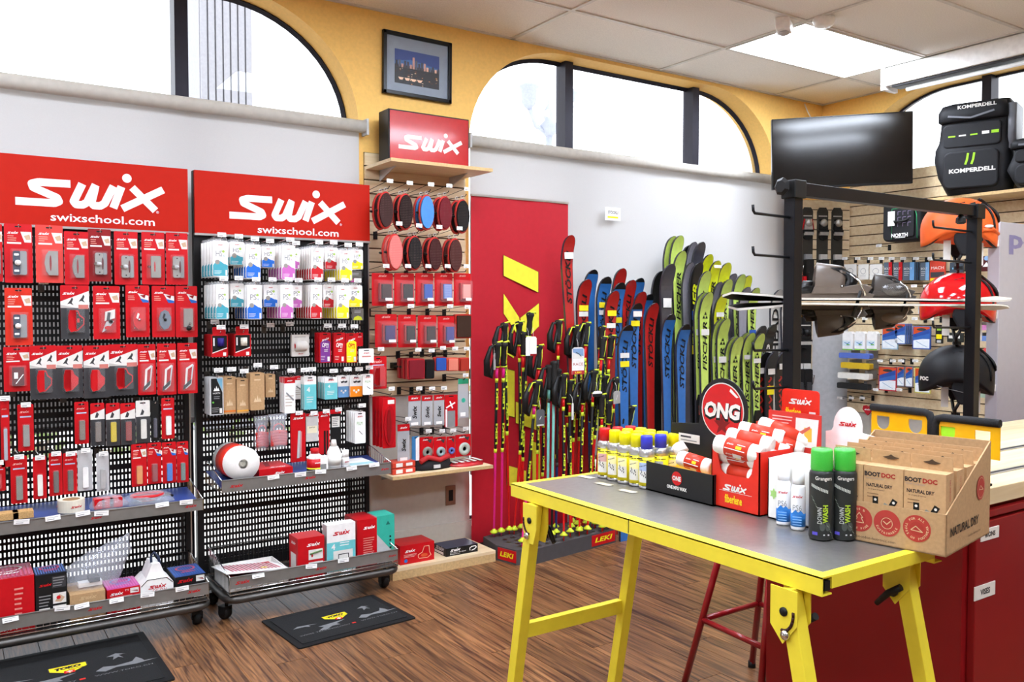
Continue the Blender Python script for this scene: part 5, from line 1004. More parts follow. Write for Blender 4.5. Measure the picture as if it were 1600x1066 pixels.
def badge(A, B, t0, t1, name):
    A = Vector(A).to_3d(); B = Vector(B).to_3d(); d = (B - A).normalized(); L = (B - A).length; n = Vector((d.y, -d.x, 0)); ang = math.atan2(d.y, d.x)
    m = MB(); m.box(L * t0, L * t1, -.002, 0, .012, zB - .008, SW); m.text('LEKI', L * (t0 + t1) / 2, zB / 2 + .003, .028, -.0026, YEL, w=L * (t1 - t0) * .75, shear=.2, bold=.03); obj('badge', m, base, A, ang)
badge(P5[1], P5[2], .1, 1.02, 'l'); badge(P5[3], P5[4], .68, .99, 'r')
LIMEP = C('d8ea38', .4); PINK = C('ee2a8c', .35); PRED = C('dc1c1c', .35); TEALP = C('7cc4b8', .4); NAV = C('1c2a5c', .4)
def pole(tx_, ty_, bx_, by_, yt, low, label, gripc='race', up=.5, strap=None, mid=None, zb=.08, basket=LIMEP, r=.0075):
    """from the base pixel (on the stand top) to the grip pixel at depth yt"""
    A = W(bx_, by_, 'z', zB + .02); A = Vector((A.x, min(A.y, 4.16), zB - .002)); B = W(tx_, ty_, 'y', min(yt, 4.2))
    d = B - A; L = d.length; q = Vector((0, 0, 1)).rotation_difference(d.normalized())
    o = bpy.data.objects.new('ski_pole', None); o.empty_display_size = .05; COL.objects.link(o); o.location = A; o.rotation_mode = 'QUATERNION'; o.rotation_quaternion = q @ Vector((0, 0, 1)).rotation_difference(Vector((0, 0, 1)))
    tag(o, label, 'ski pole'); G = .16; zc = L - G
    s = MB(); s.lathe([(.003, 0), (.004, .03), (.0055, .06), (r, zc * up), (r, zc * up + .001)], low, 10); 
    s.lathe([(r, zc * up), (r + .0004, zc * up + .002), (r + .001, zc * .93), (r, zc * .93 + .001)], BLK if gripc != 'teal' else TEALP, 10)
    s.lathe([(r + .001, zc * .93), (r + .0012, zc * 1.0), (r, zc)], mid or (low if low in (PRED, PINK) else BLK), 10)
    for zz in (up, .925): s.lathe([(r + .0014, zc * zz - .012), (r + .0016, zc * zz), (r + .0014, zc * zz + .012)], LIMEP if gripc == 'race' else DGR, 10)
    obj('shaft', s, o)
    if gripc == 'race':
        l = MB(); yy = -r - .0022
        for k, z in enumerate((up + .1, up + .3)): l.text('LEKI', 0, zc * z, .013, yy, LIMEP, w=zc * .12, ang=90, bold=.04)
        obj('lettering', l, o)
    k = MB(); k.lathe([(.002, .028), (.02, .03), (.024, .036), (.012, .046), (.006, .055)], basket, 14)
    obj('basket', k, o)
    g = MB()
    if gripc in ('race', 'teal', 'dark'):
        gc = C('22201e', .7)
        pr = [(.009, 0), (.014, .008), (.0125, .03), (.015, .06), (.0135, .09), (.017, .115), (.021, .128), (.019, .14), (.006, .146)]
        g.lathe([(a * 1.12, h_) for a, h_ in pr], gc, 12, (0, 0, zc), sq=1.15)
        if gripc == 'race':
            g.lathe([(.015, .0), (.0165, .004), (.015, .01)], LIMEP, 12, (0, 0, zc), sq=1.1); g.tube([(-.02, -.008, zc + .13), (0, -.01, zc + .142), (.03, -.006, zc + .147), (.04, 0, zc + .138)], [.004, .006, .005, .003], LIMEP, 8)
            g.tube([(.012, -.018, zc + .12), (.012, -.018, zc + .07), (.004, -.018, zc + .02)], .0018, LIMEP, 6)
    obj('grip', g, o)
    if strap:
        t = MB(); sc_ = {'red': DRED, 'black': BLK, 'lime': LIMEP}[strap]
        t.tube([(0, 0, zc + .13), (-.05, -.01, zc + .12), (-.08, -.02, zc + .05), (-.075, -.02, zc - .03), (-.05, -.015, zc - .05), (-.03, -.01, zc + .02), (-.01, 0, zc + .1)], [.006, .01, .018, .02, .014, .01, .006], sc_ if strap != 'lime' else BLK, 8)
        if strap == 'lime': t.tube([(0, -.01, zc + .135), (-.04, -.02, zc + .13), (-.07, -.03, zc + .08)], .004, LIMEP, 6)
        obj('strap', t, o)
    return o
PL = [  # grip px, base px, depth, lower colour, label, grip, upper fraction, strap
 (777, 530, 769, 833, 3.98, PINK, 'pink and black pole with lime lettering, leftmost of the stand', 'race', .52, 'black', None),
 (787, 530, 783, 832, 3.99, PINK, 'pink and black pole close to the leftmost one', 'race', .52, None, None),
 (788, 500, 786, 826, 4.08, PRED, 'red pole just behind the two pink ones', 'race', .55, 'black', None),
 (811, 498, 799, 821, 4.12, PRED, 'red pole with a lime hook grip above the banner figure', 'race', .48, 'lime', None),
 (818, 514, 810, 824, 4.1, PRED, 'red pole crossing in front of the yellow banner strip', 'race', .42, None, None),
 (829, 484, 803, 830, 4.06, PRED, 'tallest lime gripped pole carrying white hang tags', 'race', .42, None, None),
 (839, 590, 815, 849, 3.88, PINK, 'thick pink pole with a big lime grip, standing in front', 'race', .45, 'lime', PINK),
 (842, 535, 838, 830, 4.1, PRED, 'red pole with looped lime strap right of the tallest one', 'race', .5, 'lime', None),
 (858, 566, 855, 836, 4.0, BLK, 'black pole with pale teal upper shaft, left of two', 'teal', .3, 'black', TEALP),
 (866, 560, 862, 838, 3.98, BLK, 'dark pole with pale teal upper shaft, right of two', 'teal', .3, None, TEALP),
 (873, 496, 868, 826, 4.12, NAV, 'tall pole with a padded black strap standing apart', 'race', .4, 'black', PRED),
 (872, 572, 869, 835, 4.05, NAV, 'navy pole with white lettering', 'dark', .5, 'black', NAV),
 (880, 580, 881, 840, 3.98, PRED, 'red pole with lime collars at the front of the right group', 'race', .45, 'black', None),
 (890, 590, 891, 834, 4.0, PRED, 'red pole with black lower band, second of the right group', 'race', .4, None, None),
 (899, 505, 893, 826, 4.1, PRED, 'tall red pole tied under the white race card, left one', 'race', .5, 'lime', PRED),
 (908, 506, 902, 822, 4.12, PRED, 'tall red pole tied under the white race card, right one', 'race', .5, None, PRED),
 (916, 500, 905, 829, 4.06, PRED, 'red pole with lime hook grip right of the race card', 'race', .55, 'lime', PRED),
 (941, 506, 915, 820, 4.08, PRED, 'slanting red pole with tall lime grip, left of a pair', 'race', .55, None, PRED),
 (950, 506, 925, 818, 4.1, PRED, 'slanting red pole with tall lime grip, behind the pair', 'race', .55, None, PRED),
 (943, 522, 917, 829, 4.0, PRED, 'slanting red pole with lime grip, front of the pair at left', 'race', .55, None, PRED),
 (956, 520, 929, 821, 4.0, PRED, 'slanting red pole with lime grip, front of the pair at right', 'race', .55, None, PRED),
 (928, 574, 918, 830, 3.96, PRED, 'black gripped red pole in the middle of the right group', 'race', .4, 'black', None),
 (911, 590, 905, 832, 3.97, PRED, 'dark gripped pole under the race card', 'race', .45, 'black', None),
 (963, 586, 942, 824, 3.95, PRED, 'pole with a lime beak grip before the blue skis', 'race', .4, 'black', PRED),
 (945, 582, 936, 820, 4.0, PRED, 'black gripped pole with a white hang tag', 'race', .4, 'black', None),
 (940, 612, 941, 826, 3.92, PRED, 'short red pole with lime collar, second from the right end', 'race', .45, None, None),
 (951, 622, 952, 822, 3.9, PRED, 'short red pole at the right end of the stand', 'race', .45, None, None),
 (988, 630, 955, 815, 3.95, PRED, 'slanting pole with black grip in front of the blue skis', 'race', .5, 'black', PRED),
 (884, 610, 896, 818, 4.1, PRED, 'red pole at the rear of the right group, leaning left', 'race', .5, None, None),
 (900, 615, 912, 815, 4.1, PRED, 'red pole at the rear of the right group, middle', 'race', .5, None, None),
 (922, 620, 932, 812, 4.1, PRED, 'red pole at the rear of the right group, right', 'race', .5, None, None),
 (850, 610, 846, 825, 4.12, PRED, 'red pole behind the teal pair', 'race', .5, None, None)]
for q in PL: pole(*q[:5], q[5], q[6], q[7], q[8], q[9], q[10])
# hang tags
def htag(px, py, wpx, hpx, y, label, art, rz=0, base=WHT):
    p, w, h = geo(px, py, px + wpx, py + hpx, y); b = MB(); b.prism([(-w / 2, -h), (w / 2, -h), (w / 2, -.01), (w * .3, 0), (-w * .3, 0), (-w / 2, -.01)], 0, .0015, base); art(b, w, h); b.tube([(0, .001, -.006), (.0, .004, .03), (.005, .02, .05)], .001, WHT, 4)
    return tag(obj('hang_tag', b, None, (p.x, y, p.z), R(rz)), label, 'tag')
def a_race(b, w, h):
    b.rect(-w * .44, -h * .42, w * .44, -h * .04, -.0005, C('7fa0c8', .5)); b.flat([(-w * .44, -h * .42), (w * .44, -h * .42), (w * .44, -h * .34), (-w * .44, -h * .18)], -.0007, OFW); b.stroke([(-w * .2, -h * .18), (w * .05, -h * .24), (w * .25, -h * .34)], .006, -.0009, C('50606a', .5))
    b.text('RACE', 0, -h * .62, h * .11, -.0007, C('b03a40', .5), w=w * .8); b.rect(-w / 2, -h, w / 2, -h * .86, -.0007, C('b8323a', .5)); b.text('LEKI', 0, -h * .93, h * .06, -.0009, YEL, w=w * .5, bold=.03)
htag(894, 543, 19, 42, 3.93, 'white hang card with a skier photo and red lettering on the poles', a_race)
htag(821, 526, 10, 30, 4.0, 'white leaflet tag on the tallest pole, left half', lambda b, w, h: None, 10); htag(829, 526, 9, 30, 3.99, 'white leaflet tag on the tallest pole, right half', lambda b, w, h: b.rect(-w / 2, -h, w / 2, -h * .9, -.0006, DRED), -12)
htag(838, 640, 13, 26, 3.84, 'grey hang tag on the thick pink pole', lambda b, w, h: (b.stroke([(-w * .1, -h * .6), (w * .1, -h * .4)], .003, -.0006, WHT), b.rect(-w * .4, -h * .98, w * .4, -h * .9, -.0006, OFW)), base=C('5a5c60', .5))
htag(926, 611, 15, 9, 3.9, 'small white and black tag lying across the pole grips', lambda b, w, h: b.rect(-w / 2, -h, w / 2, -h * .5, -.0006, BLK)); htag(957, 611, 14, 20, 3.88, 'tilted grey tag beside the blue skis', lambda b, w, h: b.stroke([(-w * .1, -h * .7), (w * .1, -h * .3)], .003, -.0006, WHT), 15, C('a8a8a4', .5)); htag(770, 552, 6, 26, 3.98, 'grey folded tag hanging left of the pink poles', lambda b, w, h: None, 30, C('a09c9c', .5)); htag(892, 630, 6, 26, 3.9, 'white folded tag between the red poles', lambda b, w, h: None, 30)
# ================================================================ skis along the wall
S_RED = mat('ski_red', 'b4231f', .3, coat=.5); S_BLU = mat('ski_blue', '2f6db4', .3, coat=.5); S_GRN = mat('ski_light_green', 'c6e068', .35, coat=.3); S_YEL = mat('ski_yellow', 'dfe81e', .35, coat=.3); S_BLK = mat('ski_black', '181818', .3, coat=.5); S_DGR = mat('ski_dark_grey', '3c3b42', .25, coat=.6); S_WHT = mat('ski_white', 'c9c5bd', .35); S_GR = mat('ski_tip_grey', '8a8890', .4); S_NAVY = mat('ski_navy', '27407c', .3)
S_STEEL = C('6a6a6c', .35)
def ski(px, py, y, top, label, txt=None, tcol=BLK, side=S_DGR, tip=None, dx=0, w=.098, lower=None, pair=False, stick=(), binding=False, tsz=.038, logo=False, tiph=.05, txz=None, name='ski'):
    T = W(px, py, 'y', y); L = T.z; t = .014
    b = MB(); N = 22; rings = []; rad = w / 2
    def half(s):  # s: height above floor
        u = s / L; hw = w / 2 * (1.0 if u < .02 else 1) * (.94 - .30 * math.sin(math.pi * min(1, u / .93)) if u < .93 else .94)
        hw = w / 2 * (.66 + .34 * ((u - .42) / .5) ** 2) if u < .92 else w / 2
        e = L - s
        if e < rad * 1.3: hw *= math.sqrt(max(.0, 1 - (1 - e / (rad * 1.3)) ** 2))
        return max(hw, .004)
    def bend(s): e = max(0, s - (L - .2)) / .2; return -.06 * e * e
    ss = [L * i / 14 * .9 for i in range(15)] + [L * .9 + (L * .1) * (1 - (1 - k / 9) ** 1.6) for k in range(1, 10)]
    fr = []; 
    for s in ss:
        h = half(s); yb = bend(s); rings.append([(-h, yb, s), (h, yb, s), (h, yb + t, s), (-h, yb + t, s)]); fr.append((h, yb, s))
    b.loft(rings, side, False)
    lim = L * .3
    for k in range(len(fr) - 1):
        h0, y0, s0 = fr[k]; h1, y1, s1 = fr[k + 1]; i0, i1 = h0 - .003, h1 - .003 if k < len(fr) - 2 else .001
        m = top
        if tip and s0 > L - tiph: m = tip
        if lower and s0 < L * .42: m = lower
        b.add([(-i0, y0 - .001, s0), (i0, y0 - .001, s0), (i1, y1 - .001, s1), (-i1, y1 - .001, s1)], [(0, 1, 2, 3)], m)
    lean = R(2.2); bx = T.x + dx; loc = Vector((bx, y - math.tan(lean) * L * .5, 0)); ry = math.atan2(-dx, L)
    o = obj(name, b, None, loc, rot=(-lean * .6, ry, 0)); tag(o, label, 'ski')
    if txt == '~':
        l = MB()
        for k in range(5): l.stroke([(-.014, L * (.55 + .065 * k)), (.016, L * (.57 + .065 * k)), (-.008, L * (.6 + .065 * k))], .014, -.0022, S_RED)
        obj('stripe', l, o)
    elif txt:
        l = MB(); hw_ = .023 * len(txt) * (tsz / .038); wz = L - (.09 if txt.startswith('ST') else .19 if logo else .14) - hw_
        l.text(txt, 0, wz, tsz, -.0022, tcol, w=2 * hw_, ang=90, shear=.25 if txt.startswith('ST') or txt.startswith('FI') else 0, bold=.025)
        if logo:
            for a, c in ((0, .018), (-.013, -.006), (.013, -.006)): l.flat([(a - .012, wz + hw_ + .035 + c - .01), (a + .012, wz + hw_ + .035 + c - .01), (a, wz + hw_ + .035 + c + .012)], -.0022, tcol)
        l.v = [(x_, y_ + bend(z_) - (.0045 if z_ > L * .9 - .22 else 0), z_) for x_, y_, z_ in l.v]; obj('lettering', l, o)
    for (c, dz_, hh) in stick:
        st = MB(); hw = min(w * .4, .036); hh = max(hh, .02); st.rect(-hw, L - dz_ - hh, hw, L - dz_, -.0085 + bend(L - dz_), {'y': C('f2e020', .5), 'w': OFW, 'b': C('2f5ab0', .5)}[c]); obj('sticker', st, o)
    if binding:
        g = MB(); zc = L * .45
        g.prism([(-.034, zc - .2), (.034, zc - .2), (.034, zc + .12), (.02, zc + .17), (-.02, zc + .17), (-.034, zc + .12)], -.02, -.001, BLK); g.box(-.03, .03, -.05, -.02, zc + .04, zc + .1, C('e0523c', .4)); g.box(-.026, .026, -.045, -.02, zc - .06, zc, YEL); g.box(-.02, .02, -.04, -.02, zc - .14, zc - .09, YEL)
        obj('binding', g, o)
    if pair:
        c = copy_tree(o); c.location.y += .034; c.location.x -= .012; c['label'] = label.replace('ski', 'mate of the ski', 1) if 'ski' in label else label + ' mate'
    return o
ST, FI = 'ST\u00d6CKLI', 'FISCHER'
Yl = lambda k: 4.255 - .036 * k
K = [
 # px, py, layer, mat, label, kwargs
 (885, 368, 4, S_RED, 'tallest red ski leaning in front of the banner edge', dict(txt=ST, dx=.09, w=.085, stick=[('w', .1, .04)])),
 (921, 422, 0, S_BLU, 'blue ski with black tip half hidden behind the first short red ski', dict(tip=S_BLK, tiph=.035)),
 (911, 437, 2, S_RED, 'red ski with yellow and white stickers, left end of the row', dict(txt=ST, stick=[('y', .16, .035), ('w', .2, .03)])),
 (942, 433, 2, S_BLU, 'blue ski with black tip and yellow sticker above the pole grips', dict(tip=S_BLK, txt=ST, stick=[('y', .16, .035), ('w', .21, .03)])),
 (966, 420, 0, S_RED, 'red ski rearmost above the blue ones', dict(txt=ST)),
 (964, 442, 3, S_BLU, 'blue ski with curled black tip between two red ones', dict(tip=S_BLK, txt=ST, stick=[('y', .22, .035)])),
 (954, 455, 5, S_RED, 'red ski with yellow sticker beside the black pole grips', dict(txt=ST, stick=[('y', .12, .035), ('w', .2, .03)])),
 (981, 438, 2, S_RED, 'red ski standing mid row with dark lettering', dict(txt=ST)),
 (994, 435, 0, S_BLU, 'blue ski with ragged black tip behind the red ones', dict(tip=S_BLK, tiph=.03)),
 (997, 456, 3, S_RED, 'red ski with pale rim in front of the ragged blue tip', dict(txt=ST)),
 (1009, 460, 1, S_BLU, 'narrow blue ski with black tip right of the pale rimmed red one', dict(tip=S_BLK, w=.08)),
 (990, 474, 6, S_BLU, 'blue ski with black curled tip and yellow sticker near the front', dict(tip=S_BLK, txt=ST, lower=S_BLU, stick=[('w', .05, .035), ('y', .11, .035)])),
 (1016, 474, 6, S_RED, 'red ski with full black lettering, front row', dict(txt=ST, stick=[('w', .9, .01)], txz=1.02)),
 (975, 508, 9, S_BLU, 'short blue ski with yellow sticker standing foremost at left', dict(tip=S_BLK, tiph=.04, txt=ST, lower=None, stick=[('w', .17, .03), ('y', .22, .035)])),
 (1042, 491, 8, S_BLU, 'short blue ski fading to navy, left of the last two blue ones', dict(tip=S_BLK, tiph=.04, txt=ST, lower=S_NAVY)),
 (1065, 507, 9, S_BLU, 'short blue ski fading to navy, rightmost of the blue skis', dict(tip=S_BLK, tiph=.04, txt=ST, lower=S_NAVY)),
 (1027, 424, 1, S_BLK, 'black ski peeking out behind the big dark grey one', dict()),
 (1046, 370, 0, S_GRN, 'pale green ski at the top left of the green group, rear one', dict(w=.1, stick=[])),
 (1056, 369, 1, S_GRN, 'pale green ski at the top of the green group, front one', dict(w=.1)),
 (1060, 393, 3, S_GRN, 'green ski with curved tip line and black lettering behind the dark grey one', dict(txt=FI, lower=None)),
 (1042, 413, 6, S_DGR, 'dark grey ski in shrink wrap with white stickers', dict(w=.105, stick=[('w', .22, .06)])),
 (1070, 384, 0, S_BLK, 'black ski behind the greyish round tip', dict(w=.08)),
 (1078, 379, 1, S_GR, 'grey tipped lime ski near the top', dict(tip=S_GR, w=.07)),
 (1090, 379, 2, S_DGR, 'shiny dark brown ski with two white dots', dict(stick=[])),
 (1073, 411, 4, S_GR, 'grey tipped ski low behind the black lettered one', dict(w=.08)),
 (1086, 411, 5, S_BLK, 'black ski with tall lime lettering and a blue sticker', dict(txt=FI, tcol=S_YEL, tsz=.05, stick=[('b', .32, .06), ('y', .55, .06)])),
 (1102, 398, 3, S_YEL, 'bright yellow ski behind the green ones, leftmost yellow', dict(txt=FI, logo=True)),
 (1114, 408, 4, S_YEL, 'bright yellow ski with silver dots on its tip', dict(txt=FI, stick=[('w', .03, .02)])),
 (1130, 411, 3, S_YEL, 'wide bright yellow ski with a black triangle mark', dict(w=.11, txt=FI, logo=True)),
 (1098, 424, 7, S_GRN, 'pale green ski with triangle mark standing before the yellow ones', dict(txt=FI, logo=True)),
 (1118, 441, 5, S_GR, 'small grey rounded ski tip between the yellow skis', dict(w=.07)),
 (1140, 428, 1, S_GR, 'grey rounded ski tip behind the rightmost yellow pair', dict(w=.09)),
 (1132, 437, 6, S_GRN, 'pale green ski with triangle mark right of the grey tip', dict(txt=FI, logo=True)),
 (1153, 429, 3, S_GRN, 'tall pale green ski with silver discs at its tip', dict(txt=FI, logo=True, tsz=.045)),
 (1163, 431, 2, S_YEL, 'yellow ski behind the tall green one with silver discs', dict()),
 (1161, 449, 5, S_GR, 'low grey ski tip by the snowboard nose', dict(w=.09)),
 (1175, 450, 4, S_GRN, 'pale green ski with blue sticker under the snowboard nose', dict(txt='FISCHER', stick=[('b', .3, .06)])),
 (1101, 457, 9, S_GRN, 'pale green ski with binding, first of the front row', dict(txt=FI, logo=True, pair=True, binding=True, stick=[('w', .24, .04)])),
 (1123, 460, 8, S_YEL, 'vivid yellow ski with silver dots, second of the front row', dict(txt=FI, logo=True, stick=[('w', .12, .03)])),
 (1128, 498, 10, S_GRN, 'pale green ski with small white sticker, third of the front row', dict(txt=FI, logo=True, pair=True, stick=[('w', .25, .04)])),
 (1148, 526, 11, S_GRN, 'shorter pale green ski, fourth of the front row', dict(txt=FI, logo=True, pair=True)),
 (1167, 520, 10, S_GRN, 'shorter pale green ski, fifth of the front row', dict(txt=FI, logo=True, pair=True, stick=[('w', .15, .03)])),
 (1182, 521, 11, S_GRN, 'shorter pale green ski with binding, last of the front row', dict(txt=FI, logo=True, binding=True, stick=[('w', .17, .03)])),
 (1185, 509, 6, S_BLK, 'black ski behind the last pale green one', dict()),
 (1201, 507, 6, S_BLK, 'black ski with white lettering beside the grey lettered ski', dict(txt='KP', tcol=OFW, tsz=.06, txz=1.05)),
 (1211, 453, 2, S_WHT, 'greyish white ski with tall black lettering', dict(txt='HEAD', tsz=.07, txz=1.15)),
 (1228, 453, 3, S_WHT, 'greyish white ski half behind the black rack post', dict(txt='HEAD', tsz=.07, txz=1.15)),
 (1189, 550, 9, S_BLK, 'short black and red ski behind a metal hook, left of three', dict(txt='~', stick=[('w', .11, .04)])),
 (1203, 549, 10, S_BLK, 'short black and red ski with yellow sticker, middle of three', dict(txt='~', stick=[('w', .12, .04), ('y', .24, .06), ('w', .48, .05)])),
 (1219, 548, 10, S_BLK, 'short black and red ski beside the rack post, right of three', dict(txt='~', stick=[('w', .09, .04), ('w', .48, .05)]))]
for q in K:
    kw = dict(q[5]); kw['stick'] = tuple(kw.get('stick', ())); ski(q[0], q[1], Yl(q[2]), q[3], q[4], **kw)
# ski strap banner (blue swix straps) skipped pieces are stickers above
# ================================================================ slatwalls on the right
slatwall('slatwall', 'large maple slatwall panel on the right wall behind the helmets', TB, -4.075, -1.4, .62, 2.44)
TD = Matrix.Translation((5.40, 4.29, 0)) @ Matrix.Rotation(R(-25), 4, 'Z')
slatwall('slatwall', 'narrow maple slatwall panel set across the corner with hanging bindings', TD, 0, .52, 1.42, 2.26)
b = MB(); b.T = TD; b.box(.215, .53, 0, .02, .3, 1.418, C('b3b4b6', .7)); b.box(.2, .225, -.012, .02, .3, 1.418, MAPLEX); tag(obj('grey_board', b), 'grey board below the corner slatwall panel', 'board')
def demo(x, z, h, label, red=False, dark=False):
    o = emp('ski_binding', label, 'ski binding', TD @ Vector((x, -.03, z)), R(-25)); w = .044
    b = MB(); b.prism([(-w, -h), (w, -h), (w, -.03), (w * .6, 0), (-w * .6, 0), (-w, -.03)], 0, .012, C('37352f' if not dark else '141414', .5)); b.rect(-w * .8, -.07, w * .8, -.062, -.0008, C('b8b4ac', .4)); obj('plate', b, o)
    b = MB(); b.lathe([(.001, 0), (.03, .0), (.03, -.02), (.02, -.035), (.001, -.04)], SIL if not dark else BLK, 14, (0, -.002, -.12), 'y'); b.prism([(-w * .8, -.17), (w * .8, -.17), (w * .55, -.09), (-w * .55, -.09)], -.02, 0, C('c8c4be', .35, metal=.6) if red else BLK); b.box(-w * .95, w * .95, -.02, 0, -.2, -.175, BLK); b.box(-w * .8, w * .8, -.03, -.01, -.215, -.19, C('b8b6b0', .35, metal=.4))
    b.prism(ell(0, -.225, w * .85, .025, n=12), -.015, 0, BLK)
    if red: b.tube([(-w * .7, -.01, -.09), (-w, -.01, -.17)], .005, RED, 6); b.tube([(w * .7, -.01, -.09), (w, -.01, -.17)], .005, RED, 6)
    obj('toe_piece', b, o)
    b = MB(); b.box(-w * .65, w * .65, -.025, 0, -.4, -.36, C('c9c6c0', .4) if not red else GRY); b.prism(rrect(-w * .7, -.53, w * .7, -.4, .012), -.05, 0, BLK); b.box(-w * .9, w * .9, -.03, 0, -.6, -.53, RED if red else DGR); b.prism(rrect(-w * .4, -.58, w * .4, -.5, .008), -.06, -.03, BLK if red else DGR)
    for s_ in (-1, 1): b.tube([(s_ * w * .8, -.03, -.44), (s_ * w * 1.15, -.04, -.45), (s_ * w * 1.1, -.02, -.52)], .003, CHROME, 6)
    obj('heel_piece', b, o); return o
for i, (x, rd) in enumerate(((.045, True), (.165, True), (.29, False), (.41, False))): demo(x, 2.2, .64, 'demo ski binding on dark plate with %s, %s of four on the corner panel' % ('red arms' if rd else 'silver dome', ('first', 'second', 'third', 'last')[i]), rd)
for i, x in enumerate((.03, .1, .165)): demo(x, 1.36, .56, 'black ski binding hanging lower down, %s of three' % ('left', 'middle', 'right')[i], False, True)
# goods on the right slatwall
XS = XB - .02; XC = 5.76
def tagrow(py, pxs, lab):
    for i, px in enumerate(pxs):
        p = W(px, py, 'x', XS - .13); h = peg_hook(p.x, p.z, 0, .13, 'black hook with white tag, %s in the %s' % (NTH[i], lab), tagw=.045, black=True, tagz=0); h.location = (XS, p.y, p.z); h.rotation_euler = (0, 0, R(-90))
tagrow(404, (1321, 1341, 1361, 1378, 1394, 1412, 1432, 1455), 'upper tag row of the right wall'); tagrow(384, (1374,), 'single tag above the upper row'); tagrow(447, (1352, 1429, 1448), 'tag row under the red and blue packs')
tagrow(498, (1334, 1352, 1430, 1455), 'tag row above the white bottles'); tagrow(564, (1376, 1396, 1409, 1431), 'tag row above the red wax pack'); tagrow(622, (1313, 1331, 1348), 'lowest tag row by the counter'); tagrow(609, (1369, 1406), 'short tag row below the red pack')
def pk(x0, y0, x1, y1, label, base, art, name='wax_pack', D=.012, X=XC):
    o = pk_(x0, y0, x1, y1, label, base, art, name, D, X); b = MB(); b.tube([(0, D, -.01), (0, XS - X, -.004)], .0025, BLK, 6); obj('hook', b, o); return o
def pk_(x0, y0, x1, y1, label, base, art, name='wax_pack', D=.012, X=XC): return packet(x0, y0, x1, y1, X, name, label + ', on the right slatwall', base, art, D, 'packet', 'x', hang=False)
def a_line(b, w, h): b.rect(-w * .45, -h * .92, w * .45, -h * .03, -.0006, OFW); b.stroke([(w * .25 * math.cos(R(t)), -h * .45 + h * .18 * math.sin(R(t))) for t in range(0, 361, 30)], .003, -.001, GRY); lines(b, -w * .3, -h * .7, w * .3, 2, h * .06, -.001, LGR)
for i, (a, c) in enumerate(((1319, 1338), (1341, 1357), (1359, 1378))): pk(a, 413, c, 437, 'white card with grey drawing, %s of three' % ('first', 'second', 'third')[i], OFW, a_line, 'line_pack')
def a_bolt(cc):
    def f(b, w, h): b.rect(-w / 2, -h, w * .1, 0, -.0006, C('55606c', .4)); b.rect(w * .1, -h, w / 2, 0, -.0006, cc); b.text('BOLT', -w * .05, -h * .35, h * .12, -.001, OFW, w=w * .7); lines(b, -w * .4, -h * .5, w * .1, 3, h * .1, -.001, LGR)
    return f
for a, c, cc, lab in ((1381, 1394, RED, 'grey and red pack, left one'), (1396, 1410, RED, 'grey and red pack, right one'), (1411, 1429, C('6ca0d0', .4), 'grey and light blue pack'), (1438, 1452, C('7aa8d0', .4), 'grey and light blue pack beside the large red one')):
    o = pk(a, 410, c, 438, lab, DGR, a_bolt(cc)); 
    if a == 1411:
        for k in range(3): q = copy_tree(o); q.location.x += .022 * (k + 1); q['label'] = lab + ', %s on the hook' % ORD[k + 1]
pk(1453, 407, 1477, 440, 'large red pack with white lettering and yellow corner', C('c8402c', .4), lambda b, w, h: (b.text('MACH', 0, -h * .35, h * .14, -.0008, OFW, w=w * .8), b.rect(-w * .45, -h * .8, w * .45, -h * .55, -.0008, DGR), b.rect(-w * .45, -h, -w * .1, -h * .84, -.001, YEL)))
pk(1484, 410, 1505, 437, 'dark grey pack beside the red one', C('3c4650', .4), lambda b, w, h: b.rect(-w * .3, -h * .4, w * .3, -h * .3, -.0006, C('7ab0d0', .5))); pk(1532, 400, 1551, 424, 'maroon pack with white mountain', C('4a1418', .4), lambda b, w, h: (b.flat([(-w * .3, -h * .7), (w * .3, -h * .7), (0, -h * .4)], -.0006, WHT), b.flat(ell(0, -h * .15, w * .2, n=10), -.0006, C('8ab0d8', .5)))); pk(1507, 404, 1524, 424, 'black pack with white lettering', BLK, lambda b, w, h: b.rect(-w * .3, -h * .5, w * .3, -h * .35, -.0006, OFW))
def a_hz(b, w, h):
    b.rect(-w * .45, -h * .4, w * .45, -h * .03, -.0006, C('d2542a', .4)); b.flat([(-w * .45, -h * .5), (w * .45, -h * .3), (w * .45, -h * .5), (-w * .45, -h * .62)], -.0008, C('3a66b0', .4)); b.flat([(-w * .45, -h * .36), (w * .1, -h * .2), (w * .45, -h * .1), (w * .45, -h * .32), (-w * .45, -h * .5)], -.0007, C('2f4f9a', .4)); b.rect(-w * .45, -h * .95, w * .45, -h * .55, -.0005, C('e8eef2', .4)); b.flat([(w * .45 * math.cos(R(t)) * .6, -h * .14 + h * .06 * math.sin(R(t))) for t in range(0, 360, 30)], -.001, DGR); b.stroke([(-w * .3, -h * .65), (w * .1, -h * .82), (w * .3, -h * .88)], .003, -.001, C('6a9ac0', .4))
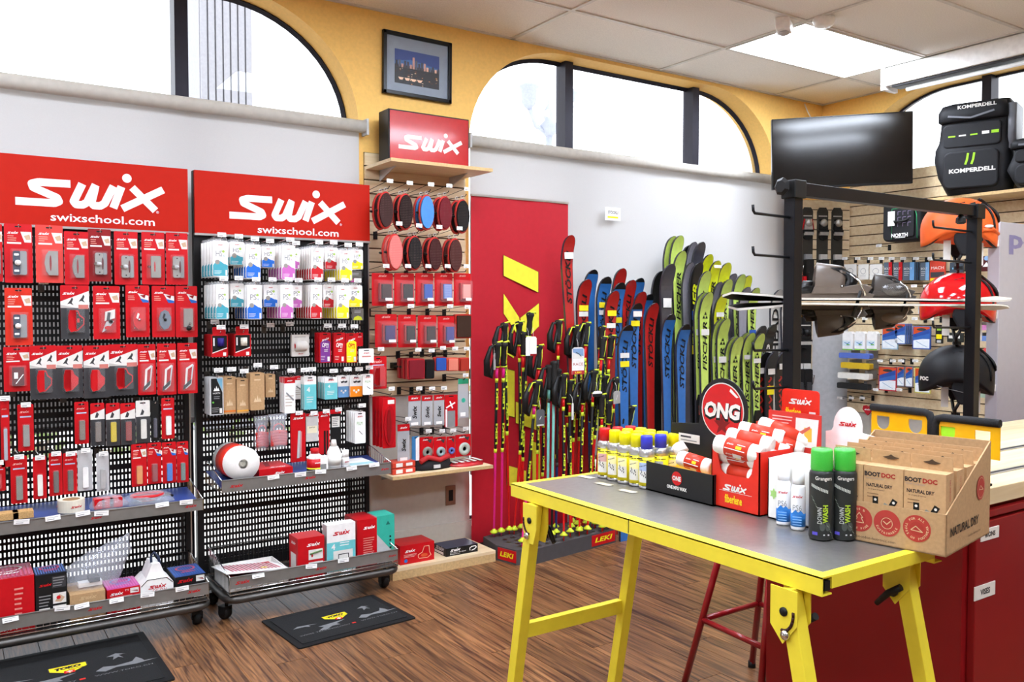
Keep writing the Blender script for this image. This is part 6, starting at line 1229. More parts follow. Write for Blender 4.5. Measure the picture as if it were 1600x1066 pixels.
for a, b_, c_, d_, bs, lab, n in ((1378, 511, 1403, 546, C('a8c4d8', .3), 'orange and pale blue wax pack', 0), (1398, 506, 1415, 538, C('5a78b8', .3), 'smaller orange and white pack of a stack', 3), (1426, 510, 1454, 546, C('3a5aa8', .3), 'orange and dark blue wax pack', 0), (1373, 574, 1401, 611, C('b8303a', .3), 'orange and blue pack in red casing', 0), (1402, 573, 1413, 604, C('8a8a9a', .3), 'slim pack, left of a slim pair', 0), (1415, 573, 1426, 605, C('8a8a9a', .3), 'slim pack, right of a slim pair', 0), (1429, 575, 1454, 615, C('d8d070', .3), 'orange and blue pack in yellow casing', 0), (1435, 474, 1450, 490, C('a8c4d8', .3), 'pale blue pack half hidden by the snowboard', 0), (1456, 474, 1467, 487, LGR, 'grey pack right under the snowboard', 0)):
    o = pk(a, b_, c_, d_, lab, bs, a_hz)
    for k in range(n): q = copy_tree(o); q.location.x += .024 * (k + 1); q['label'] = lab + ', %s' % ORD[k + 1]
pk(1462, 508, 1473, 537, 'narrow black and yellow pack', BLK, lambda b, w, h: (b.rect(-w * .4, -h * .75, w * .4, -h * .5, -.0006, YEL), b.rect(-w * .3, -h * .95, w * .3, -h * .82, -.0006, LGR), b.rect(-w * .3, -h * .3, w * .3, -h * .2, -.0006, C('90b840', .5)))); pk(1480, 520, 1505, 535, 'small green black card with white lettering', C('2c302c', .5), lambda b, w, h: b.rect(-w * .4, -h * .6, w * .3, -h * .3, -.0006, OFW))
for i, (a, c) in enumerate(((1319, 1335), (1338, 1354), (1357, 1373))):
    p, w, h = geo(a, 518, c, 547, XC, 'x'); b = MB(); b.prism([(-w / 2, -h), (w / 2, -h), (w / 2, -h * .12), (w * .3, 0), (w * .1, 0), (w * .08, -h * .06), (-w * .08, -h * .06), (-w * .1, 0), (-w * .4, 0), (-w / 2, -h * .1)], -.02, .02, WHT); b.rect(-w / 2, -h, w / 2, -h * .94, -.0205, C('7ac040', .5)); b.rect(-w * .5, -h * .78, w * .3, -h * .5, -.0207, C('d6e4ea', .5)); b.stroke([(-w * .3, -h * .6), (0, -h * .66), (w * .2, -h * .58)], .006, -.021, C('3a80b0', .5)); b.rect(-w * .1, -h * .74, w * .2, -h * .68, -.021, C('6ab040', .5))
    tag(obj('detergent_pouch', b, None, p, R(-90)), 'white bottle pouch with blue print and green foot, %s of three' % ('left', 'middle', 'right')[i], 'bottle')
def bar(a, b_, c_, d_, cl, lab):
    p, w, h = geo(a, b_, c_, d_, 5.72, 'x'); o = emp('wax_bar_holder', lab, 'bar', p, R(-90)); b = MB(); b.prism(rrect(-w / 2, -h, w / 2, 0, .01), -.03, .02, C(cl, .5)); obj('bar', b, o)
    for s_ in (-.28, .3): c = MB(); c.box(w * s_ - .012, w * s_ + .012, .02, .14, -h, .02, GRY); obj('bracket', c, o)
for a, b_, c_, d_, cl, lab in ((1314, 552, 1362, 560, '5a72c0', 'blue foam bar on the slatwall'), (1317, 567, 1362, 576, 'd8b42c', 'yellow foam bar under the blue one'), (1312, 583, 1361, 592, 'e8e4da', 'white foam bar under the yellow one'), (1311, 599, 1359, 608, '262626', 'black foam bar under the white one'), (1521, 508, 1556, 516, 'd080b8', 'pink foam bar beside the display panel'), (1523, 525, 1556, 533, '7090d0', 'light blue foam bar beside the display panel'), (1540, 544, 1556, 553, 'e05050', 'red foam bar by the black helmet'), (1545, 561, 1556, 570, 'e8a81c', 'orange yellow foam bar by the black helmet'), (1545, 579, 1556, 588, 'e8e4da', 'cream foam bar by the black helmet'), (1520, 613, 1554, 621, 'b0c8b0', 'pale green foam bar below the black helmet')): bar(a, b_, c_, d_, cl, lab)
for i, px in enumerate((1355, 1377)):
    p = W(px, 640, 'x', XC); b = MB(); b.prism([(0, -.045), (-.04, 0), (-.035, .025), (-.015, .03), (0, .015), (.015, .03), (.035, .025), (.04, 0)], 0, .02, C('b8202c', .4)); b.swix(0, 0, .05, -.0008, WHT); b.tube([(0, .01, .01), (0, XS - XC, .014)], .0025, BLK, 6); tag(obj('red_pouch', b, None, p, R(-90)), 'small red heart shaped pack near the yellow plates, %s one' % ('left', 'right')[i], 'packet')
# shelf and ski bags on the right wall
p = W(1500, 306, 'x', 5.62); zsh = p.z
b = MB(); b.box(5.58, XS, 1.4, 3.5, zsh - .02, zsh, MAPLEX); b.box(5.578, 5.58, 1.4, 3.5, zsh - .02, zsh, PLY); tag(obj('wall_shelf', b), 'long maple shelf on the right wall carrying black bags', 'shelf')
FAB = mat('black_nylon', '19191c', .6, bump=.4, scale=40); FAB2 = mat('grey_nylon', '6c6e74', .45, bump=.4, scale=30)
def rbox_ring(w, d, r, z, n=4, ox=0, oy=0, jit=None):
    q = []
    for cx, cy, a in ((w / 2 - r, d / 2 - r, 0), (-w / 2 + r, d / 2 - r, 90), (-w / 2 + r, -d / 2 + r, 180), (w / 2 - r, -d / 2 + r, 270)):
        for i in range(n + 1):
            t = R(a + 90 * i / n); j = jit() if jit else 0; q.append((ox + cx + (r + j) * math.cos(t), oy + cy + (r + j) * math.sin(t), z))
    return q
def bag(cx, cz, w, h, d, x, y, label, rz, seed, kom=True, scale=1):
    o = emp('ski_boot_bag', label, 'bag', (x, y, zsh), rz); rr = random.Random(seed); J = lambda: rr.uniform(-.006, .008)
    b = MB(); rings = [rbox_ring(w * a, d * c, .05, h * t, 4, w * ox, 0, J) for t, a, c, ox in ((0, .78, .8, .06), (.05, .84, .9, .05), (.2, .93, 1, .02), (.38, 1.0, 1, 0), (.5, .98, .97, 0), (.62, .9, .95, .01), (.8, .88, .9, .02), (.93, .9, .82, .03), (.99, .84, .7, .04), (1.0, .6, .4, .04))]
    b.loft(rings, FAB); obj('body', b, o)
    b = MB(); yf = -d / 2 - .02
    b.prism(rrect(-w * .36, h * .06, w * .36, h * .46, .04), yf, -d / 2 + .03, FAB); b.prism(rrect(-w * .38, h * .5, w * .38, h * .76, .03), yf + .015, -d / 2 + .05, FAB); obj('pocket', b, o, bevel=.01)
    b = MB(); b.loft([rbox_ring(w * a, d * c, .05, z * h, 4, 0, -.02) for z, a, c in ((.78, .84, .9), (.8, .92, .98), (.9, .92, .95), (.97, .84, .8))], FAB); b.stroke([(-w * .3, h * .84), (0, h * .8), (w * .3, h * .85)], .012, -d * .52 - .03, FAB2); obj('lid', b, o)
    b = MB(); b.T = Matrix.Translation((w * .5, 0, 0)); b.loft([rbox_ring(.05, d * .9, .02, z * h, 4) for z in (.45, .7, .92)], FAB2); obj('side_wrap', b, o)
    b = MB(); y = yf - .0015
    if kom:
        b.text('KOMPERDELL', .01, h * .25, .026, y, OFW, w=w * .6, bold=.04); G = C('9ad028', .5)
        for s_ in (-1, 1): b.stroke([(s_ * .018 - .012, h * .31), (s_ * .018 - .002, h * .36), (s_ * .018 + .004, h * .43)], .013, y, G)
        yy = yf + .0135
        for k, (u, m_) in enumerate(((-.26, G), (-.12, OFW), (.03, G), (.18, OFW), (.3, G))): b.rect(w * u - .02, h * .62, w * u + .022, h * .635 + .01 * (k > 2), yy, m_)
        b.text('KOMPERDELL', .03, h * .93, .022, -d * .5 - .012, OFW, w=w * .5, bold=.03)
    else:
        for u, v in ((-.2, .75), (-.12, .5), (-.2, .35)): b.rect(w * u, h * v, w * u + .05, h * v + .03, y, C('9ad028', .5) if v > .6 else OFW)
    obj('lettering', b, o)
y1 = W(1519, 230, 'x', 5.65).y; y0a, y0b = W(1465, 250, 'x', 5.65).y, W(1572, 250, 'x', 5.65).y; hb = W(1519, 162, 'x', 5.68).z - zsh
bag(0, 0, abs(y0a - y0b), hb, .27, 5.70, y1, 'large black ski boot bag with white lettering on the wall shelf', R(-74), 2)
y2 = W(1612, 260, 'x', 5.6).y; bag(0, 0, .42, W(1600, 215, 'x', 5.6).z - zsh, .24, 5.70, y2 - .06, 'second black boot bag with lime marks at the right edge', R(-84), 5, False)
# small north bag
p, w, h = geo(1386, 314, 1446, 377, 5.66, 'x'); o = emp('boot_bag', 'black zip bag with green piping and a white tag hanging on the slatwall', 'bag', (5.66, p.y, p.z - h), R(-90)); b = MB(); b.T = Matrix.Rotation(R(90), 4, 'X') @ Matrix.Identity(4)
b.T = Matrix.Identity(4); b.loft([[(u, yy, v) for u, v in rrect(-w / 2 * s_, h * (1 - s_) / 2, w / 2 * s_, h - h * (1 - s_) / 2, .04)] for yy, s_ in ((-.06, .93), (-.045, 1), (.1, 1), (.14, .95))], FAB); obj('body', b, o)
b = MB(); b.prism(rrect(-w * .2, h * .1, w * .36, h * .78, .01), -.075, -.05, FAB); G = C('2f9a60', .5); b.tube([(-w * .22, -.07, h * .06), (-w * .22, -.07, h * .8), (w * .36, -.07, h * .8)], .003, G, 5); b.tube([(w * .42, -.06, h * .04), (w * .4, -.06, h * .6), (w * .3, -.06, h * .96)], .003, G, 5)
for k in range(9): b.stroke([(-w * .05 + (k % 3) * w * .13, h * (.35 + .14 * (k // 3))), (-w * .05 + (k % 3) * w * .13, h * (.44 + .14 * (k // 3))), (w * .03 + (k % 3) * w * .13, h * (.44 + .14 * (k // 3)))], .003, -.0757, C('8a7a98', .5), jn=False)
obj('pocket', b, o); b = MB(); b.text('NORTH', 0, h * .14, .026, -.0765, WHT, bold=.03); b.rect(-w * .12, h * .07, w * .15, h * .085, -.0765, OFW); obj('lettering', b, o)
b = MB(); b.tube([(-w * .2, -.06, h * .55), (-w * .1, -.09, h * .46), (w * .15, -.09, h * .48), (w * .28, -.06, h * .56)], .007, BLK, 6); obj('handle', b, o); b = MB(); b.box(-w * .3, -w * .12, -.082, -.08, h * .38, h * .74, OFW); obj('paper_tag', b, o)
# television
tvp = W(1315, 236, 'y', 3.72); o = emp('television', 'black flat television hung in the corner above the skis', 'television', tvp, rot=(R(4), 0, R(-43))); w, h = .945, .495
o.rotation_euler = (R(3), R(-1.5), R(-43))
b = MB(); b.box(-w / 2, w / 2, 0, .05, -h / 2, h / 2, BLK2); obj('case', b, o, bevel=.004); b = MB(); b.rect(-w / 2 + .008, -h / 2 + .014, w / 2 - .008, h / 2 - .008, -.001, mat('screen_glass', '040404', .1, var=0, coat=.3, spec=.8)); obj('screen', b, o)
b = MB(); b.box(-.1, .1, .05, .1, -.1, .1, BLK); b.box(-.03, .03, .1, .42, -.03, .03, BLK); obj('wall_mount', b, o)
a = W(1257, 162, 'y', YA - .02); c = W(1268, 186, 'y', 4.2); b = MB(); b.tube([a, a + Vector((.01, -.02, -.06)), c, tvp + Vector((-.1, .12, .2))], .005, OFW, 6); tag(obj('white_cable', b), 'white cable running from the ceiling to the television', 'cable')
# white casing near the ceiling on the right
p = W(1390, 122, 'z', CEIL - .07); b = MB(); b.box(p.x - .06, p.x + .08, -1.0, p.y, CEIL - .135, CEIL - .012, WHT); b.box(p.x - .045, p.x + .06, -1.0, p.y - .04, CEIL - .15, CEIL - .135, DGR); o = tag(obj('screen_case', b, None, bevel=.008), 'long white roller screen case under the ceiling at upper right', 'screen case')
b = MB(); b.tube([(p.x + .01, p.y - .12, CEIL - .17), (p.x + .01, -1, CEIL - .17)], .014, WHT, 8); b.box(p.x - .07, p.x + .09, p.y - .005, p.y + .02, CEIL - .16, CEIL - .002, WHT); obj('bottom_tube', b, o)
# ================================================================ black board rack, snowboards, helmets
YK = 1.80; RK = mat('rack_black_steel', '17181c', .4, .3)
xl, xr = W(1240, 300, 'y', YK).x, W(1523, 325, 'y', YK).x; zt1 = W(1240, 284, 'y', YK).z
o = emp('board_rack', 'black square tube board rack standing behind the counter', 'rack', (0, YK, 0)); hw = .021
b = MB(); b.box(xl - hw, xl + hw, -hw, hw, 0, zt1 - .02, RK); obj('post', b, o, bevel=.002); b = MB(); b.box(xr - hw, xr + hw, -hw, hw, 0, zt1 - .02, RK); obj('post', b, o, bevel=.002)
b = MB(); b.box(xl + hw * 1.3, xr - hw * 1.2, -.018, .018, zt1 - .045, zt1 - .003, RK); obj('top_bar', b, o, bevel=.002)
for x in (xl, xr): b = MB(); b.box(x - .028, x + .03, -.028, .028, zt1 - .055, zt1 + .003, BLK); obj('corner_joint', b, o, bevel=.003); b = MB(); b.box(x - .035, x + .035, -.07, .3, 0, .03, RK); obj('foot', b, o)
b = MB(); b.lathe([(.006, -.028), (.008, -.045), (.026, -.05), (.03, -.058), (.02, -.066), (.001, -.066)], BLK, 7, (xl, 0, zt1 - .02), 'x', smooth=False); obj('clamp_knob', b, o)
b = MB(); b.lathe([(.008, 0), (.018, -.012), (.02, -.03), (.012, -.035)], BLK, 8, (xr - .1, -.0, zt1 - .045), smooth=False); obj('clamp_knob', b, o)
for (xx, px, pys) in ((xl - hw, 1177, (333, 398, 548, 608)), (xr - hw, 1458, (355, 406, 512))):
    for k, py in enumerate(pys):
        z = W(px, py, 'y', YK).z; b = MB(); xe = W(px, py, 'y', YK).x; b.tube([(xx, 0, z - .003), (xe + .006, 0, z), (xe, 0, z + .008), (xe - .002, 0, z + .026)], .0045, RK, 8); obj('hook_arm', b, o)
def snowboard(z, up, top, label, x0, x1, y):
    L = x1 - x0; N = 28; wd = .25; t = .007; b = MB(); rings = []
    for i in range(N + 1):
        u = i / N; x = x0 + L * u; e = min(u, 1 - u) * L; hw_ = wd / 2 * (1 - .07 * math.sin(math.pi * u)); 
        if e < .17: hw_ *= math.sqrt(max(0, 1 - (1 - e / .17) ** 2.3))
        hw_ = max(hw_, .004); zz = .006 * math.sin(math.pi * max(0, min(1, (u * L - .2) / (L - .4)))) * 1; bend_ = (max(0, .22 - e) / .22) ** 1.8 * .02
        zz = z + up * (zz * .5 + bend_); rings.append([(x, y - hw_, zz), (x, y + hw_, zz), (x, y + hw_, zz + up * t), (x, y - hw_, zz + up * t)])
    b.loft(rings, OFW, False); o = tag(obj('snowboard', b), label, 'snowboard')
    tb = MB(); base_ = MB()
    for i in range(N): 
        A, B_ = rings[i], rings[i + 1]; e = Vector((0, 0, up * .0008))
        tb.add([Vector(A[3]) + e, Vector(A[2]) + e, Vector(B_[2]) + e, Vector(B_[3]) + e], [(0, 1, 2, 3)], top)
        base_.add([Vector(A[0]) - e, Vector(A[1]) - e, Vector(B_[1]) - e, Vector(B_[0]) - e], [(0, 1, 2, 3)], BLK)
    obj('topsheet', tb, o); obj('base', base_, o); return o
zb1 = W(1300, 472, 'y', 1.97).z; xb0, xb1 = W(1144, 468, 'y', 1.97).x, W(1556, 460, 'y', 1.97).x
SB1 = snowboard(zb1 + .004, 1, C('e8dcc8', .35), 'upper snowboard with pale top sheet, lying base down on the rack', xb0, xb1, 1.97)
SB2 = snowboard(zb1 - .004, -1, C('d8cab2', .35), 'lower snowboard turned upside down beneath the first', xb0 + .03, xb1 - .02, 1.97)
BG = C('6b6058', .35); BG2 = C('4a4440', .35); SMK = clear('smoked_plastic', '5a5654', .75, .1)
def binding(x, z, up, lab, shell, parent, sc=1.0, boot=True):
    """snowboard binding: toe towards -x here"""
    T = Matrix.Translation((x, 1.97, z)) @ Matrix.Rotation(R(-48), 4, 'Z') @ Matrix.Scale(sc * .78, 4) @ (Matrix.Scale(-1, 4, (0, 0, 1)) if up < 0 else Matrix.Identity(4))
    o = bpy.data.objects.new('binding', None); o.empty_display_size = .05; COL.objects.link(o); o.parent = parent; o['label'] = lab
    b = MB(); b.T = T; b.prism([(-.15, .0), (.14, .0), (.15, .016), (.1, .03), (-.05, .026), (-.16, .03), (-.17, .018)], -.05, .05, shell); b.prism([(-.17, .018), (-.1, .022), (-.09, .052), (-.12, .055), (-.18, .034)], -.055, .055, BLK2)
    for s_ in (-1, 1): b.prism([(-.1, .02), (.12, .02), (.14, .045), (.1, .06), (0, .045), (-.09, .05)], s_ * .058 - .006, s_ * .058 + .006, shell)
    obj('base_plate', b, o, bevel=.003)
    b = MB(); b.T = T; rings = []
    for k in range(7):
        u = k / 6; z_ = .03 + .1 * u; xx = .07 - .0 + .05 * u - .2 * max(0, u - .55); rings.append([(xx + dx - .02 * (1 - abs(a)), .062 * (1 - .25 * u) * a, z_) for a, dx in ((-1, -.05), (-.7, 0), (0, .022), (.7, 0), (1, -.05), (.75, -.052), (.6, -.012), (0, .006), (-.6, -.012), (-.75, -.052))])
    b.loft(rings, BLK2); obj('highback', b, o)
    b = MB(); b.T = T; P = []
    for k in range(9):  # wide padded ankle strap arching over
        t = math.pi * k / 8; P.append((-.02 + .01 * math.sin(t), -.064 * math.cos(t), .05 + .1 * math.sin(t) ** .8))
    for q in (0, 1):
        rings = [[(p[0] - .075 + q * .01, p[1], p[2] + .004), (p[0] + .05 - q * .02, p[1], p[2] - .01), (p[0] + .05, p[1] * .95, p[2] - .018), (p[0] - .07, p[1] * .95, p[2] - .01)] for p in P]
    b.loft(rings, shell); obj('ankle_strap', b, o)
    b = MB(); b.T = T; P = [(-.13 + .02 * math.sin(math.pi * k / 6), -.058 * math.cos(math.pi * k / 6), .03 + .045 * math.sin(math.pi * k / 6)) for k in range(7)]
    b.loft([[(p[0] - .02, p[1], p[2] + .003), (p[0] + .02, p[1], p[2] + .001), (p[0] + .02, p[1] * .95, p[2] - .006), (p[0] - .02, p[1] * .95, p[2] - .005)] for p in P], BLK); obj('toe_strap', b, o)
    b = MB(); b.T = T; b.tube([(.05, -.07, .1), (.085, -.085, .07), (.105, -.08, .03), (.11, -.075, .01)], .004, CHROME, 6); b.tube([(.09, -.08, .03), (.075, -.085, -.03), (.06, -.08, -.075)], [.006, .008, .006], BLK, 6) if up > 0 else None; b.lathe([(.001, 0), (.007, 0), (.001, -.004)], CHROME, 8, (.02, -.066, .05), 'y'); obj('buckle', b, o)
xa = W(1305, 440, 'y', 1.97).x; xc_ = W(1388, 440, 'y', 1.97).x; zo = .013
binding(xa, zb1 + zo, 1, 'grey brown binding with a tall strap', BG, SB1, 1.12); binding(xc_, zb1 + zo, 1, 'low binding with smoked clear cup', BG2, SB1, .85)
binding(xa, zb1 - zo, -1, 'brown binding pointing down', BG2, SB2, 1.0); binding(xc_, zb1 - zo, -1, 'small dark binding pointing down', BG2, SB2, .8)
b = MB(); b.T = Matrix.Translation((xc_ + .0, 1.95, zb1 + .05)) @ Matrix.Rotation(R(-48), 4, 'Z'); b.ball((0, 0, 0), .058, .05, .03, SMK, 18, 10); obj('boot_cup', b, SB1); b = MB(); b.T = Matrix.Translation((xc_ + .0, 1.95, zb1 - .06)) @ Matrix.Rotation(R(-48), 4, 'Z'); b.ball((0, 0, 0), .055, .045, .024, BG, 18, 10); obj('boot_cup', b, SB2)
def helmet(px, py, wpx, label, shell, rough_mat, brim=False, poc=False, tagp=True, yv=2.24, gloss=False):
    c = W(px, py, 'y', yv); Lh = wpx / FPX * ((c - Vector((0, 0, CAM_Z))).dot(_F)) / 2 * .94
    o = emp('ski_helmet', label, 'helmet', c, R(-52)); b = MB(); NU, NV = 40, 14; ry = Lh * .78; rz_ = Lh * .92
    def rim(a):  # a: azimuth, 0 = +x (back), pi = front
        s = abs(math.sin(a)); front = max(0, -math.cos(a)); back = max(0, math.cos(a))
        return -.46 * rz_ + .3 * rz_ * math.exp(-((s - 1) / .3) ** 2) - .1 * rz_ * front ** 3 - .18 * rz_ * back ** 2
    rings = []
    for i in range(NV + 1):
        u = i / NV; ring = []
        for j in range(NU):
            a = 2 * math.pi * j / NU; zr = rim(a); el = math.asin(max(-.95, zr / rz_)); e = math.pi / 2 * .995 + (el - math.pi / 2 * .995) * u
            sq = 1 + .04 * math.cos(2 * a); rr_ = math.cos(e) if e > 0 else math.cos(e * .35); ring.append((Lh * sq * rr_ * math.cos(a), ry * rr_ * math.sin(a), rz_ * math.sin(e)))
        rings.append(ring)
    b.loft(rings, shell, caps=True); 
    inner = [[(x * .9, y * .9, z) for x, y, z in rings[-1]], [(x * .85, y * .85, z + .03) for x, y, z in rings[-1]]]
    b.loft([rings[-1], inner[0], inner[1]], BLK, caps=False); obj('shell', b, o)
    b = MB(); b.loft([[(x * .89, y * .89, z * .9) for x, y, z in r] for r in rings[3:]], BLK, caps=True); obj('liner', b, o)
    for s_ in (-1, 1):
        b = MB(); P = [(-.32, -.1), (-.05, -.02), (.3, -.16), (.42, -.4), (.18, -.62), (-.02, -.84), (-.16, -.82), (-.36, -.4)]
        b.prism([(u * Lh + .02, v * Lh) for u, v in P], s_ * ry * .84 - .012, s_ * ry * .84 + .012, C('1d1d20', .85)); obj('ear_pad', b, o, bevel=.008)
    b = MB(); b.tube([(.0, -ry * .84, -Lh * .75), (-.02, -ry * .8, -Lh * 1.0), (-.01, -ry * .4, -Lh * 1.2), (.0, 0, -Lh * 1.24), (.0, ry * .5, -Lh * 1.05), (.0, ry * .84, -Lh * .75)], .008, BLK, 6); b.box(-.025, .01, -ry * .5, -ry * .25, -Lh * 1.22, -Lh * 1.12, BLK); obj('chin_strap', b, o)
    b = MB(); P = [((Lh * 1.0) * math.cos(t), 0, rz_ * 1.02 * math.sin(t)) for t in [R(q) for q in range(8, 66, 8)]]
    b.loft([[(p[0] + .004 + dx, p[1] + yy - .02 * math.sin(k), p[2] + dz) for yy, dx, dz in ((-.02, 0, 0), (-.02, .008, .006), (.02, .008, .006), (.02, 0, 0))] for k, p in enumerate(P)], BLK)
    b.tube([(Lh * .86 * math.cos(R(t)), -ry * .55 * math.cos(R(max(0, t - 10)) * .9), rz_ * .98 * math.sin(R(t))) for t in range(-8, 62, 10)], .006, BLK, 6); obj('goggle_clip', b, o)
    b = MB()
    for s_ in (-1,):
        for uu, vv in ((-.05, .72), (.22, .7)):
            e = math.acos(min(1, math.hypot(uu, .62))); b.tube([(uu * Lh - .02, s_ * ry * .62, rz_ * vv), (uu * Lh + .02, s_ * ry * .58, rz_ * (vv + .06))], .006, BLK, 6)
    obj('vent', b, o)
    if brim: b = MB(); b.tube([(Lh * .5, -ry * .86, -rz_ * .12), (Lh * .8, -ry * .66, -rz_ * .08), (Lh * 1.0, -ry * .2, -rz_ * .2), (Lh * 1.02, ry * .2, -rz_ * .2)], .01, shell, 8); b.ball((Lh * .68, -ry * .82, 0), .02, .008, .008, OFW, 10, 6); obj('brim', b, o)
    if poc:
        b = MB(); b.T = Matrix.Translation((-Lh * .86, -ry * .5, -rz_ * .1)) @ Matrix.Rotation(R(-52), 4, 'Z'); b.text('POC', 0, 0, .018, -.016, OFW, bold=.06); obj('lettering', b, o)
        b = MB(); b.tube([(-Lh * .93 * math.cos(R(t)), -ry * 1.005 * math.sin(R(t)) , -rz_ * .12 - .0006 * t) for t in range(35, 110, 9)], .0016, GRY, 5); obj('seam', b, o)
    if tagp:
        b = MB(); b.box(-Lh * .45, -Lh * .25, -ry * .4, -ry * .39, -Lh * .95, -Lh * .35, OFW); obj('paper_tag', b, o); b = MB(); b.box(Lh * .45, Lh * .62, -ry * .3, -ry * .29, -Lh * 1.1, -Lh * .4, OFW); obj('paper_tag', b, o)
    b = MB()
    if gloss:
        for q in ((-.55, .45), (-.1, .62)): pass
    return o
helmet(1498, 358, 112, 'matt orange ski helmet on the top arm of the white display', mat('helmet_orange', 'e8652c', .42), 0, brim=True)
helmet(1496, 474, 112, 'glossy red ski helmet on the middle arm of the white display', mat('helmet_red', 'c81018', .1, coat=1), 0, gloss=True)
helmet(1494, 586, 110, 'matt black ski helmet on the lower arm of the white display', mat('helmet_black', '1e1f22', .5), 0, poc=True)
# white display panel
x0 = W(1560, 500, 'y', 2.2).x; zt_ = W(1562, 346, 'y', 2.2).z; DP = mat('display_white', 'c6c4cb', .4, var=.02)
o = emp('helmet_display', 'white display panel with grey lettering and arms for three helmets', 'display', (0, 0, 0)); b = MB(); b.box(x0, x0 + .7, 2.2, 2.26, 0, zt_, DP); obj('panel', b, o, bevel=.004)
b = MB(); q = W(1577, 382, 'y', 2.198); b.text('poc', q.x + .22, q.z - .0, .1, 2.1985, C('8c88b4', .4), al='c', w=.44, bold=.03, cap=False); obj('lettering', b, o)
for k, py in enumerate((378, 490, 603)):
    z = W(1545, py, 'y', 2.24).z; b = MB(); b.prism([(x0 - .18, z - .004), (x0 - .1, z - .018), (x0, z - .026), (x0, z + .008), (x0 - .17, z + .006)], 2.205, 2.255, WHT); obj('arm', b, o)
# ================================================================ counter and red cabinet
CR = mat('cabinet_red', '8c1418', .4, var=.04, scale=8); ZC = .97; y0c, y1c = 1.08, 1.69; x0c = 2.06
o = emp('tuning_bench', 'red cabinet bench with butcher block top and silver channels', 'bench', (0, 0, 0)); b = MB(); b.box(x0c, 5.2, y0c + .02, y1c, 0, ZC - .042, CR); obj('body', b, o)
b = MB(); b.box(x0c - .012, 5.2, y0c, y1c + .01, ZC - .042, ZC, BUTCH); obj('worktop', b, o, bevel=.002)
for k, (ya, yb_) in enumerate(((1.345, 1.372), (1.165, 1.19))): b = MB(); b.box(x0c - .01, 5.2, ya, yb_, ZC - .001, ZC + .0025, SIL); b.box(x0c - .01, 5.2, ya + .009, yb_ - .009, ZC + .0015, ZC + .003, BLK); obj('channel', b, o)
zd = W(1552, 810, 'y', y0c).z; xcol = [x0c + .02, x0c + .62, x0c + 1.22, x0c + 1.82, x0c + 2.42]
for i in range(4):
    for (za, zb_) in ((.1, zd - .004), (zd + .004, ZC - .055)):
        b = MB(); b.box(xcol[i] + .004, xcol[i + 1] - .004, y0c, y0c + .019, za, zb_, CR); d = obj('drawer', b, o, bevel=.002)
b = MB(); b.box(x0c, 5.2, y0c + .03, y0c + .04, 0, .1, BLK); obj('kick_board', b, o)
def sign(txt, px, py, wpx, hpx, lab):
    p, w, h = geo(px, py, px + wpx, py + hpx, y0c - .002); b = MB(); b.box(-w / 2, w / 2, -.001, .001, -h, 0, C('e8e2d8', .5)); b.text(txt, 0, -h / 2, h * .42, -.0016, BLK, bold=.03); tag(obj('drawer_label', b, None, (p.x, y0c - .0016, p.z)), lab, 'label')
sign('VISES', 1523, 913, 32, 21, 'white drawer label in black capitals on the lower red cabinet'); sign('IRONS', 1533, 825, 28, 18, 'white drawer label on the upper drawer, partly behind the card box')
# ================================================================ yellow plates
def plate(xa, ya, ya2, lab, first):
    A = W(*xa, 'x', 2.13); B_ = W(*ya, 'x', 2.13); L = A.y - B_.y; h = .10; o = emp('yellow_plate', lab, 'plate', (2.13, (A.y + B_.y) / 2, (A.z + B_.z) / 2 - h), R(-90), rot=(0, 0, R(-90)))
    PY = C('f0b414', .35); b = MB(); hole = ell; n = 8
    r_ = .022; z0h, z1h = h * .38, h * .68
    # plate built around two D shaped holes
    hx = (-L * .3, L * .24); xs = [-L / 2]
    for c_ in hx: xs += [c_ - .019, c_ + .019]
    xs.append(L / 2)
    for k in range(0, 6, 2): b.prism([(xs[k], 0 if 0 < k < 4 else .0), (xs[k + 1], 0), (xs[k + 1], h * .86), (xs[k], h * .86)], 0, .003, PY)
    for c_ in hx:
        b.prism([(c_ - .019, z1h), (c_ + .019, z1h), (c_ + .019, h * .86), (c_ - .019, h * .86)], 0, .003, PY)
        arc = [(c_ + .019 * math.cos(R(t)), z0h + .014 + .02 * math.sin(R(t))) for t in range(180, 361, 20)]; b.prism([(c_ - .019, 0)] + [(c_ - .019, z0h + .014)] + arc + [(c_ + .019, 0)], 0, .003, PY)
        b.box(c_ - .019, c_ - .0188, 0, .003, z0h + .014, z1h, PY)
    obj('sheet', b, o)
    if not first: b = MB(); b.prism([(hx[0] - .019, z0h - .006), (hx[0] + .019, z0h - .006), (hx[0] + .019, z1h), (hx[0] - .019, z1h)], .0031, .005, C('a8f030', .3)); obj('green_insert', b, o)
    b = MB(); s_ = 1 if first else -1
    P = [(-s_ * L / 2, 0, h * .9), (s_ * (L / 2 - .02), 0, h * .9), (s_ * (L / 2 - .006), 0, h * .86), (s_ * (L / 2), 0, h * .7), (s_ * L / 2, 0, -.0)]
    b.loft([[(p[0] + (0 if i < 3 else a * .011), -.006 if a * c > 0 else .008, p[2] + (c if i < 3 else 0) * .009) if i < 3 else (p[0] + a * .009, .008 if c > 0 else -.006, p[2]) for a, c in ((-1, -1), (1, -1) if i >= 3 else (-1, 1), (1, 1), (1, -1) if i < 3 else (-1, 1))] for i, p in enumerate(P)], BLK, False) if False else b.tube(P, .0105, mat('rubber_black', '202022', .75, bump=.6, scale=400), 8)
    obj('rubber_edge', b, o)
    b = MB(); b.box(-.02, .02, -.002, .012, -(o.location.z - ZC), .03, BLK); b.box(-.04, .04, -.03, .05, -(o.location.z - ZC), -(o.location.z - ZC) + .006, BLK); obj('stand', b, o)
plate((1362, 630), (1456, 640), 0, 'yellow plate with black rubber edge and two thumb holes, left one above the card box', True)
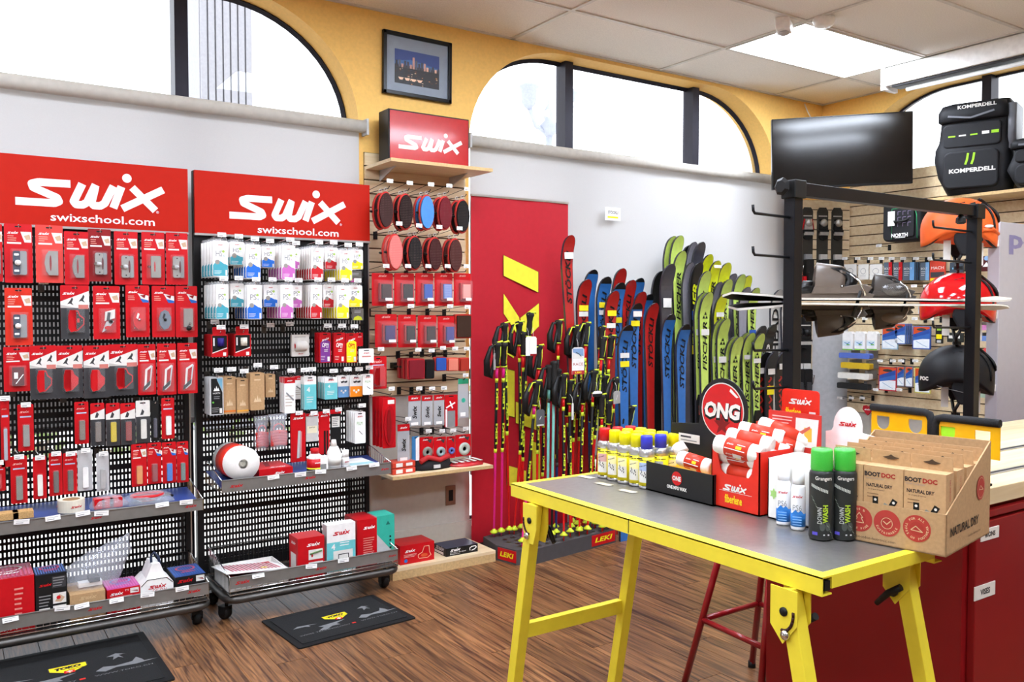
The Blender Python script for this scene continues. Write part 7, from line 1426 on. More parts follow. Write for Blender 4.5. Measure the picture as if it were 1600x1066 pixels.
plate((1462, 640), (1563, 662), 0, 'yellow plate with black rubber edge, right one with a green insert', False)
# ================================================================ yellow folding table
YT = mat('table_yellow', 'f0dc3c', .4, var=.03); TOPM = mat('table_top_grey', '9b9792', .33, .75, var=.06, scale=60)
ZT = .9; tx0, tx1, ty0, ty1 = 1.385, 1.80, 1.006, 2.075
o = emp('folding_table', 'yellow steel folding table with a grey metal top', 'table', (0, 0, 0))
b = MB(); b.box(tx0 + .022, tx1 - .02, ty0 + .004, ty1 - .004, ZT - .006, ZT - .0008, TOPM); obj('tabletop', b, o)
b = MB()
for x in (tx0, tx1 - .03):   # long rails, open C section ends
    b.box(x, x + .03, ty0, ty1, ZT - .003, ZT + .0006, YT); b.box(x, x + .003, ty0, ty1, ZT - .034, ZT, YT); b.box(x, x + .03, ty0, ty1, ZT - .037, ZT - .034, YT); b.box(x + .027, x + .03, ty0 + .02, ty1 - .02, ZT - .034, ZT - .003, YT)
b.box(tx0 + .008, tx0 + .024, ty0 - .0005, ty0 + .012, ZT - .028, ZT - .009, BLK)
obj('side_rail', b, o)
b = MB()
for y in (ty0, ty1 - .022): b = MB(); b.box(tx0 + .03, tx1 - .03, y, y + .022, ZT - .026, ZT, YT); obj('end_rail', b, o)
b = MB(); b.box(tx0 - .0008, tx0, 1.556, 1.558, ZT - .034, ZT, BLK); b.box(tx0, tx0 + .024, 1.556, 1.558, ZT, ZT + .001, BLK); obj('fold_line', b, o)
def leg(x, ytop, ybot, zt_=ZT - .04, nm='leg'):
    b = MB(); hw_ = .0165; d = Vector((0, ybot - ytop, -zt_)); L = d.length
    for q in ((-hw_, hw_, -hw_, hw_),): b.box(q[0], q[1], q[2], q[3], -L, 0, YT)
    b.box(-hw_ - .001, hw_ + .001, -hw_ - .001, hw_ + .001, -L, -L + .03, BLK)
    return obj(nm, b, o, (x, ytop, zt_), rot=(math.atan2(ybot - ytop, zt_), 0, 0), bevel=.0015)
legs = [(tx0 + .002, 1.955, 2.115), (tx1 - .016, 1.945, 2.11), (tx0 + .002, 1.082, .895), (tx1 - .016, 1.09, .9)]
for x, a, c in legs: leg(x, a, c)
def yl(l, z): x, a, c = l; t = 1 - z / (ZT - .04); return a + (c - a) * t
for la, lb in ((legs[0], legs[1]), (legs[2], legs[3])):
    z = .475; b = MB(); ya = yl(la, z); b.box(la[0] + .0165, lb[0] - .0165, ya - .012, ya + .012, z - .022, z + .02, YT); obj('crossbar', b, o, bevel=.0015)
for i, (x, a, c) in enumerate(legs):
    s_ = -1 if c > a else 1; out = -1 if i % 2 == 0 else 1
    for sd, yo in ((out * .019, 0), (-out * .021, -s_ * .0)):
        P = [(a - s_ * .032, ZT - .037), (a + s_ * .032, ZT - .037), (a + s_ * .036, ZT - .1), (a + s_ * .012 - s_ * .03, ZT - .142), (a - s_ * .03, ZT - .13)]
        P = [(a - .034, ZT - .037), (a + .03, ZT - .037), (a + .03 if s_ < 0 else a + .03, ZT - .115), (a + (.0 if s_ > 0 else .012), ZT - .148), (a - (.02 if s_ < 0 else .0), ZT - .148), (a - .034, ZT - .105)]
        b = MB(); b.prism(P, x + sd - .0015, x + sd + .0015, YT, 'x')
        if sd * out > 0:
            xx = x + sd + out * .0022; arc = [(a - s_ * 0 + (.03 * math.cos(R(t)) if s_ < 0 else -.03 * math.cos(R(t))) * -1 * s_ * s_ + (-.002 if s_ > 0 else 0), ZT - .088 + .034 * math.sin(R(t)) + .01) for t in range(180, 271, 15)]
            arc = [(a + s_ * -1 * (-.026) * math.cos(R(t)) * 1, ZT - .085 + .036 * math.sin(R(t))) for t in range(170, 281, 15)]
            for p1, p2 in zip(arc, arc[1:]): b.tube([(xx, p1[0], p1[1]), (xx, p2[0], p2[1])], .0032, C('3a1812', .6), 5, caps=True)
            b.lathe([(.001, out * .004), (.009, out * .003), (.009, 0)], BLK, 14, (x + sd + out * .0015, a - .003, ZT - .083), 'x')
            b.lathe([(.001, out * .009), (.009, out * .006), (.011, 0)], CHROME, 14, (x + sd + out * .0015, a + s_ * -.002 * 4, ZT - .128), 'x')
        obj('hinge_plate', b, o)
    b = MB(); k = x - out * .045; b.lathe([(.008, 0), (.01, -out * .012), (.004, -out * .02)], BLK, 10, (x - out * .02, a, ZT - .12), 'x'); b.tube([(k, a - s_ * .028, ZT - .098), (k - out * .004, a, ZT - .118), (k, a + s_ * .03, ZT - .15)], [.008, .008, .006], BLK, 8); obj('wing_knob', b, o)
# goods on the table, fronts towards -x
def onT(px, py, z=ZT): return W(px, py, 'z', z)
ZS = ZT + .0009
CANY = C('f4e422', .35); ALU = mat('can_aluminium', 'c9c9c9', .3, .8)
def spray(x, y, cap, lab, tint, facing=-62, s=1.0):
    o = emp('spray_can', lab, 'can', (x, y, ZS), R(facing)); r = .0225 * s; H = .15 * s
    b = MB(); b.lathe([(r * .94, 0), (r, .004), (r, .008)], ALU, 20); b.lathe([(r, .008), (r, H * .6)], CANY, 20); b.lathe([(r, H * .6), (r, H * .66), (r * .93, H * .72), (r * .78, H * .755)], ALU, 20); obj('body', b, o)
    b = MB(); b.lathe([(r * .76, H * .745), (r * .76, H * .97), (r * .7, H), (.001, H * 1.0)], cap, 20); obj('cap', b, o)
    b = MB(); yy = r + .0004
    def curved(u0, u1, z0, z1, m, e=0):
        n = 5; vs = []
        for k in range(n + 1):
            t = R(-90) + (u0 + (u1 - u0) * k / n); vs += [((yy + e) * math.cos(t), (yy + e) * math.sin(t), z0), ((yy + e) * math.cos(t), (yy + e) * math.sin(t), z1)]
        b.add(vs, [(2 * k, 2 * k + 2, 2 * k + 3, 2 * k + 1) for k in range(n)], m)
    curved(-.75, .6, H * .12, H * .5, OFW); curved(-.75, .6, H * .34, H * .5, tint, .0003); curved(-1.1, 1.0, H * .535, H * .55, BLK); curved(-1.0, -.2, H * .56, H * .585, DGR); curved(-.3, .3, H * .05, H * .06, BLK)
    for u, zz in ((-.4, .3), (.05, .26)):
        for (du, dz) in ((0, .03), (.08, .0), (-.1, -.03), (.12, -.05)): curved(u + du, u + du + .1, H * (zz + dz), H * (zz + dz + .035), DGR, .0006)
    for k in range(6): curved(-.65 + k * .17, -.56 + k * .17, H * (.405 + .008 * k), H * (.425 + .008 * k), DGR, .0006)
    obj('label', b, o); return o
CR_, CY_, CB_ = C('d8181c', .3), C('f6ea10', .3), C('3c40c8', .3)
cans = [(932, 741, CR_, 'red capped yellow spray can at the left end of the can group', 'd8a8a8'), (968, 752, CY_, 'yellow capped spray can, second of the front line', 'f0e8b0'), (953, 744, CY_, 'yellow capped spray can behind the first red one', 'e0c0c0'), (988, 756, CY_, 'yellow capped spray can left of the front blue one', 'f0e8b0'), (990, 761, CB_, 'blue capped spray can at the very front', 'a8b8d8'),
        (1010, 744, CB_, 'blue capped spray can, second, behind the card tray', 'a8b8d8')]
cx = lambda px, py, dz=0: onT(px, py)
# grid of cans: rows run away from the front edge
rowsC = [((932, 742), CR_, 'd8a8a8', 'red capped spray can at the left end of the can group'), ((954, 746), CY_, 'f0e8b0', 'yellow capped spray can, second along the front'), ((968, 753), CY_, 'f0e8b0', 'yellow capped spray can, third along the front'), ((987, 757), CY_, 'f0e8b0', 'yellow capped spray can tucked left of the front blue one'), ((998, 764), CB_, 'a8b8d8', 'blue capped spray can at the very front'),
         ((1014, 750), CB_, 'a8b8d8', 'blue capped spray can in the second line')]
pts = []
for (px, py), cp, tn, lab in rowsC: p = onT(px, py); pts.append(p); 
U = Vector((.0, -.047, 0)); V = Vector((.047, -.004, 0)); p0 = onT(938, 747) + Vector((.018, 0, 0))
G = {(0, 0): (CR_, 'd8a8a8', 'red capped spray can at the left end of the group'), (1, 0): (CY_, 'f0e8b0', 'yellow capped spray can, second in the front line'), (2, 0): (CY_, 'f0e8b0', 'yellow capped spray can, third in the front line'), (3, 0): (CY_, 'f0e8b0', 'yellow capped spray can, fourth in the front line'), (4, 0): (CB_, 'a8b8d8', 'blue capped spray can at the right end of the front line'),
     (0, 1): (CR_, 'd8a8a8', 'red capped spray can behind the leftmost one'), (1, 1): (CY_, 'f0e8b0', 'yellow capped spray can, second of the second line'), (2, 1): (CY_, 'f0e8b0', 'yellow capped spray can, third of the second line'), (3, 1): (CY_, 'f0e8b0', 'yellow capped spray can, fourth of the second line'), (4, 1): (CB_, 'a8b8d8', 'blue capped spray can behind the front blue one'),
     (0, 2): (CR_, 'd8a8a8', 'red capped spray can at the left of the third line'), (1, 2): (CY_, 'f0e8b0', 'yellow capped spray can, second of the third line'), (2, 2): (CY_, 'f0e8b0', 'yellow capped spray can, third of the third line'), (3, 2): (CY_, 'f0e8b0', 'yellow capped spray can, fourth of the third line'), (4, 2): (CY_, 'f0e8b0', 'yellow capped spray can at the right of the third line')}
for (i, j), (cp, tn, lab) in G.items():
    p = p0 + U * i + V * j + Vector((random.uniform(-.003, .003), random.uniform(-.002, .002), 0)); 
    if p.x > tx1 - .025: continue
    spray(p.x, p.y, cp, lab, C(tn, .5))
# price stickers on the table top
for k, (px, py) in enumerate(((916, 746), (944, 757), (981, 768))): p = onT(px, py); b = MB(); b.box(-.012, .012, -.028, .028, 0, .0004, C('d8cdb4', .4)); tag(obj('sticker', b, None, (p.x, p.y, ZS - .0002), R(8)), 'small pale sticker on the table top before the cans, %s of three' % ('left', 'middle', 'right')[k], 'sticker')
RT = R(-90)
def openbox(name, label, p, rz, w, d, hf, hb, hs_back, m, inner, th=.003, front_poly=None, cat='box', z=ZS):
    o = emp(name, label, cat, (p.x, p.y, z), rz); b = MB(); b.box(-w / 2, w / 2, 0, d, 0, th, m); obj('bottom', b, o)
    b = MB(); (b.prism(front_poly, 0, th, m) if front_poly else b.box(-w / 2, w / 2, 0, th, 0, hf, m)); obj('front_panel', b, o)
    b = MB(); b.box(-w / 2, w / 2, d - th, d, 0, hb, m); obj('back_panel', b, o)
    for s_ in (-1, 1): b = MB(); b.prism([(0, 0), (d, 0), (d, hs_back), (0, hf)], s_ * w / 2 - (th if s_ > 0 else 0), s_ * w / 2 + (0 if s_ > 0 else th), m, 'x'); obj('side_panel', b, o)
    return o
# black wax tray with round header
a_, c_ = onT(1003, 763), onT(1113, 792); mid = (a_ + c_) / 2; w = (a_ - c_).length; hf = .082
CB = C('1b1b1c', .4); o = openbox('wax_display_tray', 'black card tray with a round red and black header', mid, RT, w, .12, hf * .98, .3, .085, CB, CB)
for ch in list(o.children):
    if ch.name.startswith('back_panel'): bpy.data.objects.remove(ch)
b = MB(); zc = .235; r = .088; hx_ = w * .22
b.prism([(-w / 2, 0), (w / 2, 0), (w / 2, .17), (hx_ + r * .95, .19)] + [(hx_ + r * math.cos(R(t)), zc + r * math.sin(R(t))) for t in range(-20, 201, 12)] + [(hx_ - r, .19), (-w / 2, .18)], .117, .12, CB); bp_ = obj('back_panel', b, o)
b = MB(); b.flat(ell(hx_, zc, .076, n=40), .1155, C('d8d4cc', .4)); b.flat(ell(hx_, zc, .073, n=40), .1152, C('c8181c', .3)); b.text('ONG', hx_, zc - .004, .042, .1146, C('101010', .4), w=.135, shear=.1, bold=.09); b.text('ONG', hx_, zc, .04, .114, OFW, w=.128, shear=.1, bold=.05); b.flat([(hx_ + .03, zc + .062), (hx_ + .058, zc + .04), (hx_ + .05, zc + .038), (hx_ + .026, zc + .054)], .1145, OFW)
b.rect(-w * .38, .13, -w * .08, .155, .115, OFW); b.rect(-w * .35, .135, -w * .12, .138, .1145, GRY); b.rect(-w * .35, .144, -w * .2, .149, .1145, DGR)
b.flat([(hx_ - .03, zc - .03), (hx_ - .008, zc - .03), (hx_, zc - .012), (hx_ + .008, zc - .03), (hx_ + .03, zc - .03), (hx_ + .012, zc - .045), (hx_ + .02, zc - .066), (hx_, zc - .053), (hx_ - .02, zc - .066), (hx_ - .012, zc - .045)], .1148, C('7a0e12', .4))
obj('lettering', b, bp_)
b = MB(); b.flat(ell(w * .02, hf * .62, .019, n=24), -.001, C('c8181c', .3)); b.text('ONE', w * .02, hf * .62, .012, -.0016, OFW, w=.032, bold=.05); b.text('ONE MFG WAX', w * .02, hf * .3, .009, -.001, OFW, w=.075, bold=.05); obj('lettering', b, o)
b = MB(); b.box(-w / 2 + .004, w / 2 - .004, .004, .116, .005, hf * .72, C('f0b030', .5)); tag(obj('wax_block', b, None, (mid.x, mid.y, ZS), RT, bevel=.003), 'flat orange yellow wax pack inside the black tray', 'wax')
# paper rolls
FIBW = mat('fibre_paper', 'f4f1ea', .9, var=.05, scale=150)
def roll(x, y, z, rz, tilt, L, lab, r=.0235, band=True, roll_=0):
    o = emp('paper_roll', lab, 'paper roll', (x, y, z), rot=(0, tilt, rz)); b = MB(); b.lathe([(.004, -L / 2), (r * .9, -L / 2 - .004), (r, -L / 2 + .004), (r * .97, -L * .3), (r * .95, 0), (r * .97, L * .3), (r, L / 2 - .004), (r * .85, L / 2 + .003), (.006, L / 2 - .004)], FIBW, 20, ax='x'); obj('paper', b, o)
    b = MB(); b.lathe([(r * .975 + .001, -L * .27), (r * .96 + .001, 0), (r * .975 + .001, L * .27)], C('d23a22', .45), 20, ax='x')
    for k in range(4):
        b.T = Matrix.Rotation(R(-35 + roll_ + 62 * k), 4, 'X'); b.swix(-L * .14, .003, L * .16, -r - .0015, OFW); b.rect(L * .0, -.007, L * .13, .001, -r - .0015, C('f0d020', .5)); b.rect(-L * .24, -.011, L * .22, -.009, -r - .0015, OFW); b.rect(L * .02, .004, L * .2, .006, -r - .0015, OFW)
        if k == 1: b.rect(-L * .05, -.006, L * .14, .008, -r - .0018, OFW)
    obj('label', b, o); return o
# red carton full of rolls
a_, c_ = onT(1113, 789), onT(1184, 808); mid = (a_ + c_) / 2; w = (a_ - c_).length * 1.02; hR = .158; dR = .13; CRD = C('dc2c1c', .4)
fp = [(-w / 2, 0), (w / 2, 0), (w / 2, hR), (w * .42, hR), (w * .34, hR * .64), (w * .28, hR * .56), (-w * .22, hR * .56), (-w * .3, hR * .62), (-w * .42, hR), (-w / 2, hR)]
o = openbox('roll_carton', 'red open carton with white logo and yellow word, filled with rolls', mid, RT, w, dR, hR, hR, hR, CRD, CRD, front_poly=fp)
b = MB(); b.swix(0, hR * .36, w * .5, -.001, OFW, hi=True); b.rect(-w * .32, hR * .285, w * .36, hR * .29, -.001, OFW); b.text('fiberlene', -w * .02, hR * .17, .021, -.001, C('f4cc20', .4), w=w * .36, bold=.03); obj('lettering', b, o)
# header cards: tall red card with the yellow word, leaning behind
bk = MB(); bk.T = Matrix.Translation((0, dR + .02, .05)) @ Matrix.Rotation(R(-10), 4, 'X'); W2 = .14
k0 = Vector((mid.x + dR + .01, mid.y, ZS))
def header(px0, py0, px1, py1, xq, lab, polyf, art, m, zb_=ZS, lean=8):
    A, B_ = W(px0, py0, 'x', xq), W(px1, py1, 'x', xq); w = abs(A.y - B_.y); h = max(A.z, B_.z) - zb_; o = emp('header_card', lab, 'card', (xq, (A.y + B_.y) / 2, zb_), rot=(0, 0, RT)); b = MB(); b.prism(polyf(w, h), 0, .003, m); obj('board', b, o); b = MB(); art(b, w, h); obj('print', b, o); return o
def pf(w, h): return [(-w / 2, 0), (w / 2, 0)] + [(u, v) for u, v in rrect(-w / 2, h - .07, w / 2, h, .01, 3) if v > h - .05]
header(1222, 612, 1280, 612, 1.86, 'tall red header card with white logo and yellow word behind the rolls', pf, lambda b, w, h: (b.swix(0, h - .03, w * .62, -.001, OFW, hi=True), b.text('fiberlene', -w * .18, h - .058, .018, -.001, C('f4cc20', .4), w=w * .42, bold=.03), b.rect(w * .25, h - .06, w * .42, h - .055, -.001, OFW)), CRD)
header(1201, 643, 1283, 650, 1.82, 'broader red header card with small white text and a photo', lambda w, h: [(-w / 2, 0), (w / 2, 0), (w / 2, h), (-w / 2, h)], lambda b, w, h: (lines(b, -w * .42, h - .012, -.0, 8, .008, -.001, C('f0b8b0', .5)), b.prism([(w * .02, h - .085), (w * .42, h - .085), (w * .46, h - .012), (w * .04, h - .012)], -.0008, 0, OFW), b.rect(w * .2, h - .07, w * .34, h - .035, -.0012, C('f0b040', .5)), b.flat([(w * .08, h - .05), (w * .3, h - .03), (w * .32, h - .036), (w * .1, h - .06)], -.0015, C('c86050', .5))), C('c8342c', .4))
header(1297, 632, 1350, 660, 1.9, 'white card with round top and red logo behind the card box', lambda w, h: [(-w * .62, 0), (w * .9, 0), (w * .9, h - .07), (w * .45, h - .064)] + [(w * .03 + w * .42 * math.cos(R(t)), h - .052 + .05 * math.sin(R(t))) for t in range(-10, 191, 15)] + [(-w * .45, h - .066), (-w * .62, h - .07)], lambda b, w, h: (b.swix(w * .03, h - .045, w * .52, -.001, SW, hi=True), b.rect(-w * .3, h - .15, w * .3, h - .147, -.001, C('7aa8d0', .5)), b.flat(ell(w * .2, h - .14, .01, n=10), -.001, C('6ab0e0', .5))), C('f6f5f2', .45))
# rolls in and on the red carton
cb = mid
rr = random.Random(8)
k = 0
for zz in (.045, .092, .135):
    for q in range(2):
        k += 1; roll(cb.x + .03 + .05 * q, cb.y, ZS + zz * .98, RT + 0 * R(90) + R(rr.uniform(-3, 3)), 0, .125, 'white paper roll with red band inside the carton, %s layer, %s' % (('bottom', 'middle', 'upper')[(k - 1) // 2], ('front', 'rear')[q]), roll_=k * 40)
def rollpx(pxa, pya, pxb, pyb, xq, lab, dxr=0, r=.0225, roll_=0):
    A = W(pxa, pya, 'x', xq); B_ = W(pxb, pyb, 'x', xq + dxr); d = B_ - A; L = d.length; c = (A + B_) / 2
    return roll(c.x, c.y, c.z, math.atan2(d.y, d.x), -math.asin(d.z / L), L, lab, r, roll_=roll_)
rollpx(1122, 693, 1190, 712, 1.66, 'white paper roll with red band, nearest on the heap', .03, .024, 10)
rollpx(1140, 681, 1206, 697, 1.70, 'white paper roll with red band, second up the heap', .04, .0225, 50)
rollpx(1158, 671, 1224, 686, 1.75, 'white paper roll with red band, third up the heap', .05, .0225, 20)
rollpx(1190, 664, 1268, 690, 1.80, 'white paper roll with red band at the top right of the heap', .04, .0225, 70)
rollpx(1170, 690, 1232, 706, 1.75, 'white paper roll, its end showing in the middle of the heap', .05, .0225, 90)
rollpx(1200, 688, 1255, 702, 1.78, 'white paper roll, its end showing at the right of the heap', .05, .0225, 30)
# roll lying in the black tray
rollpx(1064, 716, 1112, 731, 1.70, 'white paper roll with red band and torn end lying in the black tray', .02, .022, 15)
p = W(1071, 706, 'x', 1.71); b = MB(); b.tube([(0, .012, -.004), (0, .03, .016)], [.02, .018], FIBW, 10); tag(obj('torn_paper', b, None, p), 'torn paper flap sticking out of the roll in the black tray', 'paper')
# white box
a_, c_ = onT(1199, 809), onT(1262, 830); mid = (a_ + c_) / 2 + Vector((.012, 0, 0)); w = .135; hW = W(1200, 714, 'x', 1.69).z - ZS
o = openbox('white_carton', 'plain white open carton with a small green splash mark', mid, R(-90), w, .11, hW, hW + .005, hW + .005, C('f1efe9', .5), WHT)
b = MB(); q = [(-w * .36 + (.012 if t % 60 else .008) * math.cos(R(t)), hW * .42 + (.014 if t % 60 else .008) * math.sin(R(t))) for t in range(0, 360, 30)]; b.flat(q, -.001, C('a4d078', .5)); obj('print', b, o)
# small blue white bottles
for k, (px, py) in enumerate(((1220, 821), (1243, 829))):
    p = onT(px, py) + Vector((.014, .004, 0)); o = emp('wax_bottle', 'slim white bottle with blue foot and red lettering, %s of two' % ('left', 'right')[k], 'bottle', (p.x, p.y, ZS), R(-60)); r = .0165; H = .105
    b = MB(); b.lathe([(r * .95, 0), (r, .004), (r, H * .93), (r * .8, H)], C('f2f2f4', .3), 18); b.lathe([(r + .0004, .008), (r + .0004, .038)], C('2f7fd0', .35), 18); obj('body', b, o)
    b = MB(); b.lathe([(r * .82, H), (r * .84, H + .012), (r * .84, H + .05), (.001, H + .051)], C('f4f4f6', .25), 18); obj('cap', b, o)
    b = MB(); b.swix(0, H * .75, .024, -r - .0012, SW); b.text('PS6', 0, H * .5, .014, -r - .0012, GRY, w=.02); b.flat([(-.014, .036), (.014, .036), (.014, .04), (.008, .047), (.002, .042), (-.004, .048), (-.01, .041)], -r - .0008, C('2f7fd0', .35))
    for j in range(4): b.rect(-.01, .012 + .006 * j, .01, .014 + .006 * j, -r - .0012, C('8ac0f0', .4))
    obj('label', b, o)
# dark green capped bottles
DG = mat('bottle_charcoal', '2b2d2b', .35, var=.1, scale=60); GC = clear('green_cap', '3fbf3f', .93, .2)
for k, (px, py) in enumerate(((1277, 846), (1313, 846))):
    p = onT(px, py) + Vector((.026, .01, 0)); o = emp('wash_bottle', 'charcoal wash bottle with translucent green cap, %s of two in front of the card box' % ('left', 'right')[k], 'bottle', (p.x, p.y, ZS), R(-52 - 4 * k)); r = .0265; H = .152; sq = .86
    b = MB(); b.lathe([(r * .93, 0), (r, .006), (r, H * .96), (r * .93, H), (r * .8, H + .003)], DG, 26, sq=1); obj('body', b, o)
    b = MB(); b.lathe([(r * .86, H), (r * .9, H + .006), (r * .88, H + .044), (r * .8, H + .05), (.001, H + .05)], GC, 26); b.lathe([(r * .5, H), (r * .5, H + .035), (.001, H + .036)], C('1f9a30', .4), 14); obj('cap', b, o)
    b = MB(); e = r + .0006
    def wrap(pts, m, e=e):
        b.add([(e * math.sin(u / r) * 1, -e * math.cos(u / r), v) for u, v in pts], [tuple(range(len(pts)))], m)
    GLN = C('a8c830', .45); SH = C('8f9a8c', .5)
    for q in range(14): t = q / 14; wrap([(-.026 + .004 * q, .1 - .007 * q), (-.022 + .004 * q, .1 - .007 * q - .003), (-.018 + .004 * q, .0925 - .007 * q), (-.022 + .004 * q, .095 - .007 * q)], SH if q % 2 else C('6a7266', .5))
    for q in range(12): wrap([(-.024 + .0032 * q, .126 - .0012 * q), (-.022 + .0032 * q, .126 - .0012 * q), (-.022 + .0032 * q, .119 - .0012 * q), (-.024 + .0032 * q, .119 - .0012 * q)], C('c8ccc4', .5))
    def wtxt(s_, u0, v0, h_, m, ang=0, w_=None, bold=.02):
        t = MB(); t.text(s_, 0, 0, h_, 0, m, w=w_, ang=ang, bold=bold); vs = [(e + .0006, v) for v in t.v]; b.add([((e + .0004) * math.sin((v[0] + u0) / r), -(e + .0004) * math.cos((v[0] + u0) / r), v[2] + v0) for v in t.v], t.f, m)
    wtxt('Grangers', 0.004, .139, .0085, OFW, 0, .036); wtxt('DOWN', -.004, .056, .0095, C('b8bcb8', .5), 90, .036); wtxt('WASH', .008, .06, .0105, GLN, 90, .04, .04); wrap([(-.02, .012), (-.008, .012), (-.008, .019), (-.02, .019)], C('5a50c0', .5)); wrap([(.004, .012), (.018, .012), (.018, .015), (.004, .015)], LGR)
    wrap([(u * .006 + .002, .032 + v * .01) for u, v in ell(0, 0, 1, n=12)], C('4a4e4a', .5)); wrap([(u * .006 + .014, .032 + v * .01) for u, v in ell(0, 0, 1, n=12)], C('4a4e4a', .5))
    obj('label', b, o)
# kraft carton with packs
fr = onT(1478, 872); ang = math.atan2(.947 - 1.20, 1.71 - 1.663); d1 = Vector((math.cos(ang), math.sin(ang), 0)); wK = .265; dK = .275; midK = Vector((fr.x, fr.y, 0)) - d1 * wK / 2
hf, hb = .088, .212
o = openbox('card_display_box', 'large kraft card display box holding twelve flat kraft packs', midK, ang, wK, dK, hf, hb, hb, KRAFT, KRAFT)
o.location.z = ZT + .0009
RC = C('b03a32', .55); b = MB()
for k, u in enumerate((-.048, .012, .074)):
    b.flat(ell(u, hf * .56, .0285, n=32), -.0008, RC)
    b.flat([(a, c) for a, c in ell(u, hf * .56, .0145, n=24)], -.0011, C('a8342c', .55))
    K2 = C('d8b48c', .6)
    if k == 0: b.stroke([(u, hf * .56 + .014), (u - .008, hf * .56 + .003), (u - .004, hf * .56 + .003), (u - .01, hf * .56 - .008), (u + .01, hf * .56 - .008), (u + .004, hf * .56 + .003), (u + .008, hf * .56 + .003), (u, hf * .56 + .014)], .0015, -.0014, K2, jn=False)
    if k == 1: b.stroke([(a, c) for a, c in ell(u, hf * .56, .012, n=16)] + [(u + .012, hf * .56)], .0013, -.0014, K2, jn=False); b.stroke([(u - .008, hf * .56 + .004), (u, hf * .56 - .002), (u + .008, hf * .56 + .006)], .002, -.0014, K2)
    if k == 2: b.stroke([(u - .012, hf * .56 - .004), (u - .002, hf * .56 + .005), (u + .012, hf * .56 - .006), (u - .012, hf * .56 - .004)], .0018, -.0014, K2)
    tx1_, tx2_ = (('100 %', 'PURE PINE'), ('', 'SUSTAINABLE'), ('FOR ALL', 'TYPES OF FOOTWEAR'))[k]
    for s_, a0, sg in ((tx1_, 90, 1), (tx2_, 270, -1)):
        n_ = len(s_)
        for i_, ch in enumerate(s_):
            if ch == ' ': continue
            aa = a0 - sg * (i_ - (n_ - 1) / 2) * 13.5; b.text(ch, u + .0218 * math.cos(R(aa)), hf * .56 + .0218 * math.sin(R(aa)), .0048, -.0014, K2, ang=aa - 90 if sg > 0 else aa + 90, bold=.03)
b.text('bootdoc-hotronic.com', -.012, hf * .12, .0062, -.0008, C('4a3a2c', .6), w=.085)
for ch in o.children:
    if ch.name.startswith('front_panel'): obj('print', b, ch)
b = MB(); b.T = Matrix.Translation((wK / 2 + .0008, dK / 2, 0)) @ Matrix.Rotation(R(90), 4, 'Z')
b.text('NATURAL DRY', -.03, .048, .019, -.001, C('2c241e', .6), w=.175, bold=.025); b.text('bootdoc-hotronic.com', .03, .022, .006, -.001, C('4a3a2c', .6), w=.08); b.flat(ell(.068, .115, .027, n=28), -.0008, RC); b.stroke([(.055, .112), (.066, .12), (.082, .11), (.055, .112)], .0018, -.0012, C('d8b48c', .6)); b.stroke([(.068 + .0225 * math.cos(R(t)), .115 + .0225 * math.sin(R(t))) for t in range(0, 361, 20)], .001, -.0012, C('d8b48c', .6), jn=False)
sides = [c for c in o.children if c.name.startswith('side_panel')]; obj('print', b, sides[1])
wp, hp, dp = .0845, .166, .045
KL = mat('kraft_light', 'c29c70', .7, var=.06, scale=120)
def pack(i, j):
    lab = 'flat kraft shoe dryer pack with hanging tab, %s row, %s column' % (('front', 'second', 'third', 'rear')[j], ('left', 'middle', 'right')[i])
    loc = o.matrix_world if False else None
    off = Vector(((i - 1) * (wp + .0015), .006 + j * .062, 0)); R2 = Matrix.Rotation(ang, 4, 'Z'); P = Vector((midK.x, midK.y, ZT + .004)) + R2 @ off; z0_ = .0
    q = emp('shoe_dryer_pack', lab, 'pack', P, ang, 'kraft packs in the display box'); b = MB(); b.box(-wp / 2, wp / 2, 0, dp, 0, z0_ + hp, KL); obj('box', b, q)
    tz = z0_ + hp; b = MB(); b.prism([(-wp / 2, tz), (wp / 2, tz), (wp / 2 - .002, tz + .03), (-wp / 2 + .002, tz + .03)], dp - .004, dp - .002, KRAFT); b.prism([(-.018, tz + .016), (-.006, tz + .012), (.006, tz + .012), (.018, tz + .016), (.006, tz + .019), (0, tz + .023), (-.006, tz + .019)], dp - .0055, dp - .0045, C('4a3a2a', .8)); obj('hanging_tab', b, q)
    if j == 0:
        b = MB(); K3 = C('3a3230', .5); b.text('BOOT', -.006, tz - .018, .0095, -.0008, K3, al='r', w=.0345, bold=.05); b.text('DOC', -.004, tz - .018, .0095, -.0008, RC, al='l', w=.0295, bold=.05); b.text('TUNE YOUR FEET', -.018, tz - .0275, .003, -.0008, GRY, w=.04, bold=0); b.text('NATURAL DRY', -.008, tz - .042, .0078, -.0008, K3, w=.056, bold=.03)
        b.text('for all types of footwear', -.014, tz - .051, .003, -.0008, K3, w=.036, cap=True); lines(b, -.034, tz - .06, -.008, 2, .007, -.0008, C('8a6a4c', .6), .25)
        for s_, a2 in ((-.016, 0), (.016, -28)):
            T0 = b.T.copy(); b.T = Matrix.Translation((s_, 0, tz - .088)) @ Matrix.Rotation(R(-a2), 4, 'Y'); b.rect(-.006, .0, .006, .022, -.0012, BLK); b.flat(ell(0, .015, .003, n=10), -.0014, OFW); b.rect(-.016, -.012, .0, .004, -.001, C('8a9088', .5)); b.rect(0, -.016, .012, .004, -.001, C('7a2c34', .5)); b.T = T0
        obj('print', b, q)
    if i == 2:
        b = MB(); b.T = Matrix.Translation((wp / 2 + .0006, dp / 2, 0)) @ Matrix.Rotation(R(90), 4, 'Z'); b.text('NATURAL DRY', 0, tz - .035, .005, -.0006, RC, w=.045, ang=90, bold=.02)
        for k in (0, 1): b.flat(ell(0, tz - .088 - .034 * k, .0135, n=20), -.0006, RC)
        obj('side_print', b, q)
for i in range(3):
    for j in range(4): pack(i, j)
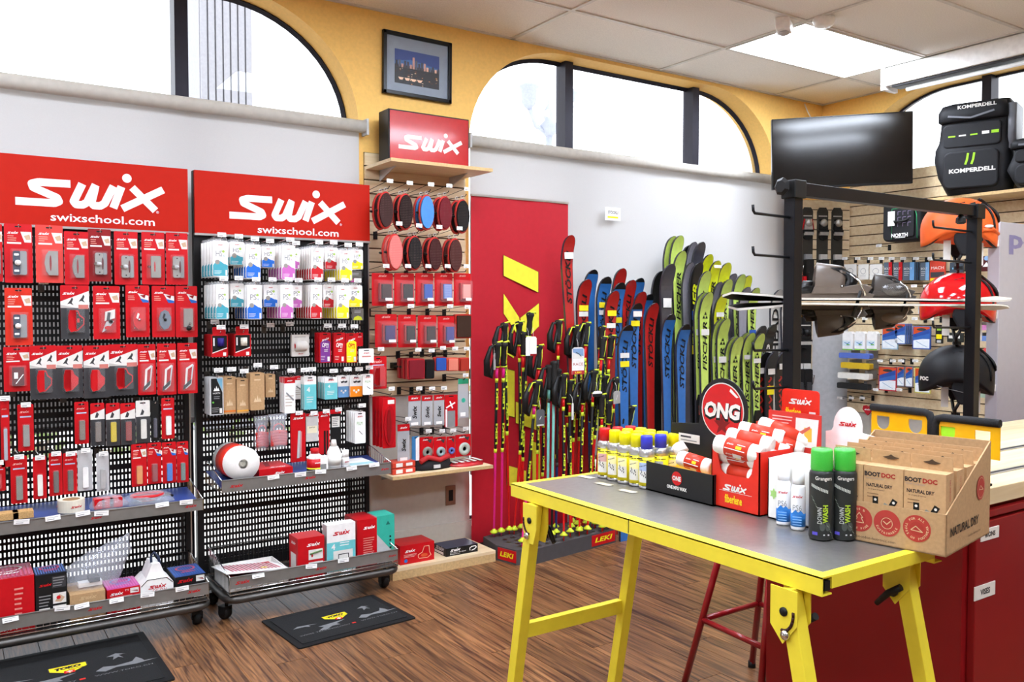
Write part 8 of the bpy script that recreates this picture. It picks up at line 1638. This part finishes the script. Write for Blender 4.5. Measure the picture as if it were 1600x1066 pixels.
# ================================================================ stool behind the table
SR = mat('stool_red', '8e141a', .3, coat=.4); o = emp('stool', 'dark red tubular stool behind the yellow table', 'stool', (0, 0, 0))
LB = [W(1050, 1135, 'z', 0.0), W(1182, 1160, 'z', 0.0)]
A0 = W(1125, 866, 'x', 2.36); A1 = W(1070, 1066, 'x', 2.26); B0 = W(1205, 872, 'x', 2.36); B1_ = W(1190, 1066, 'x', 2.26)
def ext(p, q, z): t = (z - p.z) / (q.z - p.z); return p + (q - p) * t
LA = (ext(A0, A1, .70), ext(A0, A1, .005)); LBb = (ext(B0, B1_, .70), ext(B0, B1_, .005)); dx = Vector((.3, 0, 0)); 
L3 = (LA[0] + Vector((.2, -.0, 0)), LA[1] + Vector((.38, .0, 0))); L4 = (LBb[0] + Vector((.2, 0, 0)), LBb[1] + Vector((.38, 0, 0)))
for P in (LA, LBb, L3, L4): b = MB(); b.tube(P, .0125, SR, 12); b.lathe([(.015, 0), (.015, .025)], BLK, 10, tuple(P[1] - Vector((0, 0, .005)))); obj('leg', b, o)
zz = .27
for P, Q in ((LA, LBb), (LBb, L4), (L4, L3), (L3, LA)): b = MB(); b.tube((ext(*P, zz), ext(*Q, zz)), .0105, SR, 10); obj('rung', b, o)
cs_ = (LA[0] + L4[0]) / 2; b = MB(); b.lathe([(.001, 0), (.17, 0), (.18, .015), (.17, .035), (.001, .04)], C('1a1a1a', .6), 24, (cs_.x, cs_.y, .70)); obj('seat', b, o)
# ================================================================ door mats
MATB = mat('mat_rubber', '1d1d1e', .95, bump=.6, scale=500); MG = C('77787a', .9)
def doormat(P, label):
    A, B_, C_, D_ = [W(px, py, 'z', 0) for px, py in P]   # back-left, back-right, front-right, front-left
    ux = (B_ - A + C_ - D_) / 2; w = ux.length; ang = math.atan2(ux.y, ux.x); uy = Vector((-math.sin(ang), math.cos(ang), 0)); dd = abs((A - D_).dot(uy)); c = (A + B_ + C_ + D_) / 4
    o = emp('door_mat', label, 'mat', (c.x, c.y, 0), ang); b = MB(); b.prism(rrect(-w / 2, -dd / 2, w / 2, dd / 2, .01), 0, .006, C('111112', .7), 'z'); b.prism(rrect(-w / 2 + .03, -dd / 2 + .03, w / 2 - .03, dd / 2 - .03, .006), .006, .009, MATB, 'z'); obj('rubber', b, o)
    b = MB(); b.T = Matrix.Translation((0, 0, .0095)) @ Matrix.Rotation(R(-90), 4, 'X')
    S = [(-.062, .045), (.062, .045), (.062, .01), (.0, -.035), (-.062, .01)]; sc_ = w / .62; T = lambda p, k=1, ox=0, oz=.02: [(ox + a * sc_ * k, oz * sc_ + c * sc_ * k) for a, c in p]
    b.flat(T(S, 1.08), -.0003, BLK); b.flat(T(S), -.0006, C('f0d81c', .7)); b.text('TOKO', 0, .043 * sc_, .022 * sc_, -.0009, BLK, w=.09 * sc_, shear=.2, bold=.08, ang=4); b.rect(-.018 * sc_, -.012 * sc_, .018 * sc_, .012 * sc_, -.0009, C('d02018', .7)); b.rect(-.01 * sc_, -.003 * sc_, .01 * sc_, .003 * sc_, -.0012, WHT); b.rect(-.003 * sc_, -.009 * sc_, .003 * sc_, .009 * sc_, -.0012, WHT); b.rect(.0, .018 * sc_, .05 * sc_, .022 * sc_, -.0012, BLK)
    def fig(ox, oz, P): b.flat([(ox * sc_ + a * sc_, oz * sc_ + c * sc_) for a, c in P], -.0004, MG)
    fig(.17, .045, [(-.035, .02), (0, .04), (.035, .015), (.025, .02), (.008, .018), (.02, -.02), (.004, -.002), (-.018, -.02), (-.01, .012)]); fig(-.19, .0, [(-.05, .0), (-.02, .02), (.03, .012), (.075, .0), (.03, .003), (.03, -.018), (.01, -.002), (-.02, .0)]); fig(.17, -.045, [(-.09, -.01), (-.06, .02), (-.02, .005), (.04, .015), (.06, .05), (.075, .02), (.08, -.002), (.13, -.004), (.05, -.018), (-.02, -.01), (-.06, -.03)]); fig(-.07, -.06, [(-.08, -.03), (-.04, 0), (-.06, .02), (0, .025), (.09, .035), (.03, .008), (.04, -.015), (0, -.01), (-.04, -.035)])
    b.text('WWW.TOKO.CH', .17 * sc_, -.098 * sc_, .012 * sc_, -.0005, MG, w=.2 * sc_); b.text('SWISS TECHNOLOGY', -.12 * sc_, -.1 * sc_, .012 * sc_, -.0005, MG, w=.26 * sc_); b.rect(.02 * sc_, -.105 * sc_, .04 * sc_, -.092 * sc_, -.0006, C('c02820', .7)); obj('print', b, o)
doormat(((409, 972), (586, 932), (646, 966), (466, 1016)), 'black printed rubber mat with yellow shield in front of the right rack')
doormat(((-60, 1046), (228, 1001), (268, 1048), (-30, 1135)), 'black printed rubber mat with yellow shield in front of the left rack')
for o in list(bpy.data.objects):
    if o.type == 'EMPTY': o.empty_display_size = .02
